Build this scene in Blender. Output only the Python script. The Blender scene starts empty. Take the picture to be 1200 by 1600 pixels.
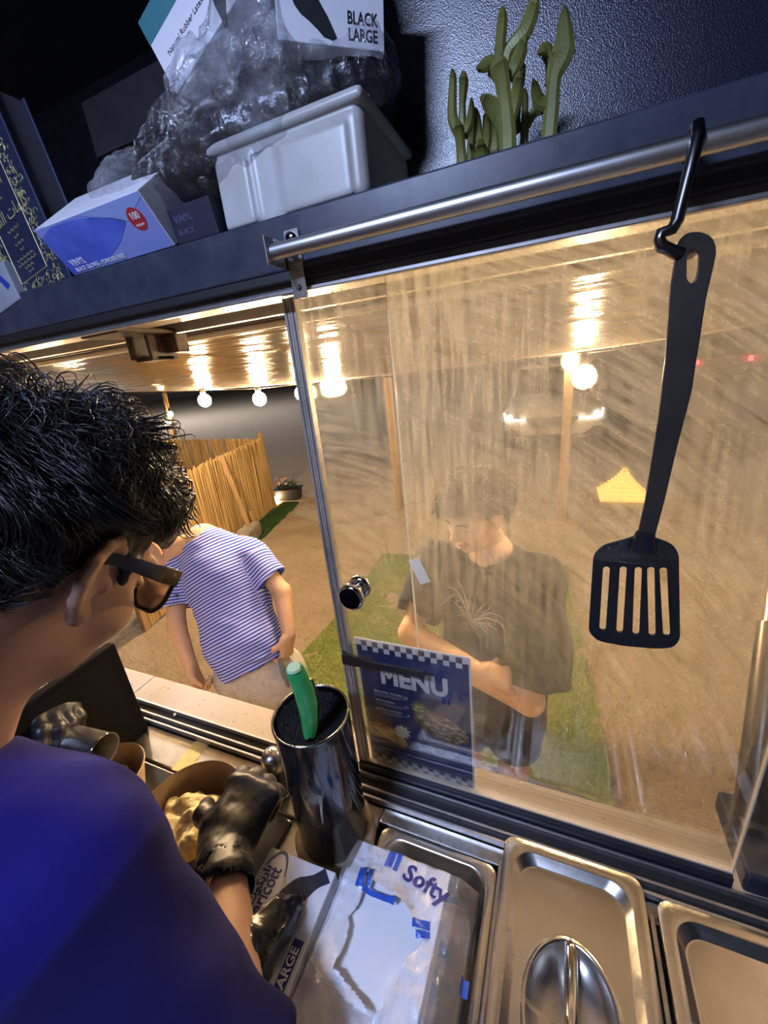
import bpy, bmesh, math, random
import numpy as np
from mathutils import Vector, Matrix

random.seed(7)
RNG = np.random.default_rng(7)
SC = bpy.context.scene
COL = SC.collection

# ------------------------------------------------------------------ camera
# World: sand ground z=0, sliding window in the plane y=0, outside is +y, x runs along the counter.
CAM = np.array([0.0, -0.45, 2.10])
FPX = 632.0                                     # focal length for a 1200 px wide frame
EX = np.array([0.92073971, -0.0417402, 0.38793833])
EY = np.array([0.37674978, 0.35370057, -0.85612821])
EZ = np.array([-0.10147905, 0.93442692, 0.34139177])
ROT = np.array([EX, EY, EZ])
cd = bpy.data.cameras.new('camera')
cd.sensor_fit = 'HORIZONTAL'; cd.sensor_width = 36.0; cd.lens = FPX / 1200.0 * 36.0
cd.clip_start = 0.01; cd.clip_end = 300
cam = bpy.data.objects.new('camera', cd); COL.objects.link(cam)
mw = Matrix.Identity(4)
for i in range(3):
    for j in range(3):
        mw[i][j] = float(ROT[i, j])
    mw[i][3] = float(CAM[i])
cam.matrix_world = mw
SC.camera = cam

# ------------------------------------------------------------------ world, exposure
SC.view_settings.view_transform = 'Standard'
SC.view_settings.look = 'None'
SC.view_settings.gamma = 1.0
SC.view_settings.use_curve_mapping = False
SC.view_settings.exposure = 0.0
SC.cycles.transparent_max_bounces = 20
SC.cycles.max_bounces = 8
SC.cycles.sample_clamp_indirect = 6.0
world = bpy.data.worlds.new('night_sky'); SC.world = world
world.use_nodes = True
world.node_tree.nodes['Background'].inputs[0].default_value = (0.028, 0.024, 0.023, 1)
world.node_tree.nodes['Background'].inputs[1].default_value = 0.55

WARM = (1.0, 0.70, 0.39)
BULB_POWER = 30.0        # each string bulb under the hatch
def lamp(name, kind, loc, energy, color, size=0.1, rot=None, size_y=None):
    l = bpy.data.lights.new(name, kind); l.energy = energy; l.color = color
    if kind == 'AREA':
        l.size = size
        if size_y: l.shape = 'RECTANGLE'; l.size_y = size_y
    else:
        l.shadow_soft_size = size
    o = bpy.data.objects.new(name, l); COL.objects.link(o); o.location = loc
    if rot is not None: o.rotation_euler = rot
    return o
def aim(o, target):
    d = Vector(target) - o.location
    o.rotation_euler = d.to_track_quat('-Z', 'Y').to_euler()
# cool LED panel on the ceiling inside the trailer
led = lamp('ceiling_led_light', 'AREA', (-0.42, -1.00, 2.78), 24.0, (0.50, 0.62, 1.0), 0.36, size_y=0.10)
led.rotation_euler = (math.radians(12), 0, 0)          # faces down, tipped a little to the hatch
# unseen cool light, added for the dim bluish far sand
lamp('far_cool_light', 'POINT', (-24.0, 15.0, 10.0), 11500.0, (0.82, 0.86, 1.0), 0.25)
# unseen warm lamps: first is a trailer bulb, others added as fill
lamp('string_light', 'POINT', (1.3, 1.05, 2.03), 45.0, WARM, 0.035)
lamp('string_light', 'POINT', (1.7, 3.4, 2.6), 130.0, WARM, 0.05)
lamp('string_light', 'POINT', (-3.4, 2.4, 2.5), 260.0, WARM, 0.05)
lamp('string_light', 'POINT', (-1.3, 5.6, 2.9), 130.0, WARM, 0.05)

# ------------------------------------------------------------------ helpers
def at(px, py, axis, val):
    """point where the sight line through a photo pixel meets the plane axis = val"""
    d = ROT @ np.array([(px - 600) / FPX, -(py - 800) / FPX, -1.0])
    t = (val - CAM[axis]) / d[axis]
    return CAM + t * d
def atd(px, py, depth):
    return CAM + depth * (ROT @ np.array([(px - 600) / FPX, -(py - 800) / FPX, -1.0]))

def link(name, me, mats=None, parent=None):
    o = bpy.data.objects.new(name, me); COL.objects.link(o)
    if mats is not None:
        for m in (mats if isinstance(mats, (list, tuple)) else [mats]):
            me.materials.append(m)
    if parent is not None: o.parent = parent
    return o
def tag(o, label=None, cat=None, group=None, kind=None):
    if label: o['label'] = label
    if cat: o['category'] = cat
    if group: o['group'] = group
    if kind: o['kind'] = kind
    return o
def thing(name, label, cat, loc=(0, 0, 0), group=None, kind=None, rot=None):
    o = bpy.data.objects.new(name, None); COL.objects.link(o); o.location = loc
    o.empty_display_size = 0.05
    if rot is not None: o.rotation_euler = rot
    return tag(o, label, cat, group, kind)

class MB:
    """collects shapes into one mesh"""
    def __init__(s): s.v = []; s.f = []; s.m = []; s.sm = []
    def add(s, vs, fs, mi=0, smooth=False):
        n = len(s.v); s.v.extend([tuple(map(float, p)) for p in vs])
        for f in fs:
            s.f.append([n + i for i in f]); s.m.append(mi); s.sm.append(smooth)
        return s
    def box(s, lo, hi, mi=0, bev=0.0, M=None):
        bm = bmesh.new(); bmesh.ops.create_cube(bm, size=1.0)
        lo = Vector(lo); hi = Vector(hi); c = (lo + hi) / 2; d = hi - lo
        for v in bm.verts: v.co = Vector((v.co.x * d.x, v.co.y * d.y, v.co.z * d.z)) + c
        if bev > 0:
            bmesh.ops.bevel(bm, geom=bm.edges[:], offset=min(bev, 0.49 * min(abs(d.x), abs(d.y), abs(d.z))), segments=2, profile=0.5, affect='EDGES')
        return s.bm(bm, mi, False, M)
    def bm(s, bm, mi=0, smooth=False, M=None):
        bm.verts.index_update()
        vs = [(M @ v.co if M is not None else v.co)[:] for v in bm.verts]
        s.add(vs, [[v.index for v in f.verts] for f in bm.faces], mi, smooth); bm.free(); return s
    def lathe(s, prof, c=(0, 0, 0), seg=32, mi=0, M=None, smooth=True, cap0=True, cap1=True, sx=1.0, sy=1.0):
        vs = []; fs = []
        for r, z in prof:
            for k in range(seg):
                a = 2 * math.pi * k / seg
                p = Vector((r * math.cos(a) * sx, r * math.sin(a) * sy, z))
                if M is not None: p = M @ p
                vs.append((p.x + c[0], p.y + c[1], p.z + c[2]))
        n = len(prof)
        for i in range(n - 1):
            for k in range(seg):
                k2 = (k + 1) % seg
                fs.append([i * seg + k, i * seg + k2, (i + 1) * seg + k2, (i + 1) * seg + k])
        s.add(vs, fs, mi, smooth)
        if cap0: s.add(vs[:seg], [list(range(seg))[::-1]], mi)
        if cap1: s.add(vs[-seg:], [list(range(seg))], mi)
        return s
    def tube(s, pts, r, seg=10, mi=0, caps=True, flat=None, closed=False):
        pts = [Vector(p) for p in pts]; n = len(pts)
        rs = r if isinstance(r, (list, tuple)) else [r] * n
        vs = []; fs = []
        up = None
        for i, p in enumerate(pts):
            if closed: t = (pts[(i + 1) % n] - pts[i - 1]).normalized()
            else: t = (pts[min(i + 1, n - 1)] - pts[max(i - 1, 0)]).normalized()
            if up is None:
                up = Vector((0, 0, 1)) if abs(t.z) < 0.9 else Vector((0, 1, 0))
                if flat is not None: up = Vector(flat[0])
            a = t.cross(up)
            if a.length < 1e-6: a = t.orthogonal()
            a.normalize(); b = a.cross(t).normalized()
            up = b
            for k in range(seg):
                w = 2 * math.pi * k / seg
                fx = 1.0 if flat is None else flat[1]
                vs.append(p + a * (rs[i] * math.cos(w) * fx) + b * (rs[i] * math.sin(w)))
        rng = range(n) if closed else range(n - 1)
        for i in rng:
            j = (i + 1) % n
            for k in range(seg):
                k2 = (k + 1) % seg
                fs.append([i * seg + k, i * seg + k2, j * seg + k2, j * seg + k])
        s.add(vs, fs, mi, True)
        if caps and not closed:
            s.add(vs[:seg], [list(range(seg))[::-1]], mi); s.add(vs[-seg:], [list(range(seg))], mi)
        return s
    def prism(s, poly, O, U, V, depth, mi=0):
        """2-D polygon (list of (u,v)) at O + u U + v V, extruded by depth along U x V"""
        O = Vector(O); U = Vector(U); V = Vector(V); N = U.cross(V).normalized() * depth
        a = [O + U * u + V * v for u, v in poly]; b = [p + N for p in a]; n = len(poly)
        ar = sum(poly[i][0] * poly[(i + 1) % n][1] - poly[(i + 1) % n][0] * poly[i][1] for i in range(n))
        fs = [[i, (i + 1) % n, n + (i + 1) % n, n + i] for i in range(n)]
        caps = [list(range(n))[::-1], list(range(n, 2 * n))]
        allf = fs + caps
        if ar < 0: allf = [f[::-1] for f in allf]
        return s.add(a + b, allf, mi)
    def build(s, name, mats=None, parent=None, smooth=None):
        me = bpy.data.meshes.new(name); me.from_pydata(s.v, [], s.f)
        me.polygons.foreach_set('material_index', s.m)
        me.polygons.foreach_set('use_smooth', [bool(x) for x in (s.sm if smooth is None else [smooth] * len(s.sm))])
        me.update()
        return link(name, me, mats, parent)

def mesh_np(name, v, f, mats=None, parent=None, smooth=True):
    """fast mesh from numpy verts and quad / tri faces"""
    v = np.asarray(v, np.float32); f = np.asarray(f, np.int32)
    me = bpy.data.meshes.new(name)
    me.vertices.add(len(v)); me.vertices.foreach_set('co', v.ravel())
    k = f.shape[1]
    me.loops.add(f.size); me.loops.foreach_set('vertex_index', f.ravel())
    me.polygons.add(len(f)); me.polygons.foreach_set('loop_start', np.arange(0, f.size, k, dtype=np.int32))
    me.polygons.foreach_set('use_smooth', np.full(len(f), smooth))
    me.update(calc_edges=True); me.validate()
    return link(name, me, mats, parent)
def fattr(o, name, vals):
    a = o.data.attributes.new(name, 'FLOAT', 'POINT'); a.data.foreach_set('value', np.asarray(vals, np.float32))

def copy_tree(o, parent=None):
    c = o.copy(); COL.objects.link(c); c.parent = parent
    for ch in list(o.children): copy_tree(ch, c)
    return c

# ------------------------------------------------------------------ materials
class NT:
    def __init__(s, name):
        s.m = bpy.data.materials.new(name); s.m.use_nodes = True; s.t = s.m.node_tree
        s.t.nodes.clear(); s.out = s.t.nodes.new('ShaderNodeOutputMaterial')
    def n(s, typ, **kw):
        nd = s.t.nodes.new('ShaderNode' + typ)
        ins = kw.pop('ins', {})
        for k, v in kw.items(): setattr(nd, k, v)
        for k, v in ins.items(): s.set(nd, k, v)
        return nd
    def set(s, nd, k, v):
        sock = nd.inputs[k]
        if isinstance(v, bpy.types.NodeSocket): s.t.links.new(v, sock)
        else:
            if hasattr(sock, 'default_value'):
                try: sock.default_value = v
                except Exception: sock.default_value = tuple(v) + (1.0,)
    def math(s, op, a, b=0.0, c=None, clamp=False):
        nd = s.n('Math', operation=op, use_clamp=clamp); s.set(nd, 0, a); s.set(nd, 1, b)
        if c is not None: s.set(nd, 2, c)
        return nd.outputs[0]
    def noise(s, vec, scale, detail=3.0, rough=0.5, dist=0.0):
        nd = s.n('TexNoise', ins={'Scale': scale, 'Detail': detail, 'Roughness': rough, 'Distortion': dist})
        if vec is not None: s.set(nd, 'Vector', vec)
        return nd.outputs['Fac']
    def coord(s, kind='Object', scale=(1, 1, 1), rot=(0, 0, 0), loc=(0, 0, 0)):
        tc = s.n('TexCoord'); mp = s.n('Mapping', ins={'Scale': scale, 'Rotation': rot, 'Location': loc})
        s.t.links.new(tc.outputs[kind], mp.inputs['Vector']); return mp.outputs[0]
    def ramp(s, fac, stops, interp='LINEAR'):
        nd = s.n('ValToRGB'); cr = nd.color_ramp; cr.interpolation = interp
        while len(cr.elements) < len(stops): cr.elements.new(0.5)
        for e, (p, c) in zip(cr.elements, stops):
            e.position = p; e.color = tuple(c) + (1.0,) if len(c) == 3 else c
        s.set(nd, 'Fac', fac); return nd.outputs['Color']
    def mixc(s, fac, a, b, blend='MIX'):
        nd = s.n('Mix', data_type='RGBA', blend_type=blend); s.set(nd, 0, fac)
        for i, v in ((6, a), (7, b)):
            if isinstance(v, bpy.types.NodeSocket): s.t.links.new(v, nd.inputs[i])
            else: nd.inputs[i].default_value = tuple(v) + (1.0,) if len(v) == 3 else v
        return nd.outputs[2]
    def bump(s, h, strength=0.3, dist=0.002):
        return s.n('Bump', ins={'Height': h, 'Strength': strength, 'Distance': dist}).outputs[0]
    def bsdf(s, **ins):
        nd = s.n('BsdfPrincipled')
        for k, v in ins.items(): s.set(nd, k.replace('_', ' '), v)
        s.t.links.new(nd.outputs[0], s.out.inputs[0]); return nd
    def surf(s, sock): s.t.links.new(sock, s.out.inputs[0]); return s.m

MATS = {}
def P(name, col, rough=0.5, metal=0.0, var=0.0, vs=8.0, bump=0.0, bs=60.0, bd=0.001, spec=0.5, coat=0.0, sheen=0.0, sss=0.0, vcol=None, trans=0.0, rvar=0.0, stretch=(1, 1, 1), emit=None, es=0.0):
    if name in MATS: return MATS[name]
    t = NT(name)
    ins = dict(Roughness=rough, Metallic=metal)
    ins['Specular_IOR_Level'] = spec
    vec = t.coord('Object', stretch)
    if var > 0:
        c2 = vcol if vcol is not None else tuple(max(0, x * (1 - var)) for x in col)
        ins['Base_Color'] = t.mixc(t.ramp(t.noise(vec, vs, 5, 0.6), [(0.35, (0, 0, 0)), (0.65, (1, 1, 1))]), col, c2)
    else: ins['Base_Color'] = tuple(col) + (1.0,)
    if rvar > 0:
        ins['Roughness'] = t.math('ADD', rough - rvar / 2, t.math('MULTIPLY', t.noise(vec, vs * 2.3, 4), rvar))
    if bump > 0: ins['Normal'] = t.bump(t.noise(vec, bs, 4, 0.6), bump, bd)
    if coat: ins['Coat_Weight'] = coat; ins['Coat_Roughness'] = 0.12
    if sheen: ins['Sheen_Weight'] = sheen; ins['Sheen_Roughness'] = 0.4
    if sss: ins['Subsurface_Weight'] = sss; ins['Subsurface_Radius'] = (0.012, 0.005, 0.003); ins['Subsurface_Scale'] = 0.5
    if trans: ins['Transmission_Weight'] = trans
    if emit: ins['Emission_Color'] = tuple(emit) + (1.0,); ins['Emission_Strength'] = es
    t.bsdf(**ins); MATS[name] = t.m; return t.m

def lettering(body, size, mat, parent, O, U, V, name='lettering', bold=0.0, align='CENTER', ex=0.00015, sx=1.0, space=1.0):
    """flat print: text laid in the plane O + u U + v V (parent space)"""
    cu = bpy.data.curves.new('text', 'FONT'); cu.body = body; cu.size = size
    cu.align_x = align; cu.align_y = 'CENTER'; cu.extrude = ex; cu.offset = bold; cu.resolution_u = 3
    cu.space_character = space
    o = bpy.data.objects.new('text', cu); COL.objects.link(o)
    dg = bpy.context.evaluated_depsgraph_get()
    me = bpy.data.meshes.new_from_object(o.evaluated_get(dg))
    bpy.data.objects.remove(o); bpy.data.curves.remove(cu)
    U = Vector(U).normalized(); V = Vector(V).normalized(); N = U.cross(V); O = Vector(O)
    for v in me.vertices: v.co = O + U * (v.co.x * sx) + V * v.co.y + N * (v.co.z + ex + 0.0001)
    me.materials.clear()
    return link(name, me, mat, parent)
def decal(poly, mat, parent, O, U, V, name='print', th=0.00025):
    mb = MB(); U = Vector(U).normalized(); V = Vector(V).normalized()
    mb.prism(poly, Vector(O) + U.cross(V) * 0.00005, U, V, th); return mb.build(name, mat, parent)
def rect(u0, v0, u1, v1): return [(u0, v0), (u1, v0), (u1, v1), (u0, v1)]
def circ(cx, cy, rx, ry=None, n=24, a0=0, a1=2 * math.pi):
    ry = rx if ry is None else ry
    full = abs(a1 - a0 - 2 * math.pi) < 1e-6
    return [(cx + rx * math.cos(a0 + (a1 - a0) * k / (n if full else n - 1)), cy + ry * math.sin(a0 + (a1 - a0) * k / (n if full else n - 1))) for k in range(n)]
def arcband(cx, cy, rx, ry, w0, a0, a1, n=20):
    o = []; i = []
    for k in range(n):
        q = k / (n - 1); a = a0 + (a1 - a0) * q; w = w0 * math.sin(math.pi * (0.08 + 0.84 * q))
        o.append((cx + (rx + w / 2) * math.cos(a), cy + (ry + w / 2) * math.sin(a)))
        i.append((cx + (rx - w / 2) * math.cos(a), cy + (ry - w / 2) * math.sin(a)))
    return o + i[::-1]

# ------------------------------------------------------------------ signed distance modelling (continuous organic meshes)
def vnoise(p, scale, seed=0):
    """value noise in [-1,1] for an (...,3) array"""
    q = p * scale; i = np.floor(q).astype(np.int64); f = q - i; f = f * f * (3 - 2 * f)
    def hsh(a, b, c):
        n = (a * 374761393 + b * 668265263 + c * 2147483647 + seed * 1274126177) & 0xffffffff
        n = ((n ^ (n >> 13)) * 1274126177) & 0xffffffff
        return ((n ^ (n >> 16)) & 0xffff) / 32767.5 - 1.0
    x, y, z = i[..., 0], i[..., 1], i[..., 2]; r = 0
    for a in (0, 1):
        for b in (0, 1):
            for c in (0, 1):
                w = (f[..., 0] if a else 1 - f[..., 0]) * (f[..., 1] if b else 1 - f[..., 1]) * (f[..., 2] if c else 1 - f[..., 2])
                r = r + w * hsh(x + a, y + b, z + c)
    return r
class SDF:
    def __init__(s, lo, hi, h):
        s.lo = np.array(lo, float); s.h = h
        s.n = np.ceil((np.array(hi, float) - s.lo) / h).astype(int) + 1
        s.d = np.full(s.n, 0.08)
    def sub(s, lo, hi, m):
        a = np.clip(np.floor((np.array(lo) - m - s.lo) / s.h).astype(int), 0, s.n - 1)
        b = np.clip(np.ceil((np.array(hi) + m - s.lo) / s.h).astype(int) + 1, 1, s.n)
        if np.any(b <= a): return None, None
        g = np.stack(np.meshgrid(*[s.lo[k] + s.h * np.arange(a[k], b[k]) for k in range(3)], indexing='ij'), -1)
        return (slice(a[0], b[0]), slice(a[1], b[1]), slice(a[2], b[2])), g
    def op(s, sl, d, k, mode):
        a = s.d[sl]
        if mode == 'sub':
            d = -d
            if k > 0:
                h = np.maximum(k - np.abs(a - d), 0) / k; s.d[sl] = np.maximum(a, d) + h * h * k * 0.25
            else: s.d[sl] = np.maximum(a, d)
        elif k > 0:
            h = np.maximum(k - np.abs(a - d), 0) / k; s.d[sl] = np.minimum(a, d) - h * h * k * 0.25
        else: s.d[sl] = np.minimum(a, d)
    def cap(s, a, b, r0, r1=None, k=0.01, mode='add', flat=None):
        """tapered limb; flat=(axis, factor) squeezes the section along an axis"""
        a = np.array(a, float); b = np.array(b, float); r1 = r0 if r1 is None else r1; R = max(r0, r1)
        sl, g = s.sub(np.minimum(a, b) - R, np.maximum(a, b) + R, k + 3 * s.h)
        if sl is None: return s
        ab = b - a; pa = g - a; t = np.clip(pa @ ab / max(ab @ ab, 1e-9), 0, 1)
        q = pa - t[..., None] * ab
        if flat is not None:
            ax = np.array(flat[0], float); ax /= np.linalg.norm(ax)
            c = q @ ax; q = q + (c * (1 / flat[1] - 1))[..., None] * ax
        s.op(sl, np.linalg.norm(q, axis=-1) - (r0 + t * (r1 - r0)), k, mode); return s
    def chain(s, pts, rs, k=0.01, mode='add', flat=None):
        for i in range(len(pts) - 1): s.cap(pts[i], pts[i + 1], rs[i], rs[i + 1], k, mode, flat)
        return s
    def ell(s, c, r, M=None, k=0.01, mode='add'):
        c = np.array(c, float); r = np.array(r, float); R = r.max()
        sl, g = s.sub(c - R, c + R, k + 3 * s.h)
        if sl is None: return s
        p = g - c
        if M is not None: p = p @ np.asarray(M)          # columns of M = local axes
        k0 = np.linalg.norm(p / r, axis=-1); k1 = np.linalg.norm(p / (r * r), axis=-1)
        s.op(sl, k0 * (k0 - 1) / np.maximum(k1, 1e-6), k, mode); return s
    def rbox(s, c, half, rad, M=None, k=0.005, mode='add'):
        c = np.array(c, float); half = np.array(half, float); R = np.linalg.norm(half)
        sl, g = s.sub(c - R, c + R, k + 3 * s.h)
        if sl is None: return s
        p = g - c
        if M is not None: p = p @ np.asarray(M)
        q = np.abs(p) - (half - rad)
        s.op(sl, np.linalg.norm(np.maximum(q, 0), axis=-1) + np.minimum(q.max(-1), 0) - rad, k, mode); return s
    def plane(s, o, n, k=0.0):
        """cut away everything on the +n side"""
        g = np.stack(np.meshgrid(*[s.lo[i] + s.h * np.arange(s.n[i]) for i in range(3)], indexing='ij'), -1)
        n = np.array(n, float); n /= np.linalg.norm(n)
        s.op((slice(None),) * 3, -((g - np.array(o)) @ n), k, 'sub'); return s
    def noise(s, amp, scale, seed=0, fn=None):
        near = np.argwhere(np.abs(s.d) < 0.03)
        p = s.lo + near * s.h
        w = amp * vnoise(p, scale, seed)
        if fn is not None: w = w * fn(p)
        s.d[tuple(near.T)] += w; return s
    def warp(s, fn):
        near = np.argwhere(np.abs(s.d) < 0.03)
        s.d[tuple(near.T)] += fn(s.lo + near * s.h); return s
    def net(s):
        d = s.d; n = s.n
        d[0], d[-1] = np.maximum(d[0], 1e-4), np.maximum(d[-1], 1e-4)
        d[:, 0], d[:, -1] = np.maximum(d[:, 0], 1e-4), np.maximum(d[:, -1], 1e-4)
        d[:, :, 0], d[:, :, -1] = np.maximum(d[:, :, 0], 1e-4), np.maximum(d[:, :, -1], 1e-4)
        ins = d < 0
        cnt = np.zeros(n - 1, np.int8)
        for a in (0, 1):
            for b in (0, 1):
                for c in (0, 1):
                    cnt += ins[a:n[0] - 1 + a, b:n[1] - 1 + b, c:n[2] - 1 + c]
        act = np.argwhere((cnt > 0) & (cnt < 8))
        acc = np.zeros((len(act), 3)); w = np.zeros(len(act))
        for ax in range(3):
            o1, o2 = [k for k in range(3) if k != ax]
            for a in (0, 1):
                for b in (0, 1):
                    c0 = act.copy(); c0[:, o1] += a; c0[:, o2] += b
                    c1 = c0.copy(); c1[:, ax] += 1
                    v0 = d[tuple(c0.T)]; v1 = d[tuple(c1.T)]
                    cr = (v0 < 0) != (v1 < 0)
                    t = np.where(cr, v0 / np.where(cr, v0 - v1, 1), 0)
                    p = c0.astype(float); p[:, ax] += t
                    acc[cr] += p[cr]; w[cr] += 1
        v = s.lo + s.h * acc / w[:, None]
        idx = np.full(n - 1, -1, np.int64); idx[tuple(act.T)] = np.arange(len(act))
        quads = []
        for ax in range(3):
            e1, e2 = (ax + 1) % 3, (ax + 2) % 3
            sl0 = [slice(None)] * 3; sl1 = [slice(None)] * 3
            sl0[ax] = slice(0, -1); sl1[ax] = slice(1, None)
            a = ins[tuple(sl0)]; b = ins[tuple(sl1)]
            e = np.argwhere(a != b)
            e = e[(e[:, e1] > 0) & (e[:, e2] > 0) & (e[:, e1] < n[e1] - 1) & (e[:, e2] < n[e2] - 1)]
            fl = a[tuple(e.T)]
            def cell(x, y):
                q = e.copy(); q[:, e1] -= x; q[:, e2] -= y; return idx[tuple(q.T)]
            q = np.stack([cell(1, 1), cell(0, 1), cell(0, 0), cell(1, 0)], 1)
            q[~fl] = q[~fl][:, ::-1]
            quads.append(q)
        f = np.concatenate(quads); f = f[(f >= 0).all(1)]
        return v, f
    def build(s, name, mat, parent=None, smooth_it=0):
        v, f = s.net()
        for _ in range(smooth_it):
            acc = np.zeros_like(v); c = np.zeros(len(v))
            for i in range(4):
                for j in ((i + 1) % 4, (i + 3) % 4):
                    np.add.at(acc, f[:, i], v[f[:, j]]); np.add.at(c, f[:, i], 1)
            v = 0.5 * v + 0.5 * acc / np.maximum(c, 1)[:, None]
        return mesh_np(name, v, f, mat, parent)

def strands(name, paths, rad, mat, parent, seg=4, taper=True):
    """many thin tapered tubes in one mesh; paths is (N,K,3)"""
    P_ = np.asarray(paths, float); N, K, _ = P_.shape
    T = np.gradient(P_, axis=1); T /= np.maximum(np.linalg.norm(T, axis=-1, keepdims=True), 1e-9)
    ref = np.where(np.abs(T[..., 2:3]) < 0.8, np.array([0, 0, 1.0]), np.array([1.0, 0, 0]))
    A = np.cross(T, ref); A /= np.maximum(np.linalg.norm(A, axis=-1, keepdims=True), 1e-9); B = np.cross(A, T)
    r = np.broadcast_to(np.asarray(rad, float).reshape(-1, 1), (N, 1))
    if taper: r = r * (np.sin(np.linspace(0.35, 1.0, K) * np.pi) ** 0.7 * 1.0 + 0.06)[None, :]
    else: r = np.repeat(r, K, 1)
    vs = []
    for k in range(seg):
        w = 2 * np.pi * k / seg
        vs.append(P_ + (A * np.cos(w) + B * np.sin(w)) * r[..., None])
    V = np.stack(vs, 2).reshape(-1, 3)                     # (N,K,seg)
    base = (np.arange(N)[:, None, None] * K + np.arange(K - 1)[None, :, None]) * seg
    k = np.arange(seg)[None, None, :]; k2 = (k + 1) % seg
    F = np.stack([base + k, base + k2, base + seg + k2, base + seg + k], -1).reshape(-1, 4)
    return mesh_np(name, V, F, mat, parent)
def rotm(F, U):
    """columns: right, forward, up for a forward and an up direction"""
    F = np.array(F, float); F /= np.linalg.norm(F); U = np.array(U, float)
    R_ = np.cross(F, U); R_ /= np.linalg.norm(R_); U = np.cross(R_, F)
    return np.stack([R_, F, U], 1)

# ================================================================== SETTING
M_CREAM = P('cream_paint', (0.80, 0.71, 0.56), 0.45, 0, var=0.18, vs=25, bump=0.12, bs=140, vcol=(0.70, 0.60, 0.46))
M_NAVY = None
t = NT('navy_textured_paint')
vec = t.coord('Object')
n1 = t.n('TexVoronoi', ins={'Scale': 800.0, 'Vector': vec}).outputs['Distance']
n2 = t.noise(vec, 650, 3, 0.6)
t.bsdf(Base_Color=(0.010, 0.013, 0.036, 1), Roughness=0.27, Specular_IOR_Level=1.0, Normal=t.bump(t.math('ADD', t.math('MULTIPLY', n1, 0.6), n2), 0.32, 0.0007))
M_NAVY = t.m
M_BLACKP = P('black_painted_steel', (0.012, 0.014, 0.022), 0.35, 0, var=0.4, vs=30, bump=0.08, bs=90, vcol=(0.025, 0.028, 0.045))
M_LIP = P('dark_blue_painted_metal', (0.022, 0.027, 0.050), 0.36, 0.0, var=0.5, vs=24, vcol=(0.045, 0.050, 0.072), bump=0.06, bs=60, rvar=0.2)
M_STEEL = P('brushed_stainless', (0.60, 0.58, 0.55), 0.27, 1.0, var=0.10, vs=18, bump=0.03, bs=40, bd=0.0008, rvar=0.16)
M_STEEL2 = P('worn_stainless', (0.55, 0.52, 0.48), 0.34, 1.0, var=0.25, vs=30, bump=0.05, bs=90, rvar=0.22)
M_CHROME = P('chrome', (0.75, 0.74, 0.72), 0.10, 1.0)
M_ALU = P('aluminium', (0.52, 0.50, 0.48), 0.38, 0.9, var=0.2, vs=60, stretch=(1, 1, 0.1))
M_RUBBER = P('black_rubber', (0.012, 0.012, 0.014), 0.55)
M_BROWN = P('stained_board', (0.10, 0.06, 0.035), 0.6, var=0.6, vs=14, vcol=(0.22, 0.14, 0.08))
M_WALLIN = P('inside_wall_panel', (0.20, 0.20, 0.21), 0.5, var=0.1)

def struct_box(name, lo, hi, mat, bev=0.0, label=None, parent=None):
    o = MB().box(lo, hi, 0, bev).build(name, mat, parent)
    if parent is None: tag(o, label, None, None, 'structure')
    return o
# ---- sand ground
def smoothgrid(lo, hi, fine0, fine1, step, grow=1.25):
    a = list(np.arange(fine0, fine1 + 1e-6, step)); s = step
    while a[-1] < hi: s *= grow; a.append(a[-1] + s)
    s = step
    while a[0] > lo: s *= grow; a.insert(0, a[0] - s)
    return np.array(a)
gx = smoothgrid(-70, 70, -3.2, 2.6, 0.045, 1.12); gy = smoothgrid(-6, 110, 0.6, 6.0, 0.045, 1.12)
X, Y = np.meshgrid(gx, gy, indexing='ij')
pt = np.stack([X, Y, np.zeros_like(X)], -1)
w1 = pt + 0.12 * np.stack([vnoise(pt, 3.0, 1), vnoise(pt, 3.0, 2), 0 * X], -1)
Z = 0.016 * vnoise(w1, 2.3, 3) + 0.012 * vnoise(w1, 5.1, 4) + 0.008 * (1 - np.abs(vnoise(w1, 7.5, 5))) * (vnoise(pt, 1.4, 9) > -0.2) + 0.006 * vnoise(w1, 11.0, 6)
rs = np.random.default_rng(3)
for k in range(230):                                   # footprints pressed into the sand
    cx, cy, a = rs.uniform(-3.0, 2.4), rs.uniform(0.7, 6.0), rs.uniform(-0.9, 0.9) + math.pi * rs.integers(0, 2)
    u = (X - cx) * math.cos(a) + (Y - cy) * math.sin(a); v = -(X - cx) * math.sin(a) + (Y - cy) * math.cos(a)
    q = np.sqrt((u / 0.15) ** 2 + (v / 0.058) ** 2)
    Z += -0.020 * np.clip(1.15 - q, 0, 1) ** 0.6 + 0.017 * np.exp(-((q - 1.3) / 0.22) ** 2)
Z *= 1.35 * np.clip(1.3 - np.hypot(X, Y - 2) / 30, 0.1, 1)
nx, ny = X.shape
idx = np.arange(nx * ny).reshape(nx, ny)
F = np.stack([idx[:-1, :-1], idx[1:, :-1], idx[1:, 1:], idx[:-1, 1:]], -1).reshape(-1, 4)
t = NT('sand')
vec = t.coord('Object')
c = t.mixc(t.ramp(t.noise(vec, 1.7, 5, 0.6), [(0.3, (0, 0, 0)), (0.7, (1, 1, 1))]), (0.50, 0.40, 0.29), (0.42, 0.325, 0.225))
c = t.mixc(t.ramp(t.noise(vec, 60, 4, 0.7), [(0.35, (0, 0, 0)), (0.75, (1, 1, 1))]), c, (0.37, 0.28, 0.19))
h = t.math('ADD', t.math('MULTIPLY', t.noise(vec, 22, 5, 0.62, 0.4), 1.0), t.math('MULTIPLY', t.noise(vec, 160, 2), 0.15))
t.bsdf(Base_Color=c, Roughness=0.95, Specular_IOR_Level=0.1, Normal=t.bump(h, 1.0, 0.045))
M_SAND = t.m
g = mesh_np('ground', np.stack([X, Y, Z], -1).reshape(-1, 3), F, M_SAND)
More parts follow.
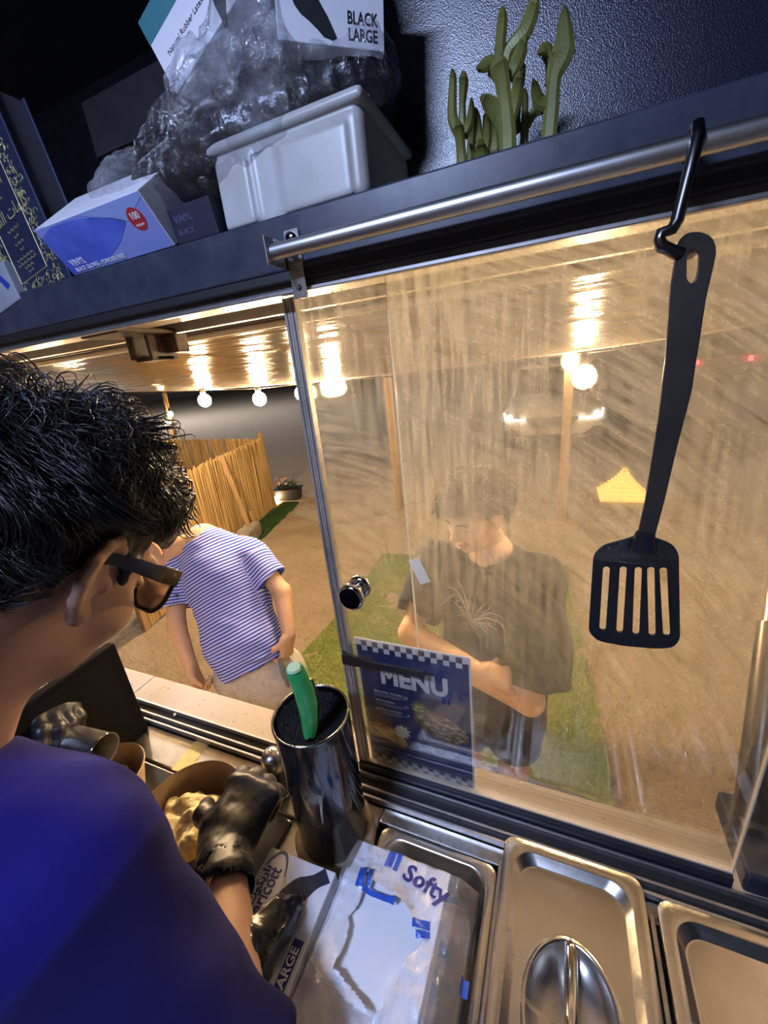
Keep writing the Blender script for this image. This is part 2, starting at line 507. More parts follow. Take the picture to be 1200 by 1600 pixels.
tag(g, 'pale trodden sand lit by warm bulbs', None, None, 'structure')

# ---- trailer shell
struct_box('floor', (-2.3, -2.0, 0.42), (1.45, 0.0, 0.50), M_WALLIN, label='trailer floor')
struct_box('ceiling', (-2.3, -2.0, 2.86), (1.45, 0.62, 2.92), M_BLACKP, label='dark trailer ceiling')
struct_box('wall_back', (-2.3, -2.06, 0.42), (1.45, -2.0, 2.92), M_WALLIN, label='grey back wall of the trailer')
struct_box('wall_left', (-2.36, -2.06, 0.42), (-2.3, -0.02, 2.92), M_WALLIN, label='left wall of the trailer')
struct_box('wall_right', (1.45, -2.06, 0.42), (1.51, 0.35, 2.92), M_WALLIN, label='right wall of the trailer')
wf = struct_box('wall_front', (-2.3, 0.0, 0.42), (1.45, 0.05, 1.405), M_CREAM, label='front wall of the trailer with the serving hatch')
# wall above the hatch at the back of the shelf, jamb right of the hatch
struct_box('wall_upper', (-0.37, 0.12, 2.25), (1.45, 0.32, 2.86), M_NAVY, label='dark navy textured wall behind the overhead shelf')
wr = thing('wall_recess', 'black recess behind the left end of the shelf', None, (0, 0, 0), None, 'structure')  # black panels stand in for the shade of the unlit depth
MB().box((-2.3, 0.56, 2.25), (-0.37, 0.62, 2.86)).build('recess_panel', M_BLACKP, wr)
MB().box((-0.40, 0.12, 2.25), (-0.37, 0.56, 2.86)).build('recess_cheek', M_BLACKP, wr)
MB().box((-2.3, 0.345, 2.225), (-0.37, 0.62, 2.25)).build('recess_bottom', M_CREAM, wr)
struct_box('trim_5', (0.365, 0.02, 1.43), (0.40, 0.32, 2.2), M_CREAM, 0.003, label='cream jamb right of the window')
struct_box('wall_side', (0.40, -0.03, 1.43), (1.45, 0.32, 2.25), M_BROWN, label='stained brown panel right of the hatch')
# dim grey board behind the shelf things
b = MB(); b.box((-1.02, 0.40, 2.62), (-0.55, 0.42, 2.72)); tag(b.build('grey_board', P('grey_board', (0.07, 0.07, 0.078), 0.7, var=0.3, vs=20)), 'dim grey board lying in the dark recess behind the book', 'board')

# ---- hood above the hatch: cream beams seen through the top of the glass
hood = thing('trim_1', 'cream beams of the hatch hood', None, (0, 0, 0), None, 'structure')
MB().box((-2.3, 0.030, 2.200), (0.365, 0.112, 2.25), 0, 0.002).build('beam', M_CREAM, hood)
MB().box((-2.3, 0.112, 2.222), (0.365, 0.168, 2.25)).build('groove', M_BLACKP, hood)
MB().prism([(0.168, 2.194), (0.318, 2.214), (0.318, 2.25), (0.168, 2.25)], (-2.3, 0, 0), (0, 1, 0), (0, 0, 1), 2.665).build('beam', M_CREAM, hood)
MB().box((-2.3, 0.318, 2.210), (0.365, 0.330, 2.32), 0, 0.002).build('hinge_strip', P('shaded_hinge', (0.22, 0.19, 0.16), 0.5, var=0.4, vs=40), hood)  # grey colour carries the band of shade beyond the beam
MB().tube([(-2.3, 0.338, 2.204), (0.365, 0.338, 2.204)], 0.008, 10).build('edge_moulding', M_CREAM, hood)

# latch hanging from the beam above the open hatch
p = at(235, 530, 1, 0.15)
lt = thing('hatch_latch', 'dark plastic latch hanging from the cream beam above the open hatch', 'latch', (float(p[0]), 0.15, 2.196))
ML = P('brown_plastic', (0.045, 0.028, 0.018), 0.4, var=0.5, vs=60, vcol=(0.12, 0.075, 0.045), bump=0.1, bs=120)
MB().box((-0.045, -0.10, -0.004), (0.050, 0.02, 0.006), 0, 0.003).build('mount_plate', ML, lt)
MB().box((-0.030, -0.03, -0.042), (-0.022, 0.03, -0.002), 0, 0.002).build('side_cheek', ML, lt)
MB().box((0.020, -0.03, -0.046), (0.028, 0.03, -0.002), 0, 0.002).build('side_cheek', ML, lt)
MB().box((-0.030, -0.02, -0.046), (0.028, 0.02, -0.038), 0, 0.002).build('bottom_tongue', ML, lt)
MB().box((0.028, 0.0, -0.036), (0.062, 0.03, -0.004), 0, 0.003).build('keeper', ML, lt)

# ---- raised awning hatch with a shiny underside
t = NT('shiny_awning_sheet')
vec = t.coord('Object', (0.6, 2.2, 1))
n = t.noise(vec, 5.0, 3, 0.5, 0.6); n3 = t.noise(t.coord('Object', (1.2, 14.0, 1)), 3.0, 2)
t.bsdf(Base_Color=t.mixc(t.noise(vec, 3, 4), (0.50, 0.44, 0.37), (0.36, 0.31, 0.26)), Metallic=0.92, Roughness=0.15, Normal=t.bump(t.math('ADD', n, t.math('MULTIPLY', n3, 0.35)), 0.5, 0.03))
M_AWN = t.m
def awn_z(x, q):
    edge = 2.062 + 0.03 * ((x + 0.75) / 1.15) ** 2
    return 2.206 * (1 - q) + edge * q - 0.004 * math.sin(math.pi * q)
mb = MB(); vs = []; fs = []; NX, NQ = 60, 16
for i in range(NX + 1):
    x = -3.0 + 4.3 * i / NX
    for j in range(NQ + 1):
        q = j / NQ; vs.append((x, 0.335 + 0.735 * q, awn_z(x, q)))
for i in range(NX):
    for j in range(NQ):
        a = i * (NQ + 1) + j; fs.append([a, a + 1, a + NQ + 2, a + NQ + 1])
mb.add(vs, fs, 0, True); mb.add([(x, y, z + 0.012) for x, y, z in vs], [f[::-1] for f in fs], 0, True)
aw = thing('awning', 'raised shiny metal awning hatch with bulbs mirrored on its underside', 'awning', (0, 0, 0))
mb.build('sheet', M_AWN, aw)
MB().tube([(-3.0 + 4.3 * i / 40, 1.074, awn_z(-3.0 + 4.3 * i / 40, 1) + 0.004) for i in range(41)], 0.007, 8).build('edge_tube', P('awning_edge', (0.42, 0.37, 0.32), 0.35, 0.6), aw)

# gas strut right of the window
s0 = Vector((0.262, 0.055, 1.475)); s1 = Vector((0.455, 0.70, 2.10))
st = thing('awning_strut', 'dark telescopic strut holding the awning right of the window', 'strut', s0)
d = s1 - s0
MS = P('strut_tube', (0.10, 0.085, 0.075), 0.28, 0.8, var=0.4, vs=10)
MB().tube([(0, 0, 0), d * 0.02, d * 0.30], [0.016, 0.021, 0.021], 20).build('outer_tube', MS, st)
MB().tube([d * 0.30, d * 0.98], 0.0165, 18).build('inner_rod', P('copper_steel', (0.62, 0.45, 0.34), 0.22, 1.0, var=0.3, vs=8), st)
MB().box((-0.010, -0.012, -0.040), (0.010, 0.012, 0.004), 0, 0.004).build('foot_bracket', M_STEEL2, st)
bb = thing('corner_bracket', 'black corner block at the right end of the window track', 'bracket', (0.33, 0.0, 1.432))
MB().box((-0.092, -0.012, 0.0), (0.20, 0.10, 0.034), 0, 0.004).build('block', M_BLACKP, bb)
MB().lathe([(0.010, 0), (0.010, 0.006), (0.004, 0.010)], (-0.02, -0.0, 0.034), 14).build('bolt', M_STEEL2, bb)

# ---- sill and window tracks
sill = thing('trim_2', 'cream sill ledge outside the hatch', None, (0, 0, 0), None, 'structure')
t = NT('sill_metal'); vec = t.coord('Object')
sp = t.ramp(t.noise(vec, 130, 3, 0.6), [(0.66, (0, 0, 0)), (0.70, (1, 1, 1))])
t.bsdf(Base_Color=t.mixc(sp, t.mixc(t.noise(vec, 9, 4), (0.40, 0.335, 0.265), (0.33, 0.275, 0.22)), (0.14, 0.10, 0.06)), Roughness=0.5, Metallic=0.08, Normal=t.bump(t.noise(vec, 50, 3), 0.05, 0.001))
M_SILL = t.m
MB().box((-1.9, -0.012, 1.405), (0.365, 0.056, 1.428), 0, 0.002).build('ledge', M_SILL, sill)
MB().box((-0.905, -0.0125, 1.4282), (-0.9035, 0.0555, 1.4286)).build('joint', M_RUBBER, sill)
for k, px in enumerate((278, 560)):
    q = at(px, 1112 + (px - 278) * 0.29, 2, 1.428)
    MB().lathe([(0.0045, 0), (0.0040, 0.0015), (0.002, 0.0022)], (float(q[0]), float(q[1]) - 0.008, 1.428), 12).build('rivet', M_STEEL2, sill)
tr = thing('trim_3', 'dark double track under the sliding windows', None, (0, 0, 0), None, 'structure')
MB().box((-1.9, -0.052, 1.4205), (0.60, -0.012, 1.4225)).build('track_bed', M_RUBBER, tr)
for y in (-0.050, -0.036, -0.014):
    MB().box((-1.9, y - 0.002, 1.4205), (0.60, y + 0.002, 1.432), 0, 0.0008).build('track_rail', M_ALU, tr)
tt = thing('trim_4', 'grey aluminium track above the sliding windows', None, (0, 0, 0), None, 'structure')
MT = P('grey_track', (0.17, 0.165, 0.17), 0.42, 0.7, var=0.3, vs=30)
MB().box((-1.9, -0.026, 2.184), (0.60, -0.012, 2.203), 0, 0.001).build('track_face', MT, tt)
MB().box((-1.9, -0.026, 2.196), (0.60, 0.030, 2.204)).build('track_top', MT, tt)
MB().box((-1.9, -0.030, 2.1815), (0.60, -0.022, 2.1855), 0, 0.001).build('track_edge', M_ALU, tt)

# ---- greasy sliding panes
def glass_mat(name, amt, seed):
    t = NT(name)
    base = t.coord('Object', loc=(seed * 3.1, 0, seed * 1.7))
    sep = t.n('SeparateXYZ'); t.t.links.new(t.n('TexCoord').outputs['Object'], sep.inputs[0])
    hgt = t.math('MULTIPLY_ADD', sep.outputs[2], 1.55, -2.45, clamp=True)           # more grease towards the top (world z)
    # wiping arcs: concentric, fine, broken up by noise
    wx = t.math('ADD', sep.outputs[0], 0.35); wz = t.math('ADD', sep.outputs[2], -1.45)
    rad = t.math('SQRT', t.math('ADD', t.math('MULTIPLY', wx, wx), t.math('MULTIPLY', wz, wz)))
    cmb = t.n('CombineXYZ'); t.set(cmb, 0, t.math('MULTIPLY', rad, 110.0)); t.set(cmb, 1, t.math('MULTIPLY', t.math('ARCTAN2', wz, wx), 5.0)); cmb.inputs[2].default_value = seed
    arcs = t.noise(cmb.outputs[0], 1.6, 4, 0.65, 0.3)
    diag = t.noise(t.coord('Object', (90, 1, 7), (0, -0.75, 0), (seed, 0, 0)), 1.4, 5, 0.65)
    drop = t.noise(base, 210, 2, 0.6)
    patch = t.noise(base, 5.5, 4, 0.55)
    pm = t.ramp(patch, [(0.38, (0, 0, 0)), (0.62, (1, 1, 1))])
    streak = t.mixc(pm, arcs, diag)
    streak = t.ramp(streak, [(0.39, (0.22, 0.22, 0.22)), (0.50, (0.68, 0.68, 0.68)), (0.61, (1.1, 1.1, 1.1))])
    fac = t.math('MULTIPLY', t.math('MULTIPLY_ADD', patch, 0.5, 0.55), streak)
    fac = t.math('MULTIPLY', fac, t.math('MULTIPLY_ADD', drop, 0.5, 0.75))
    fac = t.math('MULTIPLY', fac, t.math('MULTIPLY_ADD', hgt, 1.05, 0.03))
    fac = t.math('MULTIPLY', fac, amt, clamp=True)
    tr = t.n('BsdfTransparent', ins={'Color': (0.97, 0.97, 0.955, 1)})
    tl = t.n('BsdfTranslucent', ins={'Color': (0.92, 0.90, 0.86, 1)})
    rf = t.n('BsdfRefraction', ins={'Color': (0.95, 0.93, 0.90, 1), 'Roughness': 0.52, 'IOR': 1.02})
    df = t.n('BsdfDiffuse', ins={'Color': (0.62, 0.61, 0.59, 1)})
    m1 = t.n('MixShader', ins={'Fac': 0.45}); t.set(m1, 1, rf.outputs[0]); t.set(m1, 2, tl.outputs[0])
    m1b = t.n('MixShader', ins={'Fac': 0.10}); t.set(m1b, 1, m1.outputs[0]); t.set(m1b, 2, df.outputs[0])
    m2 = t.n('MixShader', ins={'Fac': fac}); t.set(m2, 1, tr.outputs[0]); t.set(m2, 2, m1b.outputs[0])
    gl = t.n('BsdfGlossy', ins={'Roughness': 0.03, 'Color': (1, 1, 1, 1)})
    fr = t.n('Fresnel', ins={'IOR': 1.35})
    m3 = t.n('MixShader', ins={'Fac': t.math('MULTIPLY', fr.outputs[0], 0.28)}); t.set(m3, 1, m2.outputs[0]); t.set(m3, 2, gl.outputs[0])
    return t.surf(m3.outputs[0])
M_GL1 = glass_mat('greasy_glass_inner', 0.36, 0.0)
M_GL2 = glass_mat('greasy_glass_outer', 0.46, 2.0)
M_EDGE = P('glass_edge', (0.85, 0.78, 0.62), 0.15, 0.0, spec=0.8)
XR = 0.229
w1 = thing('window_1', 'sliding greasy glass pane with a pale aluminium stile', None, (0, 0, 0), None, 'structure')
MB().box((-0.292, -0.002, 1.44), (XR, 0.002, 2.20)).build('pane', M_GL1, w1)
mbs = MB()
for k in range(4): mbs.box((-0.302 + k * 0.0042, -0.006 + 0.0008 * (k % 2), 1.43), (-0.2985 + k * 0.0042, 0.006, 2.183), 0, 0.0006)
mbs.build('stile', P('pale_aluminium', (0.62, 0.57, 0.50), 0.35, 0.6, var=0.2, vs=40), w1)
MB().box((-0.302, -0.010, 1.4225), (XR, -0.003, 1.446), 0, 0.0012).build('bottom_rail', P('dark_anodised_rail', (0.055, 0.06, 0.08), 0.35, 0.6, var=0.3, vs=20), w1)
MB().box((-0.302, -0.004, 1.446), (XR, 0.003, 1.449)).build('bottom_bead', P('pale_bead', (0.55, 0.47, 0.35), 0.4), w1)
MB().box((XR - 0.0005, -0.003, 1.44), (XR + 0.001, 0.003, 2.20)).build('pane_edge', P('glass_edge_dim', (0.45, 0.40, 0.30), 0.2), w1)
w2 = thing('window_2', 'second greasy glass pane behind the first with a bare polished edge', None, (0, 0, 0), None, 'structure')
MB().box((-0.1785, 0.014, 1.430), (0.292, 0.018, 2.198)).build('pane', M_GL2, w2)
MB().box((-0.1797, 0.0138, 1.430), (-0.1785, 0.0182, 2.198)).build('polished_edge', M_EDGE, w2)

# ---- chrome finger knob
kn = thing('window_knob', 'chrome finger knob on the sliding glass pane', 'knob', (-0.252, -0.002, 1.806))
Mk = Matrix.Rotation(math.radians(90), 4, 'X')
MB().lathe([(0.0165, 0.0), (0.0175, 0.002), (0.0175, 0.006), (0.0125, 0.008)], M=Mk, seg=32).build('rosette', M_CHROME, kn)
MB().lathe([(0.0095, 0.006), (0.0085, 0.012), (0.0088, 0.020), (0.010, 0.024)], M=Mk, seg=28).build('neck', M_CHROME, kn)
MB().lathe([(0.010, 0.022), (0.0185, 0.026), (0.0198, 0.030), (0.019, 0.0345), (0.016, 0.036)], M=Mk, seg=36).build('grip', M_CHROME, kn)
MB().lathe([(0.0160, 0.0355), (0.0155, 0.0368)], M=Mk, seg=32).build('end_face', P('dark_mirror', (0.06, 0.07, 0.06), 0.06, 1.0), kn)
# scrap of white tape on the pane edge
a = at(655, 893, 1, 0.012)
tp = MB(); tp.box((-0.008, -0.0009, -0.019), (0.008, -0.0002, 0.019), 0, 0.0002)
o = tp.build('tape_scrap', P('white_tape', (0.80, 0.78, 0.74), 0.5)); o.location = (float(a[0]), 0.0135, float(a[2])); o.rotation_euler = (0, math.radians(-22), 0)
tag(o, 'small white tape scrap stuck on the pane edge beside the dark T-shirt', 'tape')

# ---- counter
ct = thing('countertop', 'stainless steel countertop under the serving hatch', 'countertop', (0, 0, 1.42))
MB().box((-1.9, -0.43, -0.03), (-0.236, -0.115, -0.006), 0, 0.002).build('work_surface', M_STEEL2, ct)
MB().box((-1.9, -0.116, -0.03), (-0.236, -0.052, 0.0), 0, 0.003).build('front_ledge', M_STEEL2, ct)
MB().box((-0.236, -0.076, -0.03), (0.60, -0.052, 0.0), 0, 0.002).build('front_strip', M_STEEL, ct)
MB().box((-0.236, -0.43, -0.03), (0.60, -0.41, 0.0), 0, 0.002).build('rear_strip', M_STEEL, ct)
MB().box((-0.052, -0.43, -0.03), (-0.046, -0.07, 0.004), 0, 0.001).build('divider', M_STEEL2, ct)
MB().box((0.130, -0.43, -0.03), (0.136, -0.07, 0.004), 0, 0.001).build('divider', M_STEEL2, ct)
MB().box((0.314, -0.43, -0.03), (0.60, -0.07, 0.0), 0, 0.001).build('end_panel', M_STEEL2, ct)
MB().box((-1.9, -0.425, -0.90), (0.60, -0.405, -0.04)).build('front_apron', M_STEEL2, ct)
MB().box((-0.236, -0.41, -0.105), (0.60, -0.07, -0.100)).build('well_floor', M_STEEL2, ct)
a0 = at(320, 1152, 2, 1.42); a1 = at(293, 1194, 2, 1.42)
o = MB().box((-0.017, -0.033, 0), (0.017, 0.033, 0.0006)).build('yellow_tape', P('yellow_tape', (0.75, 0.58, 0.20), 0.45, var=0.2, vs=60))
o.location = (float((a0[0] + a1[0]) / 2), -0.083, 1.4201); o.rotation_euler = (0, 0, math.radians(3)); tag(o, 'strip of yellow tape stuck across the counter ledge', 'tape')

# ================================================================== OUTSIDE
def emit_mat(name, col, strength):
    t = NT(name); e = t.n('Emission', ins={'Color': tuple(col) + (1.0,), 'Strength': strength}); return t.surf(e.outputs[0])
def bulb_strength(power, r): return power / (math.pi * 4 * math.pi * r * r)
BR = 0.030
M_BULB = emit_mat('lit_bulb', WARM, bulb_strength(BULB_POWER, BR))
M_SOCK = P('black_socket', (0.02, 0.02, 0.02), 0.5)
def globe(r, seg=16, rings=10):
    bm = bmesh.new(); bmesh.ops.create_uvsphere(bm, u_segments=seg, v_segments=rings, radius=r); return bm
# ---- string of bulbs along the awning edge
sl = thing('string_lights', 'string of warm globe bulbs hanging along the awning edge', 'string lights', (0, 0, 0))
bx = [-1.545, -1.225, -1.00, -0.845, 0.068]
bz = {-2.36: 2.03, -1.95: 2.02, -1.545: 2.026, -1.225: 2.012, -1.00: 2.02, -0.845: 2.035, 0.068: 1.998}
pts = []
for x in np.linspace(-2.9, 0.75, 60):
    near = min(abs(x - b) for b in bx)
    pts.append((x, 1.055, awn_z(x, 1) - 0.006 - 0.004 * math.sin(9 * x)))
MB().tube(pts, 0.0025, 6).build('cable', M_SOCK, sl)
FILL_BULBS = [(-1.62, 0.50, 2.045), (0.80, 0.52, 2.01)]      # two bulbs added near the hood to brighten its beams
for x, y, z in FILL_BULBS:
    b = MB().bm(globe(BR), 0, True, Matrix.Translation((x, y, z))).build('bulb', emit_mat('fill_bulb', WARM, bulb_strength(6.0, BR)), sl)
    MB().lathe([(0.010, 0.028), (0.013, 0.034), (0.013, 0.052), (0.008, 0.10)], (x, y, z), 12).build('socket', M_SOCK, b)
for x in bx:
    z = bz[x]
    mb = MB(); mb.bm(globe(BR), 0, True, Matrix.Translation((x, 1.055, z))); b = mb.build('bulb', M_BULB, sl)
    MB().lathe([(0.010, 0.028), (0.013, 0.034), (0.013, 0.052), (0.008, awn_z(x, 1) - z - 0.003)], (x, 1.055, z), 12).build('socket', M_SOCK, b)

# ---- artificial turf
M_GRASS = P('turf_green', (0.20, 0.27, 0.075), 0.7, var=0.5, vs=3.0, vcol=(0.30, 0.31, 0.11), spec=0.25)
M_GRASS2 = P('dark_turf_green', (0.06, 0.13, 0.04), 0.7, var=0.4, vs=4.0, spec=0.25)
def turf(name, corners, nblades, label, mat, hb=0.022, seed=1, wob=0.03):
    root = thing(name, label, 'turf mat')
    c = [np.array(p, float) for p in corners]; N = 14
    edge = []
    r = np.random.default_rng(seed)
    for i in range(4):
        for k in range(N):
            q = k / N; p = c[i] * (1 - q) + c[(i + 1) % 4] * q
            edge.append((p[0] + r.uniform(-wob, wob) * 0.4, p[1] + r.uniform(-wob, wob) * 0.4))
    MB().prism(edge, (0, 0, 0.012), (1, 0, 0), (0, 1, 0), 0.026).build('backing', mat, root)
    u = r.random((nblades, 2)); a = (c[0] * (1 - u[:, :1]) + c[1] * u[:, :1]); b = (c[3] * (1 - u[:, :1]) + c[2] * u[:, :1])
    p = a * (1 - u[:, 1:]) + b * u[:, 1:]
    lean = r.normal(0, 0.010, (nblades, 2)); h = hb * r.uniform(0.6, 1.2, nblades)
    ang = r.uniform(0, math.pi, nblades); w = 0.0022
    dx = np.stack([np.cos(ang), np.sin(ang)], 1) * w
    z0 = np.full(nblades, 0.036)
    A = np.c_[p - dx, z0]; B = np.c_[p + dx, z0]; D = np.c_[p + lean, z0 + h]
    V = np.stack([A, B, D], 1).reshape(-1, 3); Fc = np.arange(nblades * 3).reshape(-1, 3)
    o = mesh_np('grass_blades', V, Fc, mat, root, False); o['kind'] = 'stuff'
    return root
turf('turf_mat', [(-1.80, 1.22), (0.33, 1.10), (0.22, 2.47), (-1.74, 2.46)], 52000, 'worn green turf mat on the sand nearest the trailer', M_GRASS, seed=2)
turf('turf_mat', [(-1.74, 2.47), (0.19, 2.48), (0.14, 3.50), (-1.82, 3.42)], 36000, 'green turf mat on the sand behind the dark T-shirt customer', M_GRASS, seed=3)
turf('turf_strip', [(-4.36, 4.98), (-4.02, 3.42), (-3.68, 3.50), (-4.06, 5.02)], 14000, 'narrow dark turf strip along the foot of the reed fence', M_GRASS2, seed=4)

# ---- reed fence
t = NT('dry_reed'); vec = t.coord('Object', (30, 30, 1.2))
oi = t.noise(vec, 1.0, 3); 
t.bsdf(Base_Color=t.ramp(oi, [(0.30, (0.30, 0.17, 0.06)), (0.5, (0.62, 0.42, 0.18)), (0.72, (0.74, 0.54, 0.27))]), Roughness=0.7, Specular_IOR_Level=0.25)
M_REED = t.m
M_WOOD = P('pale_timber', (0.52, 0.33, 0.16), 0.6, var=0.35, vs=6, stretch=(8, 8, 0.6), bump=0.1, bs=20)
def reeds(name, a, b, h0, h1, parent, seed, n):
    r = np.random.default_rng(seed); a = np.array(a); b = np.array(b)
    q = (np.arange(n) + r.uniform(-0.35, 0.35, n)) / n
    base = a[None] * (1 - q[:, None]) + b[None] * q[:, None]
    nrm = np.array([-(b - a)[1], (b - a)[0]]); nrm /= np.linalg.norm(nrm)
    base = base + nrm[None] * r.uniform(-0.008, 0.008, n)[:, None]
    hh = h0 + (h1 - h0) * q + r.normal(0, 0.012, n)
    tilt = r.normal(0, 0.010, (n, 2))
    K = 4; s = np.linspace(0, 1, K)
    P_ = np.zeros((n, K, 3))
    P_[..., :2] = base[:, None, :] + tilt[:, None, :] * s[None, :, None]
    P_[..., 2] = 0.02 + hh[:, None] * s[None, :]
    o = strands(name, P_, r.uniform(0.005, 0.0095, n), M_REED, parent, 5, False); o['kind'] = 'stuff'; return o
fc = thing('reed_fence', 'dry reed screen fence in an L shape on the sand', 'fence', (0, 0, 0))
CR = (-4.42, 4.80); CA = (-3.45, 1.60); CB = (-7.35, 4.74)
reeds('reed_screen', CR, CA, 1.16, 1.20, fc, 5, 330)
reeds('reed_screen', CR, CB, 1.16, 1.22, fc, 6, 290)
for (x, y, hh) in ((-4.45, 4.84, 1.27), (-3.47, 1.57, 1.25), (-7.38, 4.78, 1.28)):
    MB().box((x - 0.03, y - 0.03, -0.1), (x + 0.03, y + 0.03, hh), 0, 0.004).build('corner_post', M_WOOD, fc)
for z in (0.25, 0.95):
    MB().tube([(CR[0] - 0.03, CR[1], z), (CA[0] - 0.03, CA[1], z)], 0.006, 6).build('wire', M_SOCK, fc)
    MB().tube([(CR[0], CR[1] + 0.03, z), (CB[0], CB[1] + 0.03, z)], 0.006, 6).build('wire', M_SOCK, fc)
# stake leaning on the fence, concrete block at its foot
a = Vector(at(345, 712, 0, -4.00)); b = Vector(at(386, 815, 0, -3.86)); 
dd = (a - b).normalized(); b2 = b - dd * 0.12
mb = MB(); mb.tube([b2, a], 0.042, 4); o = mb.build('wooden_stake', M_WOOD, None, False); tag(o, 'pale square timber stake leaning against the reed fence', 'stake')
s = SDF((-4.1, 3.15, -0.04), (-3.4, 4.05, 0.40), 0.018)
q = at(383, 822, 0, -3.80)
cbm = rotm((0.28, -1, 0), (0, 0, 1))
s.rbox((-3.80, float(q[1]), 0.10), (0.10, 0.26, 0.13), 0.02, cbm, 0).noise(0.012, 14, 3).noise(0.006, 40, 4)
o = s.build('concrete_block', P('rough_concrete', (0.40, 0.36, 0.30), 0.9, var=0.4, vs=12, bump=0.4, bs=50, bd=0.006)); tag(o, 'rough concrete block at the foot of the leaning stake', 'block')
mb = MB(); q2 = at(394, 800, 0, -3.90); mb.tube([(float(q2[0]), float(q2[1]), 0.0), (float(q2[0]) - 0.05, float(q2[1]) + 0.02, 0.36)], [0.05, 0.03], 5)
tag(mb.build('wood_offcut', M_WOOD, None, False), 'short wood offcut standing behind the concrete block', 'wood')

# ---- planter with flowers
pl = thing('flower_planter', 'black trough planter with pink and white flowers beside the reed fence', 'planter', (-4.43, 5.27, 0.0), rot=(0, 0, 0.25))
MP = P('black_planter', (0.012, 0.013, 0.012), 0.5)
mb = MB(); 
for z0, z1, e0, e1 in ((0.0, 0.19, 0.0, 0.025),):
    a = [(-0.20 - e0, -0.10 - e0, z0), (0.20 + e0, -0.10 - e0, z0), (0.20 + e0, 0.10 + e0, z0), (-0.20 - e0, 0.10 + e0, z0)]
    b = [(-0.20 - e1, -0.10 - e1, z1), (0.20 + e1, -0.10 - e1, z1), (0.20 + e1, 0.10 + e1, z1), (-0.20 - e1, 0.10 + e1, z1)]
    mb.add(a + b, [[3, 2, 1, 0], [4, 5, 6, 7]] + [[i, (i + 1) % 4, 4 + (i + 1) % 4, 4 + i] for i in range(4)])
mb.build('trough', MP, pl)
MB().box((-0.245, -0.145, 0.18), (0.245, 0.145, 0.205), 0, 0.008).build('rim', MP, pl)
r = np.random.default_rng(11)
for k in range(34):
    x, y = r.uniform(-0.20, 0.10), r.uniform(-0.11, 0.11); z = 0.27 + r.uniform(0, 0.13) - 0.8 * (x + 0.05) ** 2
    mb = MB(); R0 = r.uniform(0.020, 0.034); tl = Matrix.Translation((x, y, z)) @ Matrix.Rotation(r.uniform(-0.8, 0.8), 4, 'X') @ Matrix.Rotation(r.uniform(-0.8, 0.8), 4, 'Y')
    for i in range(6):
        w = i * math.pi / 3
        c0 = Vector((math.cos(w), math.sin(w), 0.25)) * R0; sd = Vector((-math.sin(w), math.cos(w), 0)) * R0 * 0.5
        mb.add([tl @ Vector((0, 0, -0.004)), tl @ (c0 * 0.6 - sd), tl @ (c0 * 1.15), tl @ (c0 * 0.6 + sd)], [[0, 1, 2, 3]])
    mb.build('flower', P('petal_%d' % (k % 4), [(0.75, 0.30, 0.30), (0.85, 0.62, 0.52), (0.80, 0.75, 0.66), (0.62, 0.22, 0.16)][k % 4], 0.6), pl)
M_LEAF = P('leaf_green', (0.06, 0.11, 0.035), 0.5, var=0.4)
mb = MB()
for k in range(60):
    x, y = r.uniform(-0.2, 0.2), r.uniform(-0.1, 0.1)
    b0 = Vector((x * 0.7, y * 0.7, 0.2)); tp_ = b0 + Vector((r.uniform(-0.10, 0.10), r.uniform(-0.10, 0.10), r.uniform(0.05, 0.16))); sd = Vector((r.uniform(-1, 1), r.uniform(-1, 1), 0)).normalized() * 0.014
    md = (b0 + tp_) / 2; mb.add([b0, md - sd, tp_, md + sd], [[0, 1, 2, 3]])
mb.build('foliage', M_LEAF, pl)['kind'] = 'stuff'
lp = at(430, 775, 1, 5.05); o = MB().bm(globe(0.05), 0, True, Matrix.Translation((float(lp[0]), 5.05, 0.06))).build('ground_lamp', emit_mat('ground_lamp_glow', WARM, bulb_strength(8.0, 0.05))); tag(o, 'small glowing lamp on the sand between fence and planter', 'lamp')

# ---- leaning pole with bulbs behind the fence
pb = Vector(at(274, 694, 1, 5.6)); pt_ = Vector(at(247, 570, 1, 5.6)); dd = (pt_ - pb); pb = pb - dd * (pb.z / dd.z)
lpole = thing('light_pole', 'leaning timber pole wrapped with bulbs behind the reed fence', 'pole', tuple(pb))
MB().tube([(0, 0, -0.1), pt_ - pb + dd * 0.4], [0.05, 0.04], 8).build('pole', M_WOOD, lpole)
Mb2 = emit_mat('lit_bulb_pole', WARM, bulb_strength(9.0, 0.055))
cb = []
for px, py in ((248, 560), (244, 590), (266, 647), (260, 661), (268, 697)):
    p = Vector(at(px, py, 1, 5.5)) - pb; cb.append(p)
    bo = MB().bm(globe(0.055, 12, 8), 0, True, Matrix.Translation(p)).build('bulb', Mb2, lpole)
    MB().lathe([(0.02, 0.05), (0.022, 0.10), (0.01, 0.12)], tuple(p), 10).build('socket', M_SOCK, bo)
MB().tube([c + Vector((0, 0, 0.11)) for c in cb], 0.008, 6).build('cable', M_SOCK, lpole)
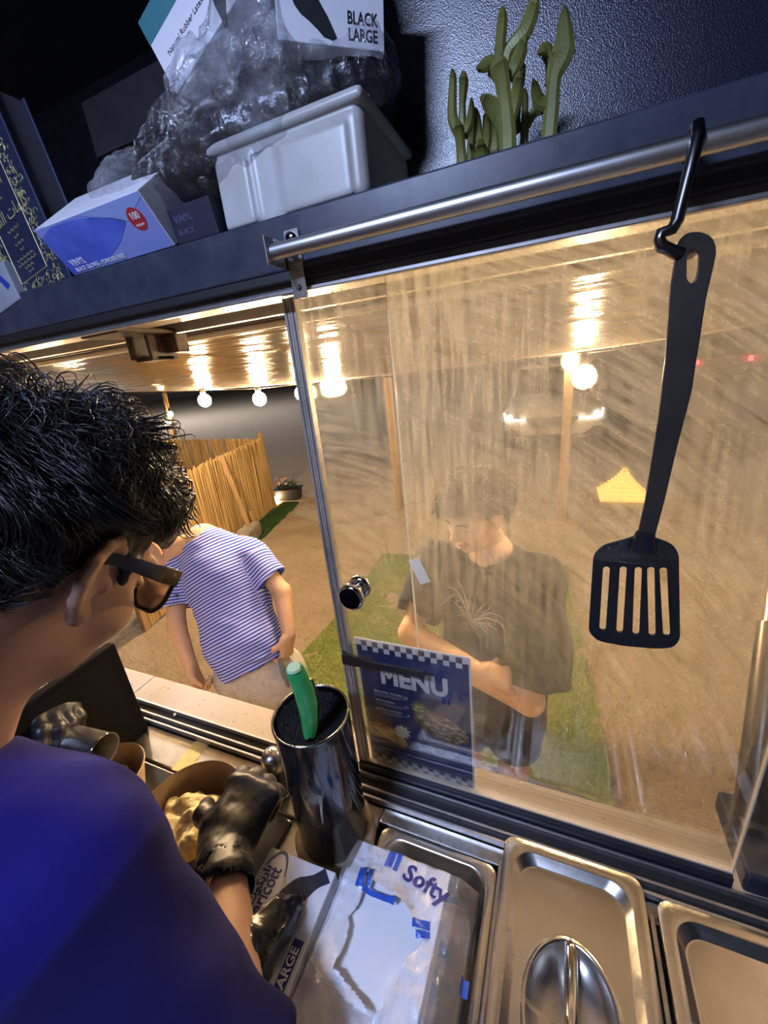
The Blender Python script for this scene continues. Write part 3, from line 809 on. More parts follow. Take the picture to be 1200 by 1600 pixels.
# star-leaved plant at its foot
sp = thing('spiky_plant', 'spiky plant with yellow star flowers above the reed fence', 'plant', tuple(at(258, 742, 1, 5.2)))
sp.location.z = 0.0
M_YEL = P('yellow_flower', (0.65, 0.50, 0.12), 0.6)
mb = MB(); r = np.random.default_rng(21)
for k in range(26):
    a = r.uniform(0, 6.28); ln = r.uniform(0.25, 0.55); el = r.uniform(0.5, 1.4); b0 = Vector((0, 0, 0.75 + r.uniform(0, 0.25)))
    tp_ = b0 + Vector((math.cos(a) * math.cos(el), math.sin(a) * math.cos(el), math.sin(el))) * ln
    sd = Vector((-math.sin(a), math.cos(a), 0)) * 0.025; md = b0.lerp(tp_, 0.4); mb.add([b0, md - sd, tp_, md + sd], [[0, 1, 2, 3]])
mb.tube([(0, 0, -0.05), (0.02, 0, 0.5), (0, 0, 0.95)], [0.05, 0.045, 0.04], 7)
mb.build('foliage', M_LEAF, sp)
for px, py in ((258, 690), (252, 700), (262, 706), (285, 683), (249, 684)):
    c = Vector(at(px, py, 1, 5.2)) - sp.location; mb = MB()
    for i in range(5):
        w = i * 2 * math.pi / 5 + 0.3; tp_ = c + Vector((math.cos(w) * 0.09, -0.02, math.sin(w) * 0.09)); sd = Vector((-math.sin(w), 0, math.cos(w))) * 0.018; md = c.lerp(tp_, 0.45)
        mb.add([c, md - sd, tp_, md + sd], [[0, 1, 2, 3]])
    mb.build('flower', M_YEL, sp)
    MB().tube([c, (c.x * 0.5, c.y * 0.5, 0.9)], 0.006, 5).build('stalk', M_LEAF, sp)
# dark seat back showing over the fence
c = at(284, 736, 1, 4.3)
ch = thing('garden_chair', 'black garden chair whose rounded back shows above the reed fence', 'chair', (float(c[0]), float(c[1]), 0))
s = SDF((-0.35, -0.1, float(c[2]) - 0.45), (0.35, 0.15, float(c[2]) + 0.1), 0.02)
s.rbox((0, 0, float(c[2]) - 0.17), (0.24, 0.03, 0.22), 0.03, None, 0); s.build('backrest', MP, ch)
MB().box((-0.24, 0.0, 0.40), (0.24, 0.46, 0.45), 0, 0.02).build('seat', MP, ch)
for lx in (-0.21, 0.21):
    for ly in (0.02, 0.43): MB().tube([(lx, ly, -0.02), (lx, ly, 0.41)], 0.018, 8).build('leg', MP, ch)
    MB().tube([(lx, 0.02, 0.42), (lx, 0.0, float(c[2]) - 0.3)], 0.015, 8).build('back_rail', MP, ch)

# ---- timber posts
b = at(625, 798, 2, 0.0)
o = MB().box((-0.045, -0.045, -0.2), (0.045, 0.045, 3.2), 0, 0.006).build('timber_post', M_WOOD); o.location = (float(b[0]), float(b[1]), 0); tag(o, 'tall orange timber post seen at the second pane edge', 'post')
b = at(877, 818, 2, 0.0)
tp2 = thing('timber_post', 'pale timber post on a small base in front of the white car', 'post', (float(b[0]), float(b[1]), 0))
MB().box((-0.05, -0.05, -0.1), (0.05, 0.05, 1.98), 0, 0.006).build('post', M_WOOD, tp2)
MB().box((-0.16, -0.10, -0.02), (0.20, 0.10, 0.035), 0, 0.006).build('foot_plate', M_WOOD, tp2)
bl = MB().bm(globe(0.06), 0, True, Matrix.Translation((0.0, -0.09, 1.93))).build('bulb', emit_mat('lit_bulb_post', WARM, bulb_strength(42.0, 0.06)), tp2)
MB().lathe([(0.02, 0.055), (0.024, 0.10), (0.012, 0.12)], (0, -0.09, 1.93), 10).build('socket', M_SOCK, bl)
c = at(972, 776, 2, 0.0)
ln = thing('floor_lantern', 'glowing yellow wicker pyramid lantern on the sand', 'lantern', (float(c[0]), float(c[1]), 0))
Mw = P('glowing_wicker', (0.60, 0.36, 0.08), 0.6, emit=(1.0, 0.62, 0.16), es=1.1)
for k in range(9):
    q = k / 8; w = 0.27 * (1 - q) ** 1.3 + 0.035
    mb = MB(); mb.box((-w, -w, 0.02 + 0.046 * k), (w, w, 0.02 + 0.046 * k + 0.032), 0, 0.006); mb.build('wicker_ring', Mw, ln)
MB().tube([(0, 0, 0.0), (0, 0, 0.45)], 0.02, 8).build('stem', M_WOOD, ln)

# ---- cars
M_GLASSD = P('car_window', (0.02, 0.025, 0.03), 0.05, 0, spec=0.8)
M_TYRE = P('tyre', (0.015, 0.015, 0.015), 0.8)
M_GRILL = P('black_grille', (0.012, 0.012, 0.013), 0.35)
M_DRL = emit_mat('running_light', (1.0, 0.93, 0.80), 16.0)
M_TAIL = emit_mat('tail_light', (1.0, 0.05, 0.06), 9.0)
def loft(mb, secs, mi=0, close=True, smooth=True):
    n = len(secs[0]); vs = [p for s_ in secs for p in s_]; fs = []
    for i in range(len(secs) - 1):
        for k in range(n if close else n - 1):
            k2 = (k + 1) % n; fs.append([i * n + k, i * n + k2, (i + 1) * n + k2, (i + 1) * n + k])
    mb.add(vs, fs, mi, smooth); mb.add(secs[0], [list(range(n))[::-1]], mi); mb.add(secs[-1], [list(range(n))], mi)
def car_sec(y, w, zb, zt, crown=0.05, r=0.10):
    pts = []
    for k in range(20):
        a = -math.pi / 2 + 2 * math.pi * (k + 0.5) / 20; cx = math.copysign(abs(math.cos(a)) ** 0.35, math.cos(a)); cz = math.copysign(abs(math.sin(a)) ** 0.45, math.sin(a))
        z = (zb + zt) / 2 + cz * (zt - zb) / 2
        pts.append((cx * w, y, z + (crown * (1 - (cx) ** 2) if cz > 0 else 0)))
    return pts
def car(name, label, loc, rz, paint, lights):
    c = thing(name, label, 'car', loc, rot=(0, 0, rz))
    mb = MB(); loft(mb, [car_sec(0.0, 0.80, 0.34, 0.84), car_sec(0.10, 0.92, 0.30, 0.93), car_sec(0.5, 0.96, 0.28, 1.02), car_sec(1.25, 0.97, 0.26, 1.10), car_sec(2.6, 0.98, 0.26, 1.12), car_sec(3.9, 0.97, 0.28, 1.10), car_sec(4.5, 0.94, 0.32, 1.05), car_sec(4.62, 0.84, 0.38, 0.98)])
    mb.build('body', paint, c)
    mb = MB(); loft(mb, [car_sec(1.15, 0.84, 1.0, 1.08, 0.0), car_sec(1.95, 0.76, 1.0, 1.66, 0.03), cs := car_sec(2.6, 0.76, 1.0, 1.74, 0.03), car_sec(3.7, 0.74, 1.0, 1.70, 0.03), car_sec(4.45, 0.76, 1.0, 1.15, 0.02)])
    mb.build('cabin_glass', M_GLASSD, c)
    mb = MB(); loft(mb, [car_sec(1.90, 0.70, 1.64, 1.70, 0.02), car_sec(2.6, 0.74, 1.70, 1.80, 0.03), car_sec(3.75, 0.71, 1.66, 1.74, 0.02)]); mb.build('roof', paint, c)
    for sx in (-1, 1):
        MB().tube([(sx * 0.80, 1.20, 1.08), (sx * 0.735, 1.92, 1.69)], 0.03, 6).build('windscreen_pillar', paint, c)
        m = MB(); m.box((sx * 1.0 - 0.05, 1.42, 1.08), (sx * 1.0 + 0.10 * sx + 0.05, 1.58, 1.25), 0, 0.04); m.build('mirror', paint, c)
        for y in (0.85, 3.75):
            W = Matrix.Rotation(math.radians(90), 4, 'Y'); w_ = MB(); w_.lathe([(0.20, -0.11), (0.34, -0.11), (0.37, -0.08), (0.37, 0.08), (0.34, 0.11), (0.20, 0.11)], (sx * 0.86, y, 0.36), 24, M=W); w_ = w_.build('wheel', M_TYRE, c)
            MB().lathe([(0.21, -0.115), (0.20, 0.115)], (sx * 0.86, y, 0.36), 18, M=W).build('rim', M_STEEL2, w_)
        # headlight: sloped wedge with an L-shaped running light
        hl = MB(); hl.prism([(sx * 0.50, 0.74), (sx * 0.86, 0.92), (sx * 0.93, 0.90), (sx * 0.92, 0.76), (sx * 0.80, 0.70)], (0, 0.04, 0), (1, 0, 0), (0, 0, 1), 0.09); hl = hl.build('headlight', M_GLASSD, c)
        m = MB(); m.tube([(sx * 0.50, -0.052, 0.745), (sx * 0.74, -0.052, 0.735), (sx * 0.885, -0.052, 0.76), (sx * 0.905, -0.052, 0.90)], 0.016, 6); m.build('running_light', M_DRL if lights else M_GLASSD, hl)
        m = MB(); m.bm(globe(0.055, 12, 8), 0, True, Matrix.Translation((sx * 0.80, -0.03, 0.80))); m.build('lamp', M_DRL if lights else M_GLASSD, hl)
        m = MB(); m.prism([(sx * 0.56, 0.40), (sx * 0.90, 0.42), (sx * 0.92, 0.55), (sx * 0.78, 0.56)], (0, 0.03, 0), (1, 0, 0), (0, 0, 1), 0.09); m.build('air_intake', M_GRILL, c)
        m = MB(); m.box((sx * 0.84 - 0.07, 4.58, 0.82), (sx * 0.84 + 0.07, 4.66, 1.0), 0, 0.02); m.build('tail_light', M_TAIL if not lights else P('tail_lens', (0.3, 0.01, 0.01), 0.2), c)
    gr = MB(); gr.prism([(-0.50, 0.76), (0.50, 0.76), (0.36, 0.58), (-0.36, 0.58)][::-1], (0, 0.0, 0), (1, 0, 0), (0, 0, 1), 0.05); gr = gr.build('grille', M_GRILL, c)
    for z in (0.61, 0.655, 0.70, 0.745): MB().box((-0.44, -0.058, z - 0.007), (0.44, -0.045, z + 0.007)).build('grille_bar', M_STEEL2, gr)
    m = MB(); m.prism([(-0.55, 0.42), (0.55, 0.42), (0.40, 0.34), (-0.40, 0.34)][::-1], (0, 0.02, 0), (1, 0, 0), (0, 0, 1), 0.05); m.build('lower_grille', M_GRILL, c)
    npl = MB(); npl.box((-0.27, -0.065, 0.445), (0.27, -0.045, 0.555), 0, 0.004); npl = npl.build('number_plate', P('plate_white', (0.75, 0.72, 0.66), 0.4), c)
    if lights:
        MR = P('plate_red', (0.45, 0.06, 0.05), 0.4); MKD = P('plate_ink', (0.03, 0.03, 0.03), 0.4)
        lettering('650437', 0.105, P('plate_brown', (0.30, 0.12, 0.06), 0.4), npl, (0.035, -0.0655, 0.498), (1, 0, 0), (0, 0, 1), bold=0.002)
        MB().box((-0.255, -0.0668, 0.46), (-0.19, -0.0655, 0.54)).build('emblem', MR, npl)
        m = MB(); m.box((-0.272, -0.0672, 0.443), (0.272, -0.0652, 0.449)); m.build('frame_edge', MKD, npl); m = MB(); m.box((-0.272, -0.0672, 0.551), (0.272, -0.0652, 0.557)); m.build('frame_edge', MKD, npl)
    return c
M_WHITEP = P('white_car_paint', (0.62, 0.58, 0.52), 0.25, coat=0.6)
car('parked_car', 'white parked car with glowing headlights facing the trailer', (-0.13, 8.45, 0.0), math.radians(2), M_WHITEP, True)
rp = at(1092, 556, 1, 20.0)
car('parked_car', 'dark far car showing a red tail light', (float(rp[0]) + 0.80, 24.6, float(rp[2]) - 0.90 - 0.0), math.radians(180), P('dark_car_paint', (0.03, 0.03, 0.035), 0.25, coat=0.5), False).location.z = 0.0

# ================================================================== OVERHEAD SHELF
sh = thing('overhead_shelf', 'dark painted shelf with a raised lip above the serving hatch', 'shelf', (0, 0, 2.25))
MB().box((-2.2, -0.036, -0.048), (0.60, -0.028, 0.001), 0, 0.002).build('lip', M_LIP, sh)
MB().box((-2.2, -0.030, -0.020), (0.60, 0.119, -0.0005)).build('board', M_BLACKP, sh)
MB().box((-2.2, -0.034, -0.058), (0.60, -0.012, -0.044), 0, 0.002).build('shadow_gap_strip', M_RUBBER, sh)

def curve_plate(name, outer, holes, th, mat, parent, place, bev=0.0):
    """flat plate with holes from 2-D outlines; place(u,v,w) -> xyz"""
    cu = bpy.data.curves.new('plate', 'CURVE'); cu.dimensions = '2D'; cu.fill_mode = 'BOTH'; cu.extrude = th / 2; cu.bevel_depth = bev; cu.bevel_resolution = 1
    for lp_ in [outer] + list(holes):
        s_ = cu.splines.new('POLY'); s_.points.add(len(lp_) - 1); s_.use_cyclic_u = True
        for p_, q_ in zip(s_.points, lp_): p_.co = (q_[0], q_[1], 0, 1)
    o = bpy.data.objects.new('plate', cu); COL.objects.link(o)
    me = bpy.data.meshes.new_from_object(o.evaluated_get(bpy.context.evaluated_depsgraph_get()))
    bpy.data.objects.remove(o); bpy.data.curves.remove(cu)
    for v in me.vertices: v.co = Vector(place(v.co.x, v.co.y, v.co.z))
    me.materials.clear()
    return link(name, me, mat, parent)
def roundpoly(pts, rad, n=5):
    out = []; N = len(pts)
    for i in range(N):
        p = Vector(pts[i] + (0,)); a = Vector(pts[i - 1] + (0,)); b = Vector(pts[(i + 1) % N] + (0,))
        r = rad[i] if isinstance(rad, (list, tuple)) else rad
        da = (a - p); db = (b - p); r = min(r, 0.45 * da.length, 0.45 * db.length)
        p0 = p + da.normalized() * r; p1 = p + db.normalized() * r
        for k in range(n + 1):
            q = k / n; c = p0 * (1 - q) ** 2 + p * 2 * q * (1 - q) + p1 * q * q; out.append((c.x, c.y))
    return out
def px2(pts, Y):
    r = []
    for a, b in pts:
        q = at(a, b, 1, Y); r.append((float(q[0]), float(q[2])))
    return r

# ---- hanging rail
YB = -0.060
r0 = at(432, 390, 1, YB); r1 = at(1200, 203, 1, YB)
zb = float((r0[2] + r1[2]) / 2)
rl = thing('hanging_rail', 'stainless steel hanging rail fixed under the shelf lip', 'rail', (0, YB, zb))
x0 = float(at(425, 385, 1, YB)[0])
MB().tube([(x0, 0, 0), (0.75, 0, 0)], 0.0072, 20).build('tube', P('satin_rail', (0.55, 0.54, 0.52), 0.38, 1.0, var=0.1, vs=30), rl)
br = MB(); br.box((x0 - 0.0018, -0.011, -0.012), (x0, 0.025, 0.013), 0, 0.0006).build('bracket_cheek', M_STEEL, rl)
xb = float(at(457, 375, 1, -0.037)[0])
cx = xb - 0.0
pl_ = curve_plate('bracket_plate', roundpoly([(-0.0085, -0.040), (0.0085, -0.040), (0.0085, 0.022), (-0.0085, 0.022)], 0.002), [circ(0, -0.030, 0.0032, n=14)], 0.0015, M_STEEL, rl, lambda u, v, w: (cx + u, 0.0225 - w, v))
MB().lathe([(0.0062, 0), (0.0060, 0.0022), (0.0035, 0.0036), (0.001, 0.0038)], (0, 0, 0), 18, M=Matrix.Translation((cx, 0.0212, 0.014)) @ Matrix.Rotation(math.radians(90), 4, 'X')).build('screw', M_CHROME, pl_)
MB().box((cx - 0.003, 0.0, -0.003), (cx + 0.003, 0.022, 0.003)).build('arm', M_STEEL, rl)

# ---- hook over the rail
M_DARKST = P('dark_steel', (0.20, 0.19, 0.19), 0.25, 1.0, var=0.3, vs=30)
hz = zb + 0.0075
def ap(px, py, Y): return Vector(at(px, py, 1, Y))
hk = MB()
top = ap(1092, 203, YB - 0.009)
path = [Vector((top.x, YB + 0.009, zb - 0.006)), Vector((top.x, YB + 0.0095, zb + 0.002)), Vector((top.x, YB + 0.005, hz + 0.002)), Vector((top.x, YB - 0.004, hz + 0.0025)), Vector((top.x, YB - 0.010, zb + 0.002)),
        ap(1078, 265, -0.073), ap(1058, 345, -0.078), ap(1050, 358, -0.079), ap(1033, 364, -0.080), ap(1030, 376, -0.080), ap(1034, 385, -0.079), ap(1058, 396, -0.073), ap(1080, 396, -0.062), ap(1086, 390, -0.060)]
hk.tube(path, 0.0030, 8, flat=((0, 1, 0), 1.35))
tag(hk.build('s_hook', M_DARKST), 'bent steel hook hanging over the right end of the rail', 'hook')

# ---- slotted turner
YS = -0.069
tn = thing('slotted_turner', 'long black-handled slotted steel turner hanging from the hook', 'spatula', tuple(ap(1083, 398, YS)))
O0 = tn.location.copy()
def placeS(bend):
    return lambda u, v, w: (u - O0.x, bend(v) - w, v - O0.z)
M_TURN = P('black_steel', (0.018, 0.019, 0.026), 0.26, 0.35, var=0.4, vs=14, vcol=(0.035, 0.030, 0.03), spec=0.6)
zt = float(ap(1005, 840, YS).z); zbot = float(ap(993, 1018, YS).z)
bl_out = px2([(1003, 832), (1018, 838), (1052, 852), (1063, 872), (1066, 1008), (1056, 1021), (1030, 1023), (975, 1018), (935, 1010), (921, 996), (929, 872), (942, 855), (982, 842)], YS)
bl_out = roundpoly(bl_out, 0.006, 3)
slots = []
for (xa, ya, xb_, yb_) in ((949, 897, 943, 989), (976, 897, 970, 993), (1000, 898, 996, 996), (1020, 898, 1022, 998), (1040, 899, 1045, 998)):
    a = px2([(xa, ya)], YS)[0]; b = px2([(xb_, yb_)], YS)[0]; r = 0.0033; sl_ = []
    for k in range(9): w = math.pi * k / 8; sl_.append((a[0] + r * math.cos(w), a[1] + r * math.sin(w)))
    for k in range(9): w = math.pi + math.pi * k / 8; sl_.append((b[0] + r * math.cos(w), b[1] + r * math.sin(w)))
    slots.append(sl_)
curve_plate('blade', bl_out, slots, 0.0016, M_TURN, tn, placeS(lambda v: 0.010 * min(1, max(0, (zt - v) / 0.03)) - 0.010 * 0), 0.0004)
hd = px2([(1060, 378), (1072, 366), (1092, 364), (1110, 372), (1117, 392), (1098, 470), (1075, 610), (1052, 700), (1035, 780), (1021, 838), (1020, 850), (990, 850), (996, 838), (1008, 780), (1027, 650), (1038, 560), (1047, 450)], YS)
hole = px2([(1070, 405), (1075, 392), (1086, 388), (1092, 396), (1090, 425), (1084, 442), (1076, 446), (1069, 438)], YS)
hb = lambda v: 0.006 * math.sin(math.pi * min(1, max(0, (v - zt) / 0.22)))
curve_plate('handle', roundpoly(hd, 0.004, 3), [roundpoly(hole, 0.002, 3)], 0.0026, P('dark_handle_steel', (0.055, 0.048, 0.045), 0.3, 0.55, var=0.4, vs=10, vcol=(0.09, 0.075, 0.065)), tn, placeS(lambda v: -hb(v) - 0.0005), 0.0006)
MB().tube([Vector((ap(1007, 830, YS).x, YS - 0.004, ap(1007, 830, YS).z)) - O0, Vector((ap(1004, 858, YS).x, YS + 0.001, ap(1004, 858, YS).z)) - O0], [0.005, 0.0075], 10, flat=((0, 1, 0), 1.5)).build('neck', M_TURN, tn)

# ---- olive metal sea-plant ornament
M_OLIVE = P('olive_enamel', (0.23, 0.235, 0.055), 0.42, 0.1, var=0.35, vs=12, vcol=(0.13, 0.14, 0.035), spec=0.5)
orn = thing('plant_ornament', 'olive green cut-metal seaweed ornament on the shelf', 'ornament', (-0.05, 0.04, 2.25))
def frond(branches, Y, name='frond'):
    mb = MB()
    for pts_, ws in branches:
        ps = []
        for (u, v) in pts_:
            q = Vector(at(680 + u / 4, 10 + v / 4, 1, Y)) - orn.location; ps.append(q)
        # resample to a smooth path
        out = []; rr = []
        n = len(ps)
        for i in range(n - 1):
            for k in range(5):
                q = k / 5; a = ps[max(i - 1, 0)]; b = ps[i]; c = ps[i + 1]; d_ = ps[min(i + 2, n - 1)]
                out.append(0.5 * ((2 * b) + (c - a) * q + (2 * a - 5 * b + 4 * c - d_) * q * q + (-a + 3 * b - 3 * c + d_) * q ** 3)); rr.append(ws[i] * (1 - q) + ws[i + 1] * q)
        out.append(ps[-1]); rr.append(ws[-1])
        for j, o_ in enumerate(out): o_.y += 0.012 * math.sin(j * 0.35 + len(ps)) * j / len(out)
        mb.tube(out, [w * 0.000165 for w in rr], 8, flat=((0, 1, 0), 1.0) if False else None)
    o = mb.build(name, M_OLIVE, orn)
    # flatten each frond to sheet thickness
    ys = [v.co.y for v in o.data.vertices]; 
    return o
def flatfrond(branches, Y):
    """paddle-shaped sheet metal leaves, 2 mm thick, gently curled"""
    mb = MB()
    for pts_, ws in branches:
        ps = [Vector(at(680 + u / 4, 10 + v / 4, 1, Y)) - orn.location for u, v in pts_]; out = []; rr = []; n = len(ps)
        for i in range(n - 1):
            for k in range(6):
                q = k / 6; a = ps[max(i - 1, 0)]; b = ps[i]; c = ps[i + 1]; d_ = ps[min(i + 2, n - 1)]
                out.append(0.5 * ((2 * b) + (c - a) * q + (2 * a - 5 * b + 4 * c - d_) * q * q + (-a + 3 * b - 3 * c + d_) * q ** 3)); rr.append(ws[i] * (1 - q) + ws[i + 1] * q)
        out.append(ps[-1]); rr.append(ws[-1] * 0.9); tip_ = out[-1] + (out[-1] - out[-2]).normalized() * ws[-1] * 0.00013; out.append(tip_); rr.append(ws[-1] * 0.45)
        vs = []; m = len(out)
        for j, p in enumerate(out):
            tdir = (out[min(j + 1, m - 1)] - out[max(j - 1, 0)]).normalized(); sd = Vector((-tdir.z, 0, tdir.x)).normalized()
            w = rr[j] * 0.00021; cy = -0.016 * (j / m) ** 2
            for f_, dy in ((-1, 0.0022), (-0.5, 0.0), (0.5, 0.0), (1, 0.0022)):
                vs.append(p + sd * (w * f_) + Vector((0, cy + dy, 0)))
        for j in range(m):
            for k in range(4): vs.append(vs[j * 4 + k] + Vector((0, 0.0018, 0)))
        fs = []; B = m * 4
        for j in range(m - 1):
            for k in range(3):
                a = j * 4 + k; fs.append([a, a + 1, a + 5, a + 4]); fs.append([B + a, B + a + 4, B + a + 5, B + a + 1])
            a = j * 4; fs.append([a, a + 4, B + a + 4, B + a]); a = j * 4 + 3; fs.append([a, B + a, B + a + 4, a + 4])
        a = (m - 1) * 4; fs.append([a, a + 1, a + 2, a + 3][::-1]); 
        mb.add(vs, fs, 0, False)
    return mb.build('frond', M_OLIVE, orn)
flatfrond([([(168, 1010), (160, 880), (158, 780)], (26, 20, 24)), ([(155, 800), (108, 690), (125, 460)], (24, 22, 14)), ([(165, 790), (170, 610), (190, 485)], (18, 14, 22)), ([(170, 810), (215, 720), (240, 630)], (18, 20, 10))], 0.025)
flatfrond([([(285, 990), (292, 890)], (34, 26)), ([(290, 930), (275, 800), (268, 690)], (24, 18, 12)), ([(300, 940), (325, 830), (335, 735)], (20, 20, 12)), ([(270, 980), (235, 900)], (16, 10))], 0.035)
flatfrond([([(450, 940), (450, 780), (432, 560), (410, 400)], (36, 36, 28, 34)), ([(408, 400), (405, 280), (428, 95)], (26, 22, 20)), ([(432, 430), (455, 280), (560, 170), (622, 45)], (14, 26, 30, 26)), ([(415, 420), (340, 365), (285, 430)], (30, 32, 16)), ([(455, 450), (510, 350), (558, 268)], (20, 30, 22)), ([(460, 740), (500, 590), (528, 490)], (22, 26, 22)), ([(455, 780), (400, 670), (318, 615)], (32, 40, 22))], 0.03)
flatfrond([([(705, 850), (725, 650), (745, 450), (800, 300), (805, 90)], (32, 30, 26, 44, 14)), ([(715, 480), (718, 350), (690, 285), (655, 345)], (20, 18, 26, 10)), ([(722, 600), (650, 595), (622, 520)], (26, 26, 14))], 0.035)
flatfrond([([(552, 880), (560, 720), (566, 575)], (20, 16, 12)), ([(560, 760), (620, 660), (695, 660)], (14, 20, 22)), ([(520, 790), (505, 660), (545, 420)], (14, 20, 20))], 0.055)
flatfrond([([(370, 960), (355, 800), (330, 730)], (26, 40, 22)), ([(215, 960), (230, 800), (255, 740)], (16, 22, 14))], 0.065)
MB().box((-0.055, -0.03, 0.0), (0.055, 0.040, 0.004), 0, 0.001).build('base_plate', M_BLACKP, orn)

# ---- white plastic tub
M_WHITE = P('white_plastic', (0.50, 0.51, 0.50), 0.35, var=0.12, vs=14, vcol=(0.42, 0.40, 0.36), spec=0.5)
tub = thing('plastic_tub', 'white plastic tub with ribbed front on the shelf edge', 'tub', (-0.262, 0.045, 2.2505))
s = SDF((-0.12, -0.09, -0.01), (0.12, 0.10, 0.095), 0.0025)
s.rbox((0, 0, 0.036), (0.088, 0.068, 0.036), 0.010, None, 0)
s.rbox((0, 0, 0.0755), (0.092, 0.072, 0.005), 0.004, None, 0.004)
s.rbox((-0.022, -0.070, 0.032), (0.014, 0.004, 0.034), 0.002, None, 0.002, 'sub')
s.rbox((0.035, -0.068, 0.032), (0.038, 0.003, 0.028), 0.002, None, 0.003)
s.rbox((-0.062, -0.068, 0.032), (0.020, 0.003, 0.028), 0.002, None, 0.003)
s.build('body', M_WHITE, tub)

# ---- crumpled clear bag full of black gloves
def film_mat(name, FILM_DIFF, g0):
  t = NT(name); vec = t.coord('Object')
  h = t.math('ADD', t.noise(vec, 38, 5, 0.7, 1.2), t.math('MULTIPLY', t.noise(vec, 110, 3, 0.6, 1.0), 0.5))
  nb = t.bump(h, 0.9, 0.008)
  trn = t.n('BsdfTransparent', ins={'Color': (0.93, 0.93, 0.95, 1)}); gls = t.n('BsdfGlossy', ins={'Color': (1, 1, 1, 1), 'Roughness': 0.10, 'Normal': nb}); tl = t.n('BsdfDiffuse', ins={'Color': (0.75, 0.75, 0.8, 1), 'Normal': nb})
  lw = t.n('LayerWeight', ins={'Blend': 0.30})
  m1 = t.n('MixShader', ins={'Fac': t.math('MULTIPLY_ADD', lw.outputs['Facing'], 0.50, g0)}); t.set(m1, 1, trn.outputs[0]); t.set(m1, 2, gls.outputs[0])
  m2 = t.n('MixShader', ins={'Fac': t.math('MULTIPLY', t.ramp(t.noise(vec, 24, 4, 0.7), [(0.50, (0, 0, 0)), (0.80, (1, 1, 1))]), FILM_DIFF)}); t.set(m2, 1, m1.outputs[0]); t.set(m2, 2, tl.outputs[0])
  return t.surf(m2.outputs[0])

M_FILM = film_mat('clear_crumpled_film', 0.06, 0.05); M_FILM2 = film_mat('bunched_film', 0.55, 0.10)
M_GLOVE = P('black_nitrile', (0.010, 0.010, 0.012), 0.28, bump=0.5, bs=45, bd=0.004, spec=0.6)
bag = thing('plastic_bag', 'crumpled clear plastic bag of black gloves slumped over the white tub', 'bag', (-0.33, 0.03, 2.2505))
ob = np.array(bag.location)
def lump(s, px, py, Y, r, k=0.02): s.ell(at(px, py, 1, Y) - ob, r, None, k)
s = SDF((-0.30, -0.10, -0.01), (0.30, 0.085, 0.26), 0.0035)
lump(s, 265, 290, 0.005, (0.050, 0.032, 0.026)); lump(s, 330, 245, 0.01, (0.07, 0.040, 0.036)); lump(s, 420, 200, 0.025, (0.09, 0.045, 0.042)); lump(s, 505, 165, 0.05, (0.085, 0.045, 0.045)); lump(s, 545, 195, 0.06, (0.045, 0.03, 0.05)); lump(s, 380, 270, 0.05, (0.09, 0.05, 0.045))
s.warp(lambda p: 0.007 * np.abs(vnoise(p * np.array([0.7, 1, 1.6]), 34, 1)) + 0.004 * np.abs(vnoise(p * np.array([0.8, 1, 1.5]), 70, 2)) - 0.004); s.build('black_gloves', M_GLOVE, bag)
s = SDF((-0.34, -0.11, -0.01), (0.34, 0.088, 0.30), 0.0030)
lump(s, 240, 298, 0.0, (0.068, 0.040, 0.032), 0.03); lump(s, 198, 308, -0.005, (0.045, 0.022, 0.015), 0.03); lump(s, 320, 240, 0.0, (0.082, 0.05, 0.050), 0.03); lump(s, 400, 185, 0.01, (0.095, 0.055, 0.056), 0.03); lump(s, 480, 155, 0.04, (0.10, 0.055, 0.052), 0.03)
s.warp(lambda p: 0.012 * np.abs(vnoise(p * np.array([0.8, 1, 1.3]) + 0.02 * vnoise(p, 20, 8)[:, None], 26, 5)) + 0.006 * np.abs(vnoise(p, 60, 6)) + 0.003 * np.abs(vnoise(p, 120, 7)) - 0.008)
s.build('clear_film', M_FILM, bag)
s = SDF((-0.34, -0.11, -0.01), (0.34, 0.088, 0.30), 0.0030)
lump(s, 395, 60, -0.008, (0.042, 0.030, 0.080), 0.04); lump(s, 330, 165, 0.0, (0.045, 0.035, 0.050), 0.03); lump(s, 430, 20, -0.005, (0.03, 0.03, 0.05), 0.03)
s.warp(lambda p: 0.014 * np.abs(vnoise(p * np.array([1.5, 1, 0.7]) + 0.02 * vnoise(p, 20, 8)[:, None], 30, 15)) + 0.006 * np.abs(vnoise(p, 70, 16)) - 0.006)
s.build('bunched_film', M_FILM2, bag)

# ---- glove boxes on the shelf
M_CARD = P('white_card', (0.74, 0.74, 0.78), 0.5, var=0.06, vs=20)
M_INK = P('black_ink', (0.012, 0.012, 0.016), 0.5); M_NAVYINK = P('navy_ink', (0.035, 0.035, 0.22), 0.45); M_TEAL = P('teal_ink', (0.03, 0.17, 0.20), 0.45); M_GOLD = P('gold_ink', (0.62, 0.46, 0.16), 0.45)
HAND = [(0.0, 0.010), (0.012, 0.016), (0.030, 0.019), (0.046, 0.024), (0.056, 0.020), (0.070, 0.022), (0.071, -0.010), (0.056, -0.011), (0.046, -0.016), (0.036, -0.024), (0.024, -0.033), (0.016, -0.034), (0.022, -0.026), (0.029, -0.016), (0.022, -0.014), (0.014, -0.014), (0.004, -0.010), (0.008, -0.004), (0.000, 0.0)]
def frame_empty(name, label, cat, O, U, V):
    """Empty whose local x,y,z are U, V, UxV"""
    o = thing(name, label, cat)
    U = Vector(U).normalized(); V = (Vector(V) - U * Vector(V).dot(U)).normalized(); N = U.cross(V)
    o.matrix_world = Matrix(((U.x, V.x, N.x, O[0]), (U.y, V.y, N.y, O[1]), (U.z, V.z, N.z, O[2]), (0, 0, 0, 1)))
    return o
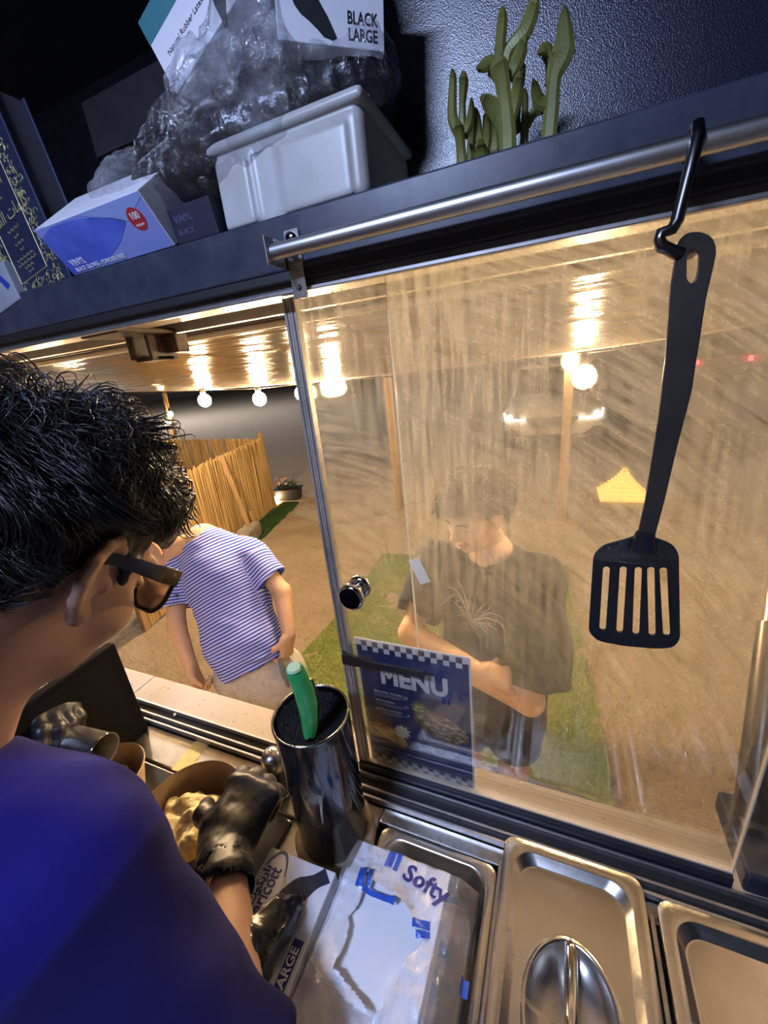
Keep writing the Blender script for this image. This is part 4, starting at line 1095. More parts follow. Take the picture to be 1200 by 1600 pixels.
# box standing on the bag, end panel reading BLACK LARGE
A0 = at(434, 62, 1, -0.030); A1 = at(601, 81, 1, 0.022)
W_ = float(np.linalg.norm(A1 - A0))
bxA = frame_empty('glove_box', 'white glove box with BLACK LARGE on its end propped on the bag', 'box', A0, A1 - A0, (0.05, 0.06, 1))
MB().box((0, 0, -0.085), (W_, 0.085, 0), 0, 0.001).build('carton', M_CARD, bxA)
def pxl(o, px, py):
    """photo pixel -> local (u, v) on the printed face of a box"""
    mi = o.matrix_world.inverted(); c = mi @ Vector(CAM); d = (mi.to_3x3() @ Vector(ROT @ np.array([(px - 600) / FPX, -(py - 800) / FPX, -1.0])))
    q = c + d * (-c.z / d.z); return (q.x, q.y)
b0_ = pxl(bxA, 566, 31); b1_ = pxl(bxA, 567, 57)
lettering('BLACK', 0.0125, M_INK, bxA, b0_ + (0,), (1, 0, 0), (0, 1, 0), bold=0.0002, sx=0.72)
lettering('LARGE', 0.0125, M_INK, bxA, b1_ + (0,), (1, 0, 0), (0, 1, 0), bold=0.0002, sx=0.72)
decal([pxl(bxA, *p) for p in ((452, -12), (460, 8), (470, 22), (482, 32), (496, 46), (506, 58), (520, 64), (527, 60), (520, 44), (512, 26), (502, 8), (492, -12))][::-1], M_INK, bxA, (0, 0, 0), (1, 0, 0), (0, 1, 0), 'printed_hand')
# tilted box to the left with the Natural Rubber Latex panel
B0 = at(272, 141, 1, -0.012); B1 = at(240, 66, 1, -0.012)
T0 = at(262, 92, 1, -0.012); T1 = at(318, -2, 1, -0.012); UB = T1 - T0; LT = float(np.linalg.norm(UB))
bxB = frame_empty('glove_box', 'tilted white glove box with Natural Rubber Latex print above the bag', 'box', B0, UB, B1 - B0)
HB = pxl(bxB, 240, 66)[1]
MB().box((0, -0.004, -0.085), (0.22, HB * 1.55, 0), 0, 0.001).build('carton', M_CARD, bxB)
decal(rect(0.0, HB * 1.02, 0.22, HB * 1.54), M_TEAL, bxB, (0, 0, 0), (1, 0, 0), (0, 1, 0), 'teal_band')
lt_ = pxl(bxB, 262, 88)
lettering('Natural Rubber Latex', LT / 9.3, M_INK, bxB, (lt_[0] + LT * 0.5, lt_[1], 0), (1, 0, 0), (0, 1, 0), sx=0.98)
lettering('Only', LT / 9.5, M_INK, bxB, pxl(bxB, 274, 126) + (0,), (1, 0, 0), (0, 1, 0), sx=0.9)
decal([pxl(bxB, *p) for p in ((330, -8), (336, 10), (346, 30), (352, 48), (358, 44), (354, 22), (352, -8))][::-1], M_INK, bxB, (0, 0, 0), (1, 0, 0), (0, 1, 0), 'printed_hand')
# blue vinyl glove box
t = NT('vinyl_box_print')
C0 = at(117, 431, 1, -0.030); C1 = at(274, 384, 1, -0.030); WC = float(np.linalg.norm(C1 - C0))
M_VBLUE = P('vinyl_blue', (0.05, 0.09, 0.55), 0.35, var=0.4, vs=14, vcol=(0.14, 0.22, 0.80)); M_VB2 = P('vinyl_pale_blue', (0.30, 0.40, 0.78), 0.35); M_RED = P('red_ink', (0.50, 0.03, 0.04), 0.4); M_WINK = P('white_ink', (0.85, 0.85, 0.88), 0.45)
vb = frame_empty('vinyl_glove_box', 'blue and white vinyl glove box with a red 100 badge beside the book', 'box', C0, C1 - C0, (0, -0.60, 0.80))
HV = 0.056
MB().box((0, 0, -0.085), (WC, HV, 0), 0, 0.0008).build('carton', M_CARD, vb)
decal(rect(0.001, 0.001, WC - 0.001, HV - 0.001), P('vinyl_lilac', (0.26, 0.32, 0.72), 0.4), vb, (0, 0, 0), (1, 0, 0), (0, 1, 0), 'front_tint', th=0.0001)
decal([(0.001, 0.002), (0.05, 0.003), (0.085, 0.009), (0.115, 0.019), (0.138, 0.031), (0.145, 0.036), (0.130, 0.042), (0.105, 0.048), (0.07, 0.053), (0.03, 0.053), (0.001, 0.046)], M_VBLUE, vb, (0, 0, 0.0001), (1, 0, 0), (0, 1, 0), 'blue_swoosh')
decal([(0.10, 0.050), (0.145, 0.034), (WC - 0.002, 0.050), (WC - 0.002, 0.055), (0.08, 0.055)], M_VB2, vb, (0, 0, 0.0001), (1, 0, 0), (0, 1, 0), 'pale_swoosh')
decal([(0.02, 0.0), (WC * 0.52, -0.030), (WC * 0.30, -0.060), (0.0, -0.075), (0.0, 0.0)], M_VBLUE, vb, (0, HV, 0), (1, 0, 0), (0, 0, 1), 'top_swoosh')
bd_ = decal(circ(WC - 0.026, 0.034, 0.0115, n=22), M_RED, vb, (0, 0, 0.0002), (1, 0, 0), (0, 1, 0), 'badge')
lettering('100', 0.0095, M_WINK, vb, (WC - 0.026, 0.037, 0.0005), (1, 0, 0), (0, 1, 0), bold=0.0002)
lettering('MEDIUM', 0.0035, M_WINK, vb, (WC - 0.026, 0.028, 0.0005), (1, 0, 0), (0, 1, 0))
lettering('VINYL', 0.0105, M_WINK, vb, (0.012, 0.0135, 0.0004), (1, 0, 0), (0, 1, 0), align='LEFT', bold=0.0001)
lettering('BLACK GLOVES - POWDER FREE', 0.0066, M_WINK, vb, (0.012, 0.0055, 0.0004), (1, 0, 0), (0, 1, 0), align='LEFT', bold=0.0001)
# vinyl box next to it, shade put into its dark card and dim ink
D0 = at(280, 383, 1, -0.024)
vd = frame_empty('vinyl_glove_box', 'dark vinyl glove box in shadow between blue box and white tub', 'box', D0, (1, 0, 0.0), (0, -0.2, 0.98))
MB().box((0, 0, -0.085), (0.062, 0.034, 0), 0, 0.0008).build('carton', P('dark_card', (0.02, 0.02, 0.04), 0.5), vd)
lettering('VINYL', 0.010, P('shaded_ink', (0.10, 0.10, 0.18), 0.5), vd, (0.006, 0.022, 0), (1, 0, 0), (0, 1, 0), align='LEFT')
lettering('BLACK', 0.008, P('shaded_ink', (0.10, 0.10, 0.18), 0.5), vd, (0.006, 0.010, 0), (1, 0, 0), (0, 1, 0), align='LEFT')

# ---- dark book with gold print
ARF = {'ا': ('\ufe8d', '\ufe8d', '\ufe8e', '\ufe8e', 0), 'آ': ('\ufe81', '\ufe81', '\ufe82', '\ufe82', 0), 'ل': ('\ufedd', '\ufedf', '\ufee0', '\ufede', 1), 'ق': ('\ufed5', '\ufed7', '\ufed8', '\ufed6', 1), 'ر': ('\ufead', '\ufead', '\ufeae', '\ufeae', 0),
       'ن': ('\ufee5', '\ufee7', '\ufee8', '\ufee6', 1), 'ك': ('\ufed9', '\ufedb', '\ufedc', '\ufeda', 1), 'م': ('\ufee1', '\ufee3', '\ufee4', '\ufee2', 1), 'ت': ('\ufe95', '\ufe97', '\ufe98', '\ufe96', 1), 'ب': ('\ufe8f', '\ufe91', '\ufe92', '\ufe90', 1), 'ي': ('\ufef1', '\ufef3', '\ufef4', '\ufef2', 1), 'و': ('\ufeed', '\ufeed', '\ufeee', '\ufeee', 0)}
def arabic(word):
    """joined presentation forms, in visual (left to right) order"""
    out = []
    for i, ch_ in enumerate(word):
        if ch_ == ' ': out.append(' '); continue
        prev = i > 0 and word[i - 1] in ARF and ARF[word[i - 1]][4]; nxt = i + 1 < len(word) and word[i + 1] in ARF and ARF[ch_][4]
        f = ARF[ch_]; out.append(f[2] if prev and nxt else f[3] if prev else f[1] if nxt else f[0])
    return ''.join(out[::-1])
E0 = at(113, 438, 1, -0.026); up = at(5, 190, 1, -0.026) - at(95, 398, 1, -0.026); up /= np.linalg.norm(up)
ri = np.array([up[2], 0, -up[0]])
BW, BH = 0.150, 0.225
bk = frame_empty('ornate_book', 'dark navy book with gold Arabic title and floral border leaning on the shelf', 'book', E0 - ri * BW + up * 0.001, ri, up)
M_COVER = P('navy_cover', (0.020, 0.024, 0.060), 0.4, var=0.2, vs=40, bump=0.08, bs=200); M_GILT = P('gilt', (0.62, 0.58, 0.26), 0.35, 0.5)
MB().box((0, 0, -0.004), (BW, BH, 0), 0, 0.0015).build('cover', M_COVER, bk)
MB().box((0, 0, -0.044), (BW, BH, -0.040), 0, 0.0015).build('back_cover', M_COVER, bk)
MB().box((0.003, 0.003, -0.040), (BW - 0.005, BH - 0.003, -0.004)).build('pages', P('pages', (0.10, 0.10, 0.12), 0.7, var=0.3, vs=300, stretch=(0.1, 0.1, 20)), bk)
u0, u1, v0, v1 = 0.044, 0.113, 0.030, 0.200
for a, b in (((u0, v0), (u0, v1)), ((u1, v0), (u1, v1)), ((u0, v0), (u1, v0)), ((u0, v1), (u1, v1))):
    MB().tube([(a[0], a[1], 0.0003), (b[0], b[1], 0.0003)], 0.0006, 5).build('gold_line', M_GILT, bk)
mb = MB(); r = np.random.default_rng(5)
def scroll(x0, y0, x1, y1, n):
    for k in range(n):
        q = (k + 0.5) / n; cx_ = x0 + (x1 - x0) * q; cy_ = y0 + (y1 - y0) * q
        for j in range(6):
            a0 = r.uniform(0, 6.28); R0 = r.uniform(0.003, 0.008); ox, oy = r.uniform(-0.009, 0.009), r.uniform(-0.009, 0.009)
            mb.tube([(cx_ + ox + R0 * (1 - i / 9) * math.cos(a0 + i * 0.55), cy_ + oy + R0 * (1 - i / 9) * math.sin(a0 + i * 0.55), 0.0003) for i in range(7)], [0.0005] * 6 + [0.0009], 4)
        for j in range(3):
            a0 = r.uniform(0, 6.28); ox, oy = cx_ + r.uniform(-0.01, 0.01), cy_ + r.uniform(-0.01, 0.01)
            mb.prism([(ox, oy), (ox + 0.0018 * math.cos(a0 + 0.6), oy + 0.0018 * math.sin(a0 + 0.6)), (ox + 0.005 * math.cos(a0), oy + 0.005 * math.sin(a0)), (ox + 0.0018 * math.cos(a0 - 0.6), oy + 0.0018 * math.sin(a0 - 0.6))], (0, 0, 0.0001), (1, 0, 0), (0, 1, 0), 0.0003)
scroll(0.128, 0.012, 0.128, 0.212, 14); scroll(0.028, 0.012, 0.028, 0.212, 14); scroll(0.040, 0.014, 0.118, 0.014, 6); scroll(0.04, 0.21, 0.118, 0.21, 6)
g = mb.build('gold_border', M_GILT, bk); g['kind'] = 'stuff'
cxm = (u0 + u1) / 2
lettering(arabic('القرآن'), 0.030, M_GILT, bk, (cxm, 0.168, 0), (1, 0, 0), (0, 1, 0), bold=0.0002)
lettering(arabic('الكريم'), 0.019, M_GILT, bk, (cxm, 0.143, 0), (1, 0, 0), (0, 1, 0), bold=0.0001)
lettering(arabic('كلمات القرآن'), 0.0205, M_GILT, bk, (cxm, 0.106, 0), (1, 0, 0), (0, 1, 0), bold=0.0001)
for v, w in ((0.125, 0.014), (0.089, 0.028), (0.080, 0.012), (0.072, 0.022), (0.064, 0.009), (0.055, 0.044), (0.049, 0.048), (0.043, 0.024), (0.037, 0.014)):
    n = max(6, int(w / 0.0016))
    MB().tube([(cxm - w / 2 + w * i / n, v + 0.0014 * math.sin(i * 2.3) + 0.0010 * math.cos(i * 1.1), 0.0003) for i in range(n + 1)], 0.00055, 4).build('gold_script', M_GILT, bk)
# grey block with blue tape at the corner
G0 = at(36, 468, 1, -0.034)
gb = frame_empty('grey_carton', 'grey carton with blue tape at the far left of the shelf', 'box', G0 - ri * 0.12, ri, up)
MB().box((0, 0, -0.03), (0.12, 0.052, 0.004), 0, 0.002).build('carton', P('grey_card', (0.30, 0.31, 0.36), 0.6, var=0.2, vs=20), gb)
decal([(0.083, 0.050), (0.093, 0.050), (0.114, 0.022), (0.104, 0.018)][::-1], P('blue_tape', (0.02, 0.05, 0.32), 0.45), gb, (0, 0, 0.004), (1, 0, 0), (0, 1, 0), 'blue_tape')

# ================================================================== COUNTER THINGS
def rrloop(w, h, r, z, n=24, cx=0.0, cy=0.0):
    """rounded rectangle loop, 4*n points, half sizes w,h"""
    out = []; r = min(r, w * 0.98, h * 0.98)
    for q, (sx, sy, a0) in enumerate(((1, 1, 0), (-1, 1, 90), (-1, -1, 180), (1, -1, 270))):
        for k in range(n):
            a = math.radians(a0 + 90 * k / (n - 1)); out.append((cx + sx * (w - r) + r * math.cos(a), cy + sy * (h - r) + r * math.sin(a), z))
    return out
def ovloop(w, h, z, n=24, cx=0.0, cy=0.0):
    out = []
    for q in range(4):
        for k in range(n):
            a = math.radians(90 * q + 90 * k / (n - 1)); out.append((cx + w * math.cos(a), cy + h * math.sin(a), z))
    return out
def loops(mb, ls, cap=True, mi=0):
    n = len(ls[0]); vs = [p for l in ls for p in l]; fs = []
    for i in range(len(ls) - 1):
        for k in range(n):
            k2 = (k + 1) % n; fs.append([i * n + k, i * n + k2, (i + 1) * n + k2, (i + 1) * n + k])
    mb.add(vs, fs, mi, True)
    if cap: mb.add(ls[-1], [list(range(n))], mi)
M_LID = None
t = NT('lid_stainless'); vec = t.coord('Object'); br = t.noise(t.coord('Object', (160, 6, 6)), 1.0, 3, 0.6); sm = t.noise(vec, 16, 4, 0.6)
t.bsdf(Base_Color=t.mixc(sm, (0.78, 0.73, 0.66), (0.64, 0.59, 0.52)), Metallic=1.0, Roughness=t.math('MULTIPLY_ADD', sm, 0.22, 0.14), Normal=t.bump(t.math('ADD', br, sm), 0.04, 0.001))
M_LID = t.m
def lid(label, cx, ytop, z, w=0.172, L=0.318):
    o = thing('pan_lid', label, 'lid', (cx, ytop - L / 2, z), 'steel pan lids on the counter')
    mb = MB(); hw, hl = w / 2, L / 2
    loops(mb, [rrloop(hw - 0.001, hl - 0.001, 0.016, -0.006), rrloop(hw, hl, 0.016, -0.004), rrloop(hw, hl, 0.016, 0.0), rrloop(hw - 0.0012, hl - 0.0012, 0.016, 0.001), rrloop(hw - 0.014, hl - 0.014, 0.026, 0.001), rrloop(hw - 0.0155, hl - 0.0155, 0.026, 0.0002), rrloop(hw - 0.023, hl - 0.023, 0.024, -0.0085), rrloop(hw - 0.0245, hl - 0.0245, 0.023, -0.009), rrloop(hw - 0.0260, hl - 0.0260, 0.022, -0.009),
               ovloop(0.0545, 0.0735, -0.009), ovloop(0.0525, 0.0712, -0.009), ovloop(0.0515, 0.070, -0.0088), ovloop(0.050, 0.0685, -0.0075), ovloop(0.0475, 0.066, -0.0075), ovloop(0.046, 0.0645, -0.010), ovloop(0.040, 0.057, -0.018), ovloop(0.026, 0.038, -0.0235), ovloop(0.010, 0.014, -0.0248)])
    mb.build('plate', M_LID, o)
    mb = MB(); mb.tube([(0, 0.064, -0.0095), (0, 0.058, -0.0065), (0, 0.0, -0.006), (0, -0.058, -0.0065), (0, -0.064, -0.0095)], [0.0052, 0.0058, 0.0060, 0.0058, 0.0052], 10, flat=((0, 0, 1), 1.25)); mb.build('handle_bar', M_CHROME, o)
    return o
lid('steel pan lid with an oval handle recess in the middle of the counter', 0.0395, -0.040, 1.437)
lid('darker steel pan lid cut off at the right end of the counter', 0.2245, -0.052, 1.432)
# pans under the lids and the open pan
def pan(label, cx, ytop, z, w=0.174, L=0.325, group=None):
    o = thing('steel_pan', label, 'pan', (cx, ytop - L / 2, z), group)
    hw, hl = w / 2, L / 2; mb = MB()
    loops(mb, [rrloop(hw, hl, 0.014, -0.004), rrloop(hw, hl, 0.014, 0.0), rrloop(hw - 0.001, hl - 0.001, 0.014, 0.0008), rrloop(hw - 0.010, hl - 0.010, 0.026, 0.0008), rrloop(hw - 0.0125, hl - 0.0125, 0.028, -0.0015), rrloop(hw - 0.013, hl - 0.013, 0.028, -0.012), rrloop(hw - 0.017, hl - 0.017, 0.028, -0.014), rrloop(hw - 0.020, hl - 0.020, 0.028, -0.060), rrloop(hw - 0.030, hl - 0.030, 0.024, -0.068)])
    mb.build('shell', M_LID, o); return o
pan('open steel pan under the napkin pack', -0.1395, -0.079, 1.4215)
# ---- black cutting board / tray under the bowls
bd = MB(); bd.box((-0.95, -0.42, 1.4142), (-0.372, -0.120, 1.4215), 0, 0.003)
tag(bd.build('black_board', P('black_board', (0.014, 0.013, 0.014), 0.32, var=0.4, vs=20, spec=0.5)), 'black board on the counter under the paper bowls', 'board')

# ---- kraft bowls with mashed potato
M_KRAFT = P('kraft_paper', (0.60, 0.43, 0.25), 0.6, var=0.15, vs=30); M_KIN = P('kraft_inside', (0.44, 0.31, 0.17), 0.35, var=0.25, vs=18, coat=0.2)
t = NT('mashed_potato'); vec = t.coord('Object')
t.bsdf(Base_Color=t.ramp(t.noise(vec, 34, 5, 0.65), [(0.3, (0.66, 0.47, 0.17)), (0.5, (0.82, 0.69, 0.36)), (0.7, (0.86, 0.78, 0.52))]), Roughness=0.42, Subsurface_Weight=0.15, Subsurface_Radius=(0.01, 0.008, 0.004), Subsurface_Scale=0.4, Normal=t.bump(t.noise(vec, 160, 4, 0.65), 0.5, 0.003))
M_POT = t.m
def bowl(label, loc, r, h, seed, tilt=(0, 0, 0)):
    o = thing('paper_bowl', label, 'bowl', loc, 'kraft paper bowls of potato', rot=tilt)
    MB().lathe([(r * 0.74, 0.0), (r * 0.76, 0.002), (r * 0.985, h - 0.003), (r, h), (r * 1.015, h - 0.0015), (r * 1.0, h - 0.004)], seg=56, cap1=False).build('cup', M_KRAFT, o)
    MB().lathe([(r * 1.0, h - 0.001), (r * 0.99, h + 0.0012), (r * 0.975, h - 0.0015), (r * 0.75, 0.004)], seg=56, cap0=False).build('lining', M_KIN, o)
    return o
def potato(parent, r, h, seed, n, fill):
    s = SDF((-r, -r, -0.005), (r, r, h + 0.03), 0.0022); g = np.random.default_rng(seed)
    s.ell((0, -0.1 * r, fill * 0.35), (r * 0.74, r * 0.72, fill * 0.55), None, 0.004)
    for k in range(n):
        a = g.uniform(0, 6.28); q = r * 0.62 * math.sqrt(g.random()); c = (q * math.cos(a), q * math.sin(a) - 0.05 * r, fill * (0.62 + 0.25 * g.random()) - 0.25 * q)
        M_ = rotm(g.normal(size=3), g.normal(size=3)); s.ell(c, g.uniform(0.010, 0.023, 3), M_, 0.004)
    s.noise(0.0022, 85, seed).noise(0.0012, 200, seed + 1)
    return s.build('mashed_potato', M_POT, parent)
b1 = bowl('large kraft paper bowl of mashed potato held by the gloved hand', (-0.500, -0.192, 1.4217), 0.082, 0.068, 1)
potato(b1, 0.080, 0.06, 3, 34, 0.058)
b2 = bowl('smaller kraft paper bowl of potato behind the steel cup', (-0.698, -0.196, 1.4217), 0.064, 0.066, 2)
potato(b2, 0.062, 0.06, 8, 20, 0.046)

# ---- knife holder with bristles
kh = thing('knife_holder', 'tall glossy black cylinder knife holder filled with black bristles', 'knife holder', (-0.291, -0.117, 1.4415))
M_GBLK = P('gloss_black', (0.010, 0.011, 0.014), 0.10, 0, spec=0.7, coat=0.5)
MB().lathe([(0.049, 0.0), (0.051, 0.002), (0.0515, 0.224), (0.0515, 0.228)], seg=64, cap1=False).build('cylinder', M_GBLK, kh)
MB().lathe([(0.0515, 0.226), (0.0525, 0.2275), (0.0522, 0.2300), (0.0500, 0.2302), (0.0490, 0.2280), (0.0488, 0.05)], seg=64, cap0=False, cap1=False).build('rim', P('steel_rim', (0.25, 0.25, 0.26), 0.2, 1.0), kh)
g = np.random.default_rng(4); n = 6500; a = g.uniform(0, 6.283, n); q = 0.0478 * np.sqrt(g.random(n))
Pth = np.zeros((n, 2, 3)); Pth[:, 0] = np.c_[q * np.cos(a), q * np.sin(a), np.full(n, 0.19)]; Pth[:, 1] = Pth[:, 0] + np.c_[g.normal(0, 0.0010, (n, 2)), 0.030 + g.uniform(-0.002, 0.0035, n)]
o = strands('bristles', Pth, np.full(n, 0.0006), P('black_bristle', (0.05, 0.048, 0.05), 0.45), kh, 3, False); o['kind'] = 'stuff'
# cap the bristle ends so they read as a brush face
MB().lathe([(0.0485, 0.2165), (0.0, 0.2175)], seg=48, cap0=False, cap1=False).build('bristle_bed', P('bristle_face', (0.060, 0.058, 0.062), 0.7, bump=1.0, bs=700, bd=0.003, var=0.6, vs=500, vcol=(0.008, 0.008, 0.008)), kh)
hb_ = MB(); hb_.lathe([(0.058, 0.0), (0.0615, 0.003), (0.0615, 0.017), (0.058, 0.0205), (0.040, 0.0205)], (-0.291, -0.117, 1.4205), 48)
tag(hb_.build('round_base', P('tan_cork', (0.30, 0.22, 0.13), 0.6, var=0.3, vs=40)), 'tan round base ring under the black knife holder', 'coaster')
# knives
def knife(label, base, tip, mat, r, blade=True, flat=1.35, end=None):
    base = Vector(base); tip = Vector(tip); d = (tip - base); L = d.length; d.normalize()
    k = thing('kitchen_knife', label, 'knife', tuple(base), 'knives standing in the bristles')
    sd = d.cross(Vector((0.7, -0.7, 0))).normalized()
    prof = [(0.0, 0.75), (0.10, 0.95), (0.25, 1.05), (0.45, 1.22), (0.65, 1.25), (0.82, 1.15), (0.95, 1.12), (1.0, 0.9)]
    bend = sd * (0.006)
    MB().tube([d * (L * q) + bend * math.sin(math.pi * q) for q, _ in prof], [r * w for _, w in prof], 14, flat=(tuple(sd), 0.75)).build('handle', mat, k)
    MB().tube([d * -0.018, d * 0.004], [r * 0.5, r * 0.62], 10).build('bolster', M_DARKST, k)
    mb = MB(); e = 0.008; b0 = d * -0.012; b1_ = d * -0.13
    nrm = d.cross(sd).normalized() * 0.0008
    mb.add([b0 - sd * e - nrm, b0 + sd * e - nrm, b1_ - sd * 0.001 - nrm, b0 - sd * e + nrm, b0 + sd * e + nrm, b1_ - sd * 0.001 + nrm], [[0, 1, 2], [5, 4, 3], [0, 3, 4, 1], [1, 4, 5, 2], [2, 5, 3, 0]]); mb.build('blade', M_STEEL, k)
    if end: MB().tube([d * (L * 0.985) , d * (L * 1.012)], [r * 0.95, r * 0.80], 14).build('end_cap', end, k)
    return k
kb = at(484, 1150, 2, 1.668); kt = at(459, 1043, 1, -0.150)
M_GREEN = P('green_plastic', (0.02, 0.32, 0.08), 0.30, var=0.25, vs=40, vcol=(0.05, 0.42, 0.13), coat=0.2)
knife('knife with a bright green handle standing in the knife holder', kb, kt, M_GREEN, 0.0098, end=P('pale_green_plastic', (0.38, 0.62, 0.38), 0.4))
kb2 = at(490, 1140, 2, 1.668); kt2 = at(482, 1062, 1, -0.118)
knife('knife with a slim black handle behind the green one', kb2, kt2, P('black_plastic', (0.014, 0.014, 0.015), 0.35), 0.0048)

# ---- small shaker
sk = thing('spice_shaker', 'small black shaker with a steel dome lid left of the knife holder', 'shaker', (-0.4165, -0.088, 1.4205))
MB().lathe([(0.0150, 0.0), (0.0165, 0.002), (0.0165, 0.030), (0.0150, 0.045), (0.0155, 0.060), (0.0175, 0.068)], seg=32).build('body', M_GBLK, sk)
MB().lathe([(0.0172, 0.005), (0.0176, 0.0075), (0.0172, 0.010)], seg=32, cap0=False, cap1=False).build('chrome_band', M_CHROME, sk)
MB().lathe([(0.0178, 0.066), (0.0188, 0.071), (0.0188, 0.076), (0.0178, 0.088), (0.014, 0.096), (0.007, 0.0995), (0.001, 0.100)], seg=32).build('dome_lid', M_STEEL, sk)
mb = MB(); mb.tube([(0.004 * math.cos(k * 0.7), 0.0, 0.1035 + 0.0035 * math.sin(k * 0.7)) for k in range(10)], 0.0009, 6); mb.build('loop', M_STEEL, sk)

# ---- black point-of-sale panel
ps = thing('payment_terminal', 'black upright terminal panel standing on the counter by the hatch', 'terminal', (-0.784, -0.060, 1.4205), rot=(0, 0, math.radians(3)))
MB().box((-0.020, -0.36, 0.0), (0.0, 0.0, 0.222), 0, 0.003).build('panel', P('matte_black_shell', (0.0045, 0.004, 0.004), 0.75, var=0.2, vs=20, spec=0.12), ps)
MB().box((0.0, -0.33, 0.018), (0.0012, -0.02, 0.208), 0, 0.0004).build('back_cover', P('dark_shell', (0.005, 0.0045, 0.0045), 0.7, spec=0.12), ps)
MB().box((-0.15, -0.30, 0.0), (-0.02, -0.06, 0.012), 0, 0.003).build('stand_foot', M_BLACKP, ps)
MB().lathe([(0.011, 0.0), (0.011, 0.003)], (0, 0, 0), 20, M=Matrix.Translation((0.0012, -0.14, 0.125)) @ Matrix.Rotation(math.radians(90), 4, 'Y')).build('lens', P('blue_glint', (0.10, 0.16, 0.26), 0.1), ps)  # pale blue disc painted as a reflection on the panel, not a part

# ---- latex glove box on the counter
GB = thing('glove_box', 'white and teal X LARGE glove box with a black glove sticking out', 'box', (-0.335, -0.4325, 1.4205), rot=(0, 0, math.radians(1.5)))
LX, LY, LZ = 0.100, 0.240, 0.070
M_CARDW = P('glossy_card', (0.76, 0.77, 0.80), 0.35, var=0.04, vs=20)
MB().box((0, 0, 0), (LX, LY, LZ), 0, 0.001).build('carton', M_CARDW, GB)
TU, TV = (0, 1, 0), (-1, 0, 0)           # print reads along +y with its top towards -x
def gdec(poly, mat, name, lift=0.0): return decal(poly, mat, GB, (LX, 0, LZ + lift), TU, TV, name)
# printed fields (u along y from the near end, v from the right edge to the left)
gdec(rect(0.0, 0.0, 0.093, LX), M_TEAL, 'teal_field')
gdec(rect(0.093, 0.0, 0.0965, LX), M_GOLD, 'gold_line')
gdec([(0.0965, LX), (0.165, LX), (0.150, 0.088), (0.125, 0.080), (0.0965, 0.078)][::-1], P('tan_print', (0.62, 0.44, 0.24), 0.4), 'tan_field')
M_LAV = P('pale_wave_ink', (0.50, 0.54, 0.68), 0.4)
for k in range(13):
    gdec([(p[0], p[1]) for p in arcband(0.245 + 0.004 * k, 0.062, 0.060 + 0.0062 * k, 0.052 + 0.003 * k, 0.0010, math.radians(182 - 1 * k), math.radians(228 - 0.5 * k), 14) if True], M_LAV, 'wave_line')
lettering('Paricott', 0.0225, M_NAVYINK, GB, (LX - 0.077, 0.192, LZ), TU, TV, bold=0.0003, sx=0.80)
lettering(arabic('باريكوت'), 0.0140, M_NAVYINK, GB, (LX - 0.0895, 0.198, LZ), TU, TV, bold=0.0003)
gdec(arcband(0.193, 0.079, 0.046, 0.0185, 0.0042, math.radians(120), math.radians(235), 20), M_TEAL, 'swoosh', 0.0001)
gdec(arcband(0.193, 0.079, 0.046, 0.0185, 0.0042, math.radians(-62), math.radians(55), 20), P('slate_ink', (0.10, 0.12, 0.20), 0.4), 'swoosh', 0.0001)
def gpx(px, py):
    q = at(px, py, 2, 1.4207 + LZ); return (float(q[1]) + 0.4325, LX - (float(q[0]) + 0.335))
gdec([gpx(390 + a / 5.714, 1320 + b / 5.714) for a, b in ((705, 240), (650, 275), (600, 300), (540, 310), (480, 315), (430, 335), (380, 370), (330, 410), (288, 448), (300, 462), (340, 455), (268, 492), (262, 505), (300, 512), (350, 528), (390, 520), (450, 478), (497, 474), (480, 505), (432, 548), (415, 575), (445, 580), (500, 545), (560, 492), (600, 450), (650, 415), (746, 380))], P('printed_glove_ink', (0.022, 0.024, 0.038), 0.4), 'printed_hand', 0.0001)
gdec(rect(0.100, 0.004, 0.168, 0.0165), M_NAVYINK, 'size_label', 0.0001)
lettering('X LARGE', 0.0130, M_WINK, GB, (LX - 0.0102, 0.134, LZ + 0.0004), TU, TV, bold=0.0003, sx=1.05)
lettering('BLACK', 0.0125, P('silver_ink', (0.70, 0.70, 0.66), 0.4), GB, (LX - 0.020, 0.062, LZ + 0.0003), TU, TV, bold=0.0002, sx=1.1)
lettering('Natural Rubber Latex', 0.0145, P('grey_ink', (0.10, 0.10, 0.11), 0.5), GB, (LX, 0.070, LZ - 0.011), (0, 1, 0), (0, 0, 1), bold=0.0001, sx=0.98)
decal(rect(0.0, -LZ, LY, -0.022), P('side_grey', (0.34, 0.33, 0.34), 0.5), GB, (LX, 0, LZ), (0, 1, 0), (0, 0, 1), 'side_band')
# dispensing slot and the glove coming out of it
gdec(circ(0.066, 0.066, 0.048, 0.020, 28), M_INK, 'slot', 0.0002)
gl = thing('spare_glove', 'crumpled black glove pulled half out of the glove box', 'glove', (-0.288, -0.322, 1.4910))
s = SDF((-0.06, -0.10, -0.005), (0.06, 0.10, 0.075), 0.0022)
s.chain([(-0.004, -0.075, 0.010), (-0.006, -0.03, 0.026), (0.004, 0.020, 0.026), (0.012, 0.060, 0.018), (0.018, 0.082, 0.008)], [0.026, 0.030, 0.025, 0.018, 0.008], 0.012)
s.cap((-0.014, -0.02, 0.012), (-0.020, 0.04, 0.010), 0.014, 0.008, 0.01).cap((0.012, -0.03, 0.03), (0.010, 0.03, 0.038), 0.013, 0.007, 0.008)
s.warp(lambda p: 0.006 * np.abs(vnoise(p * np.array([1.6, 0.6, 1.2]), 55, 3)) + 0.0025 * np.abs(vnoise(p, 120, 4)) - 0.004)
s.plane((0, 0, 0.0), (0, 0, -1)); s.build('crumpled_latex', M_GLOVE, gl)

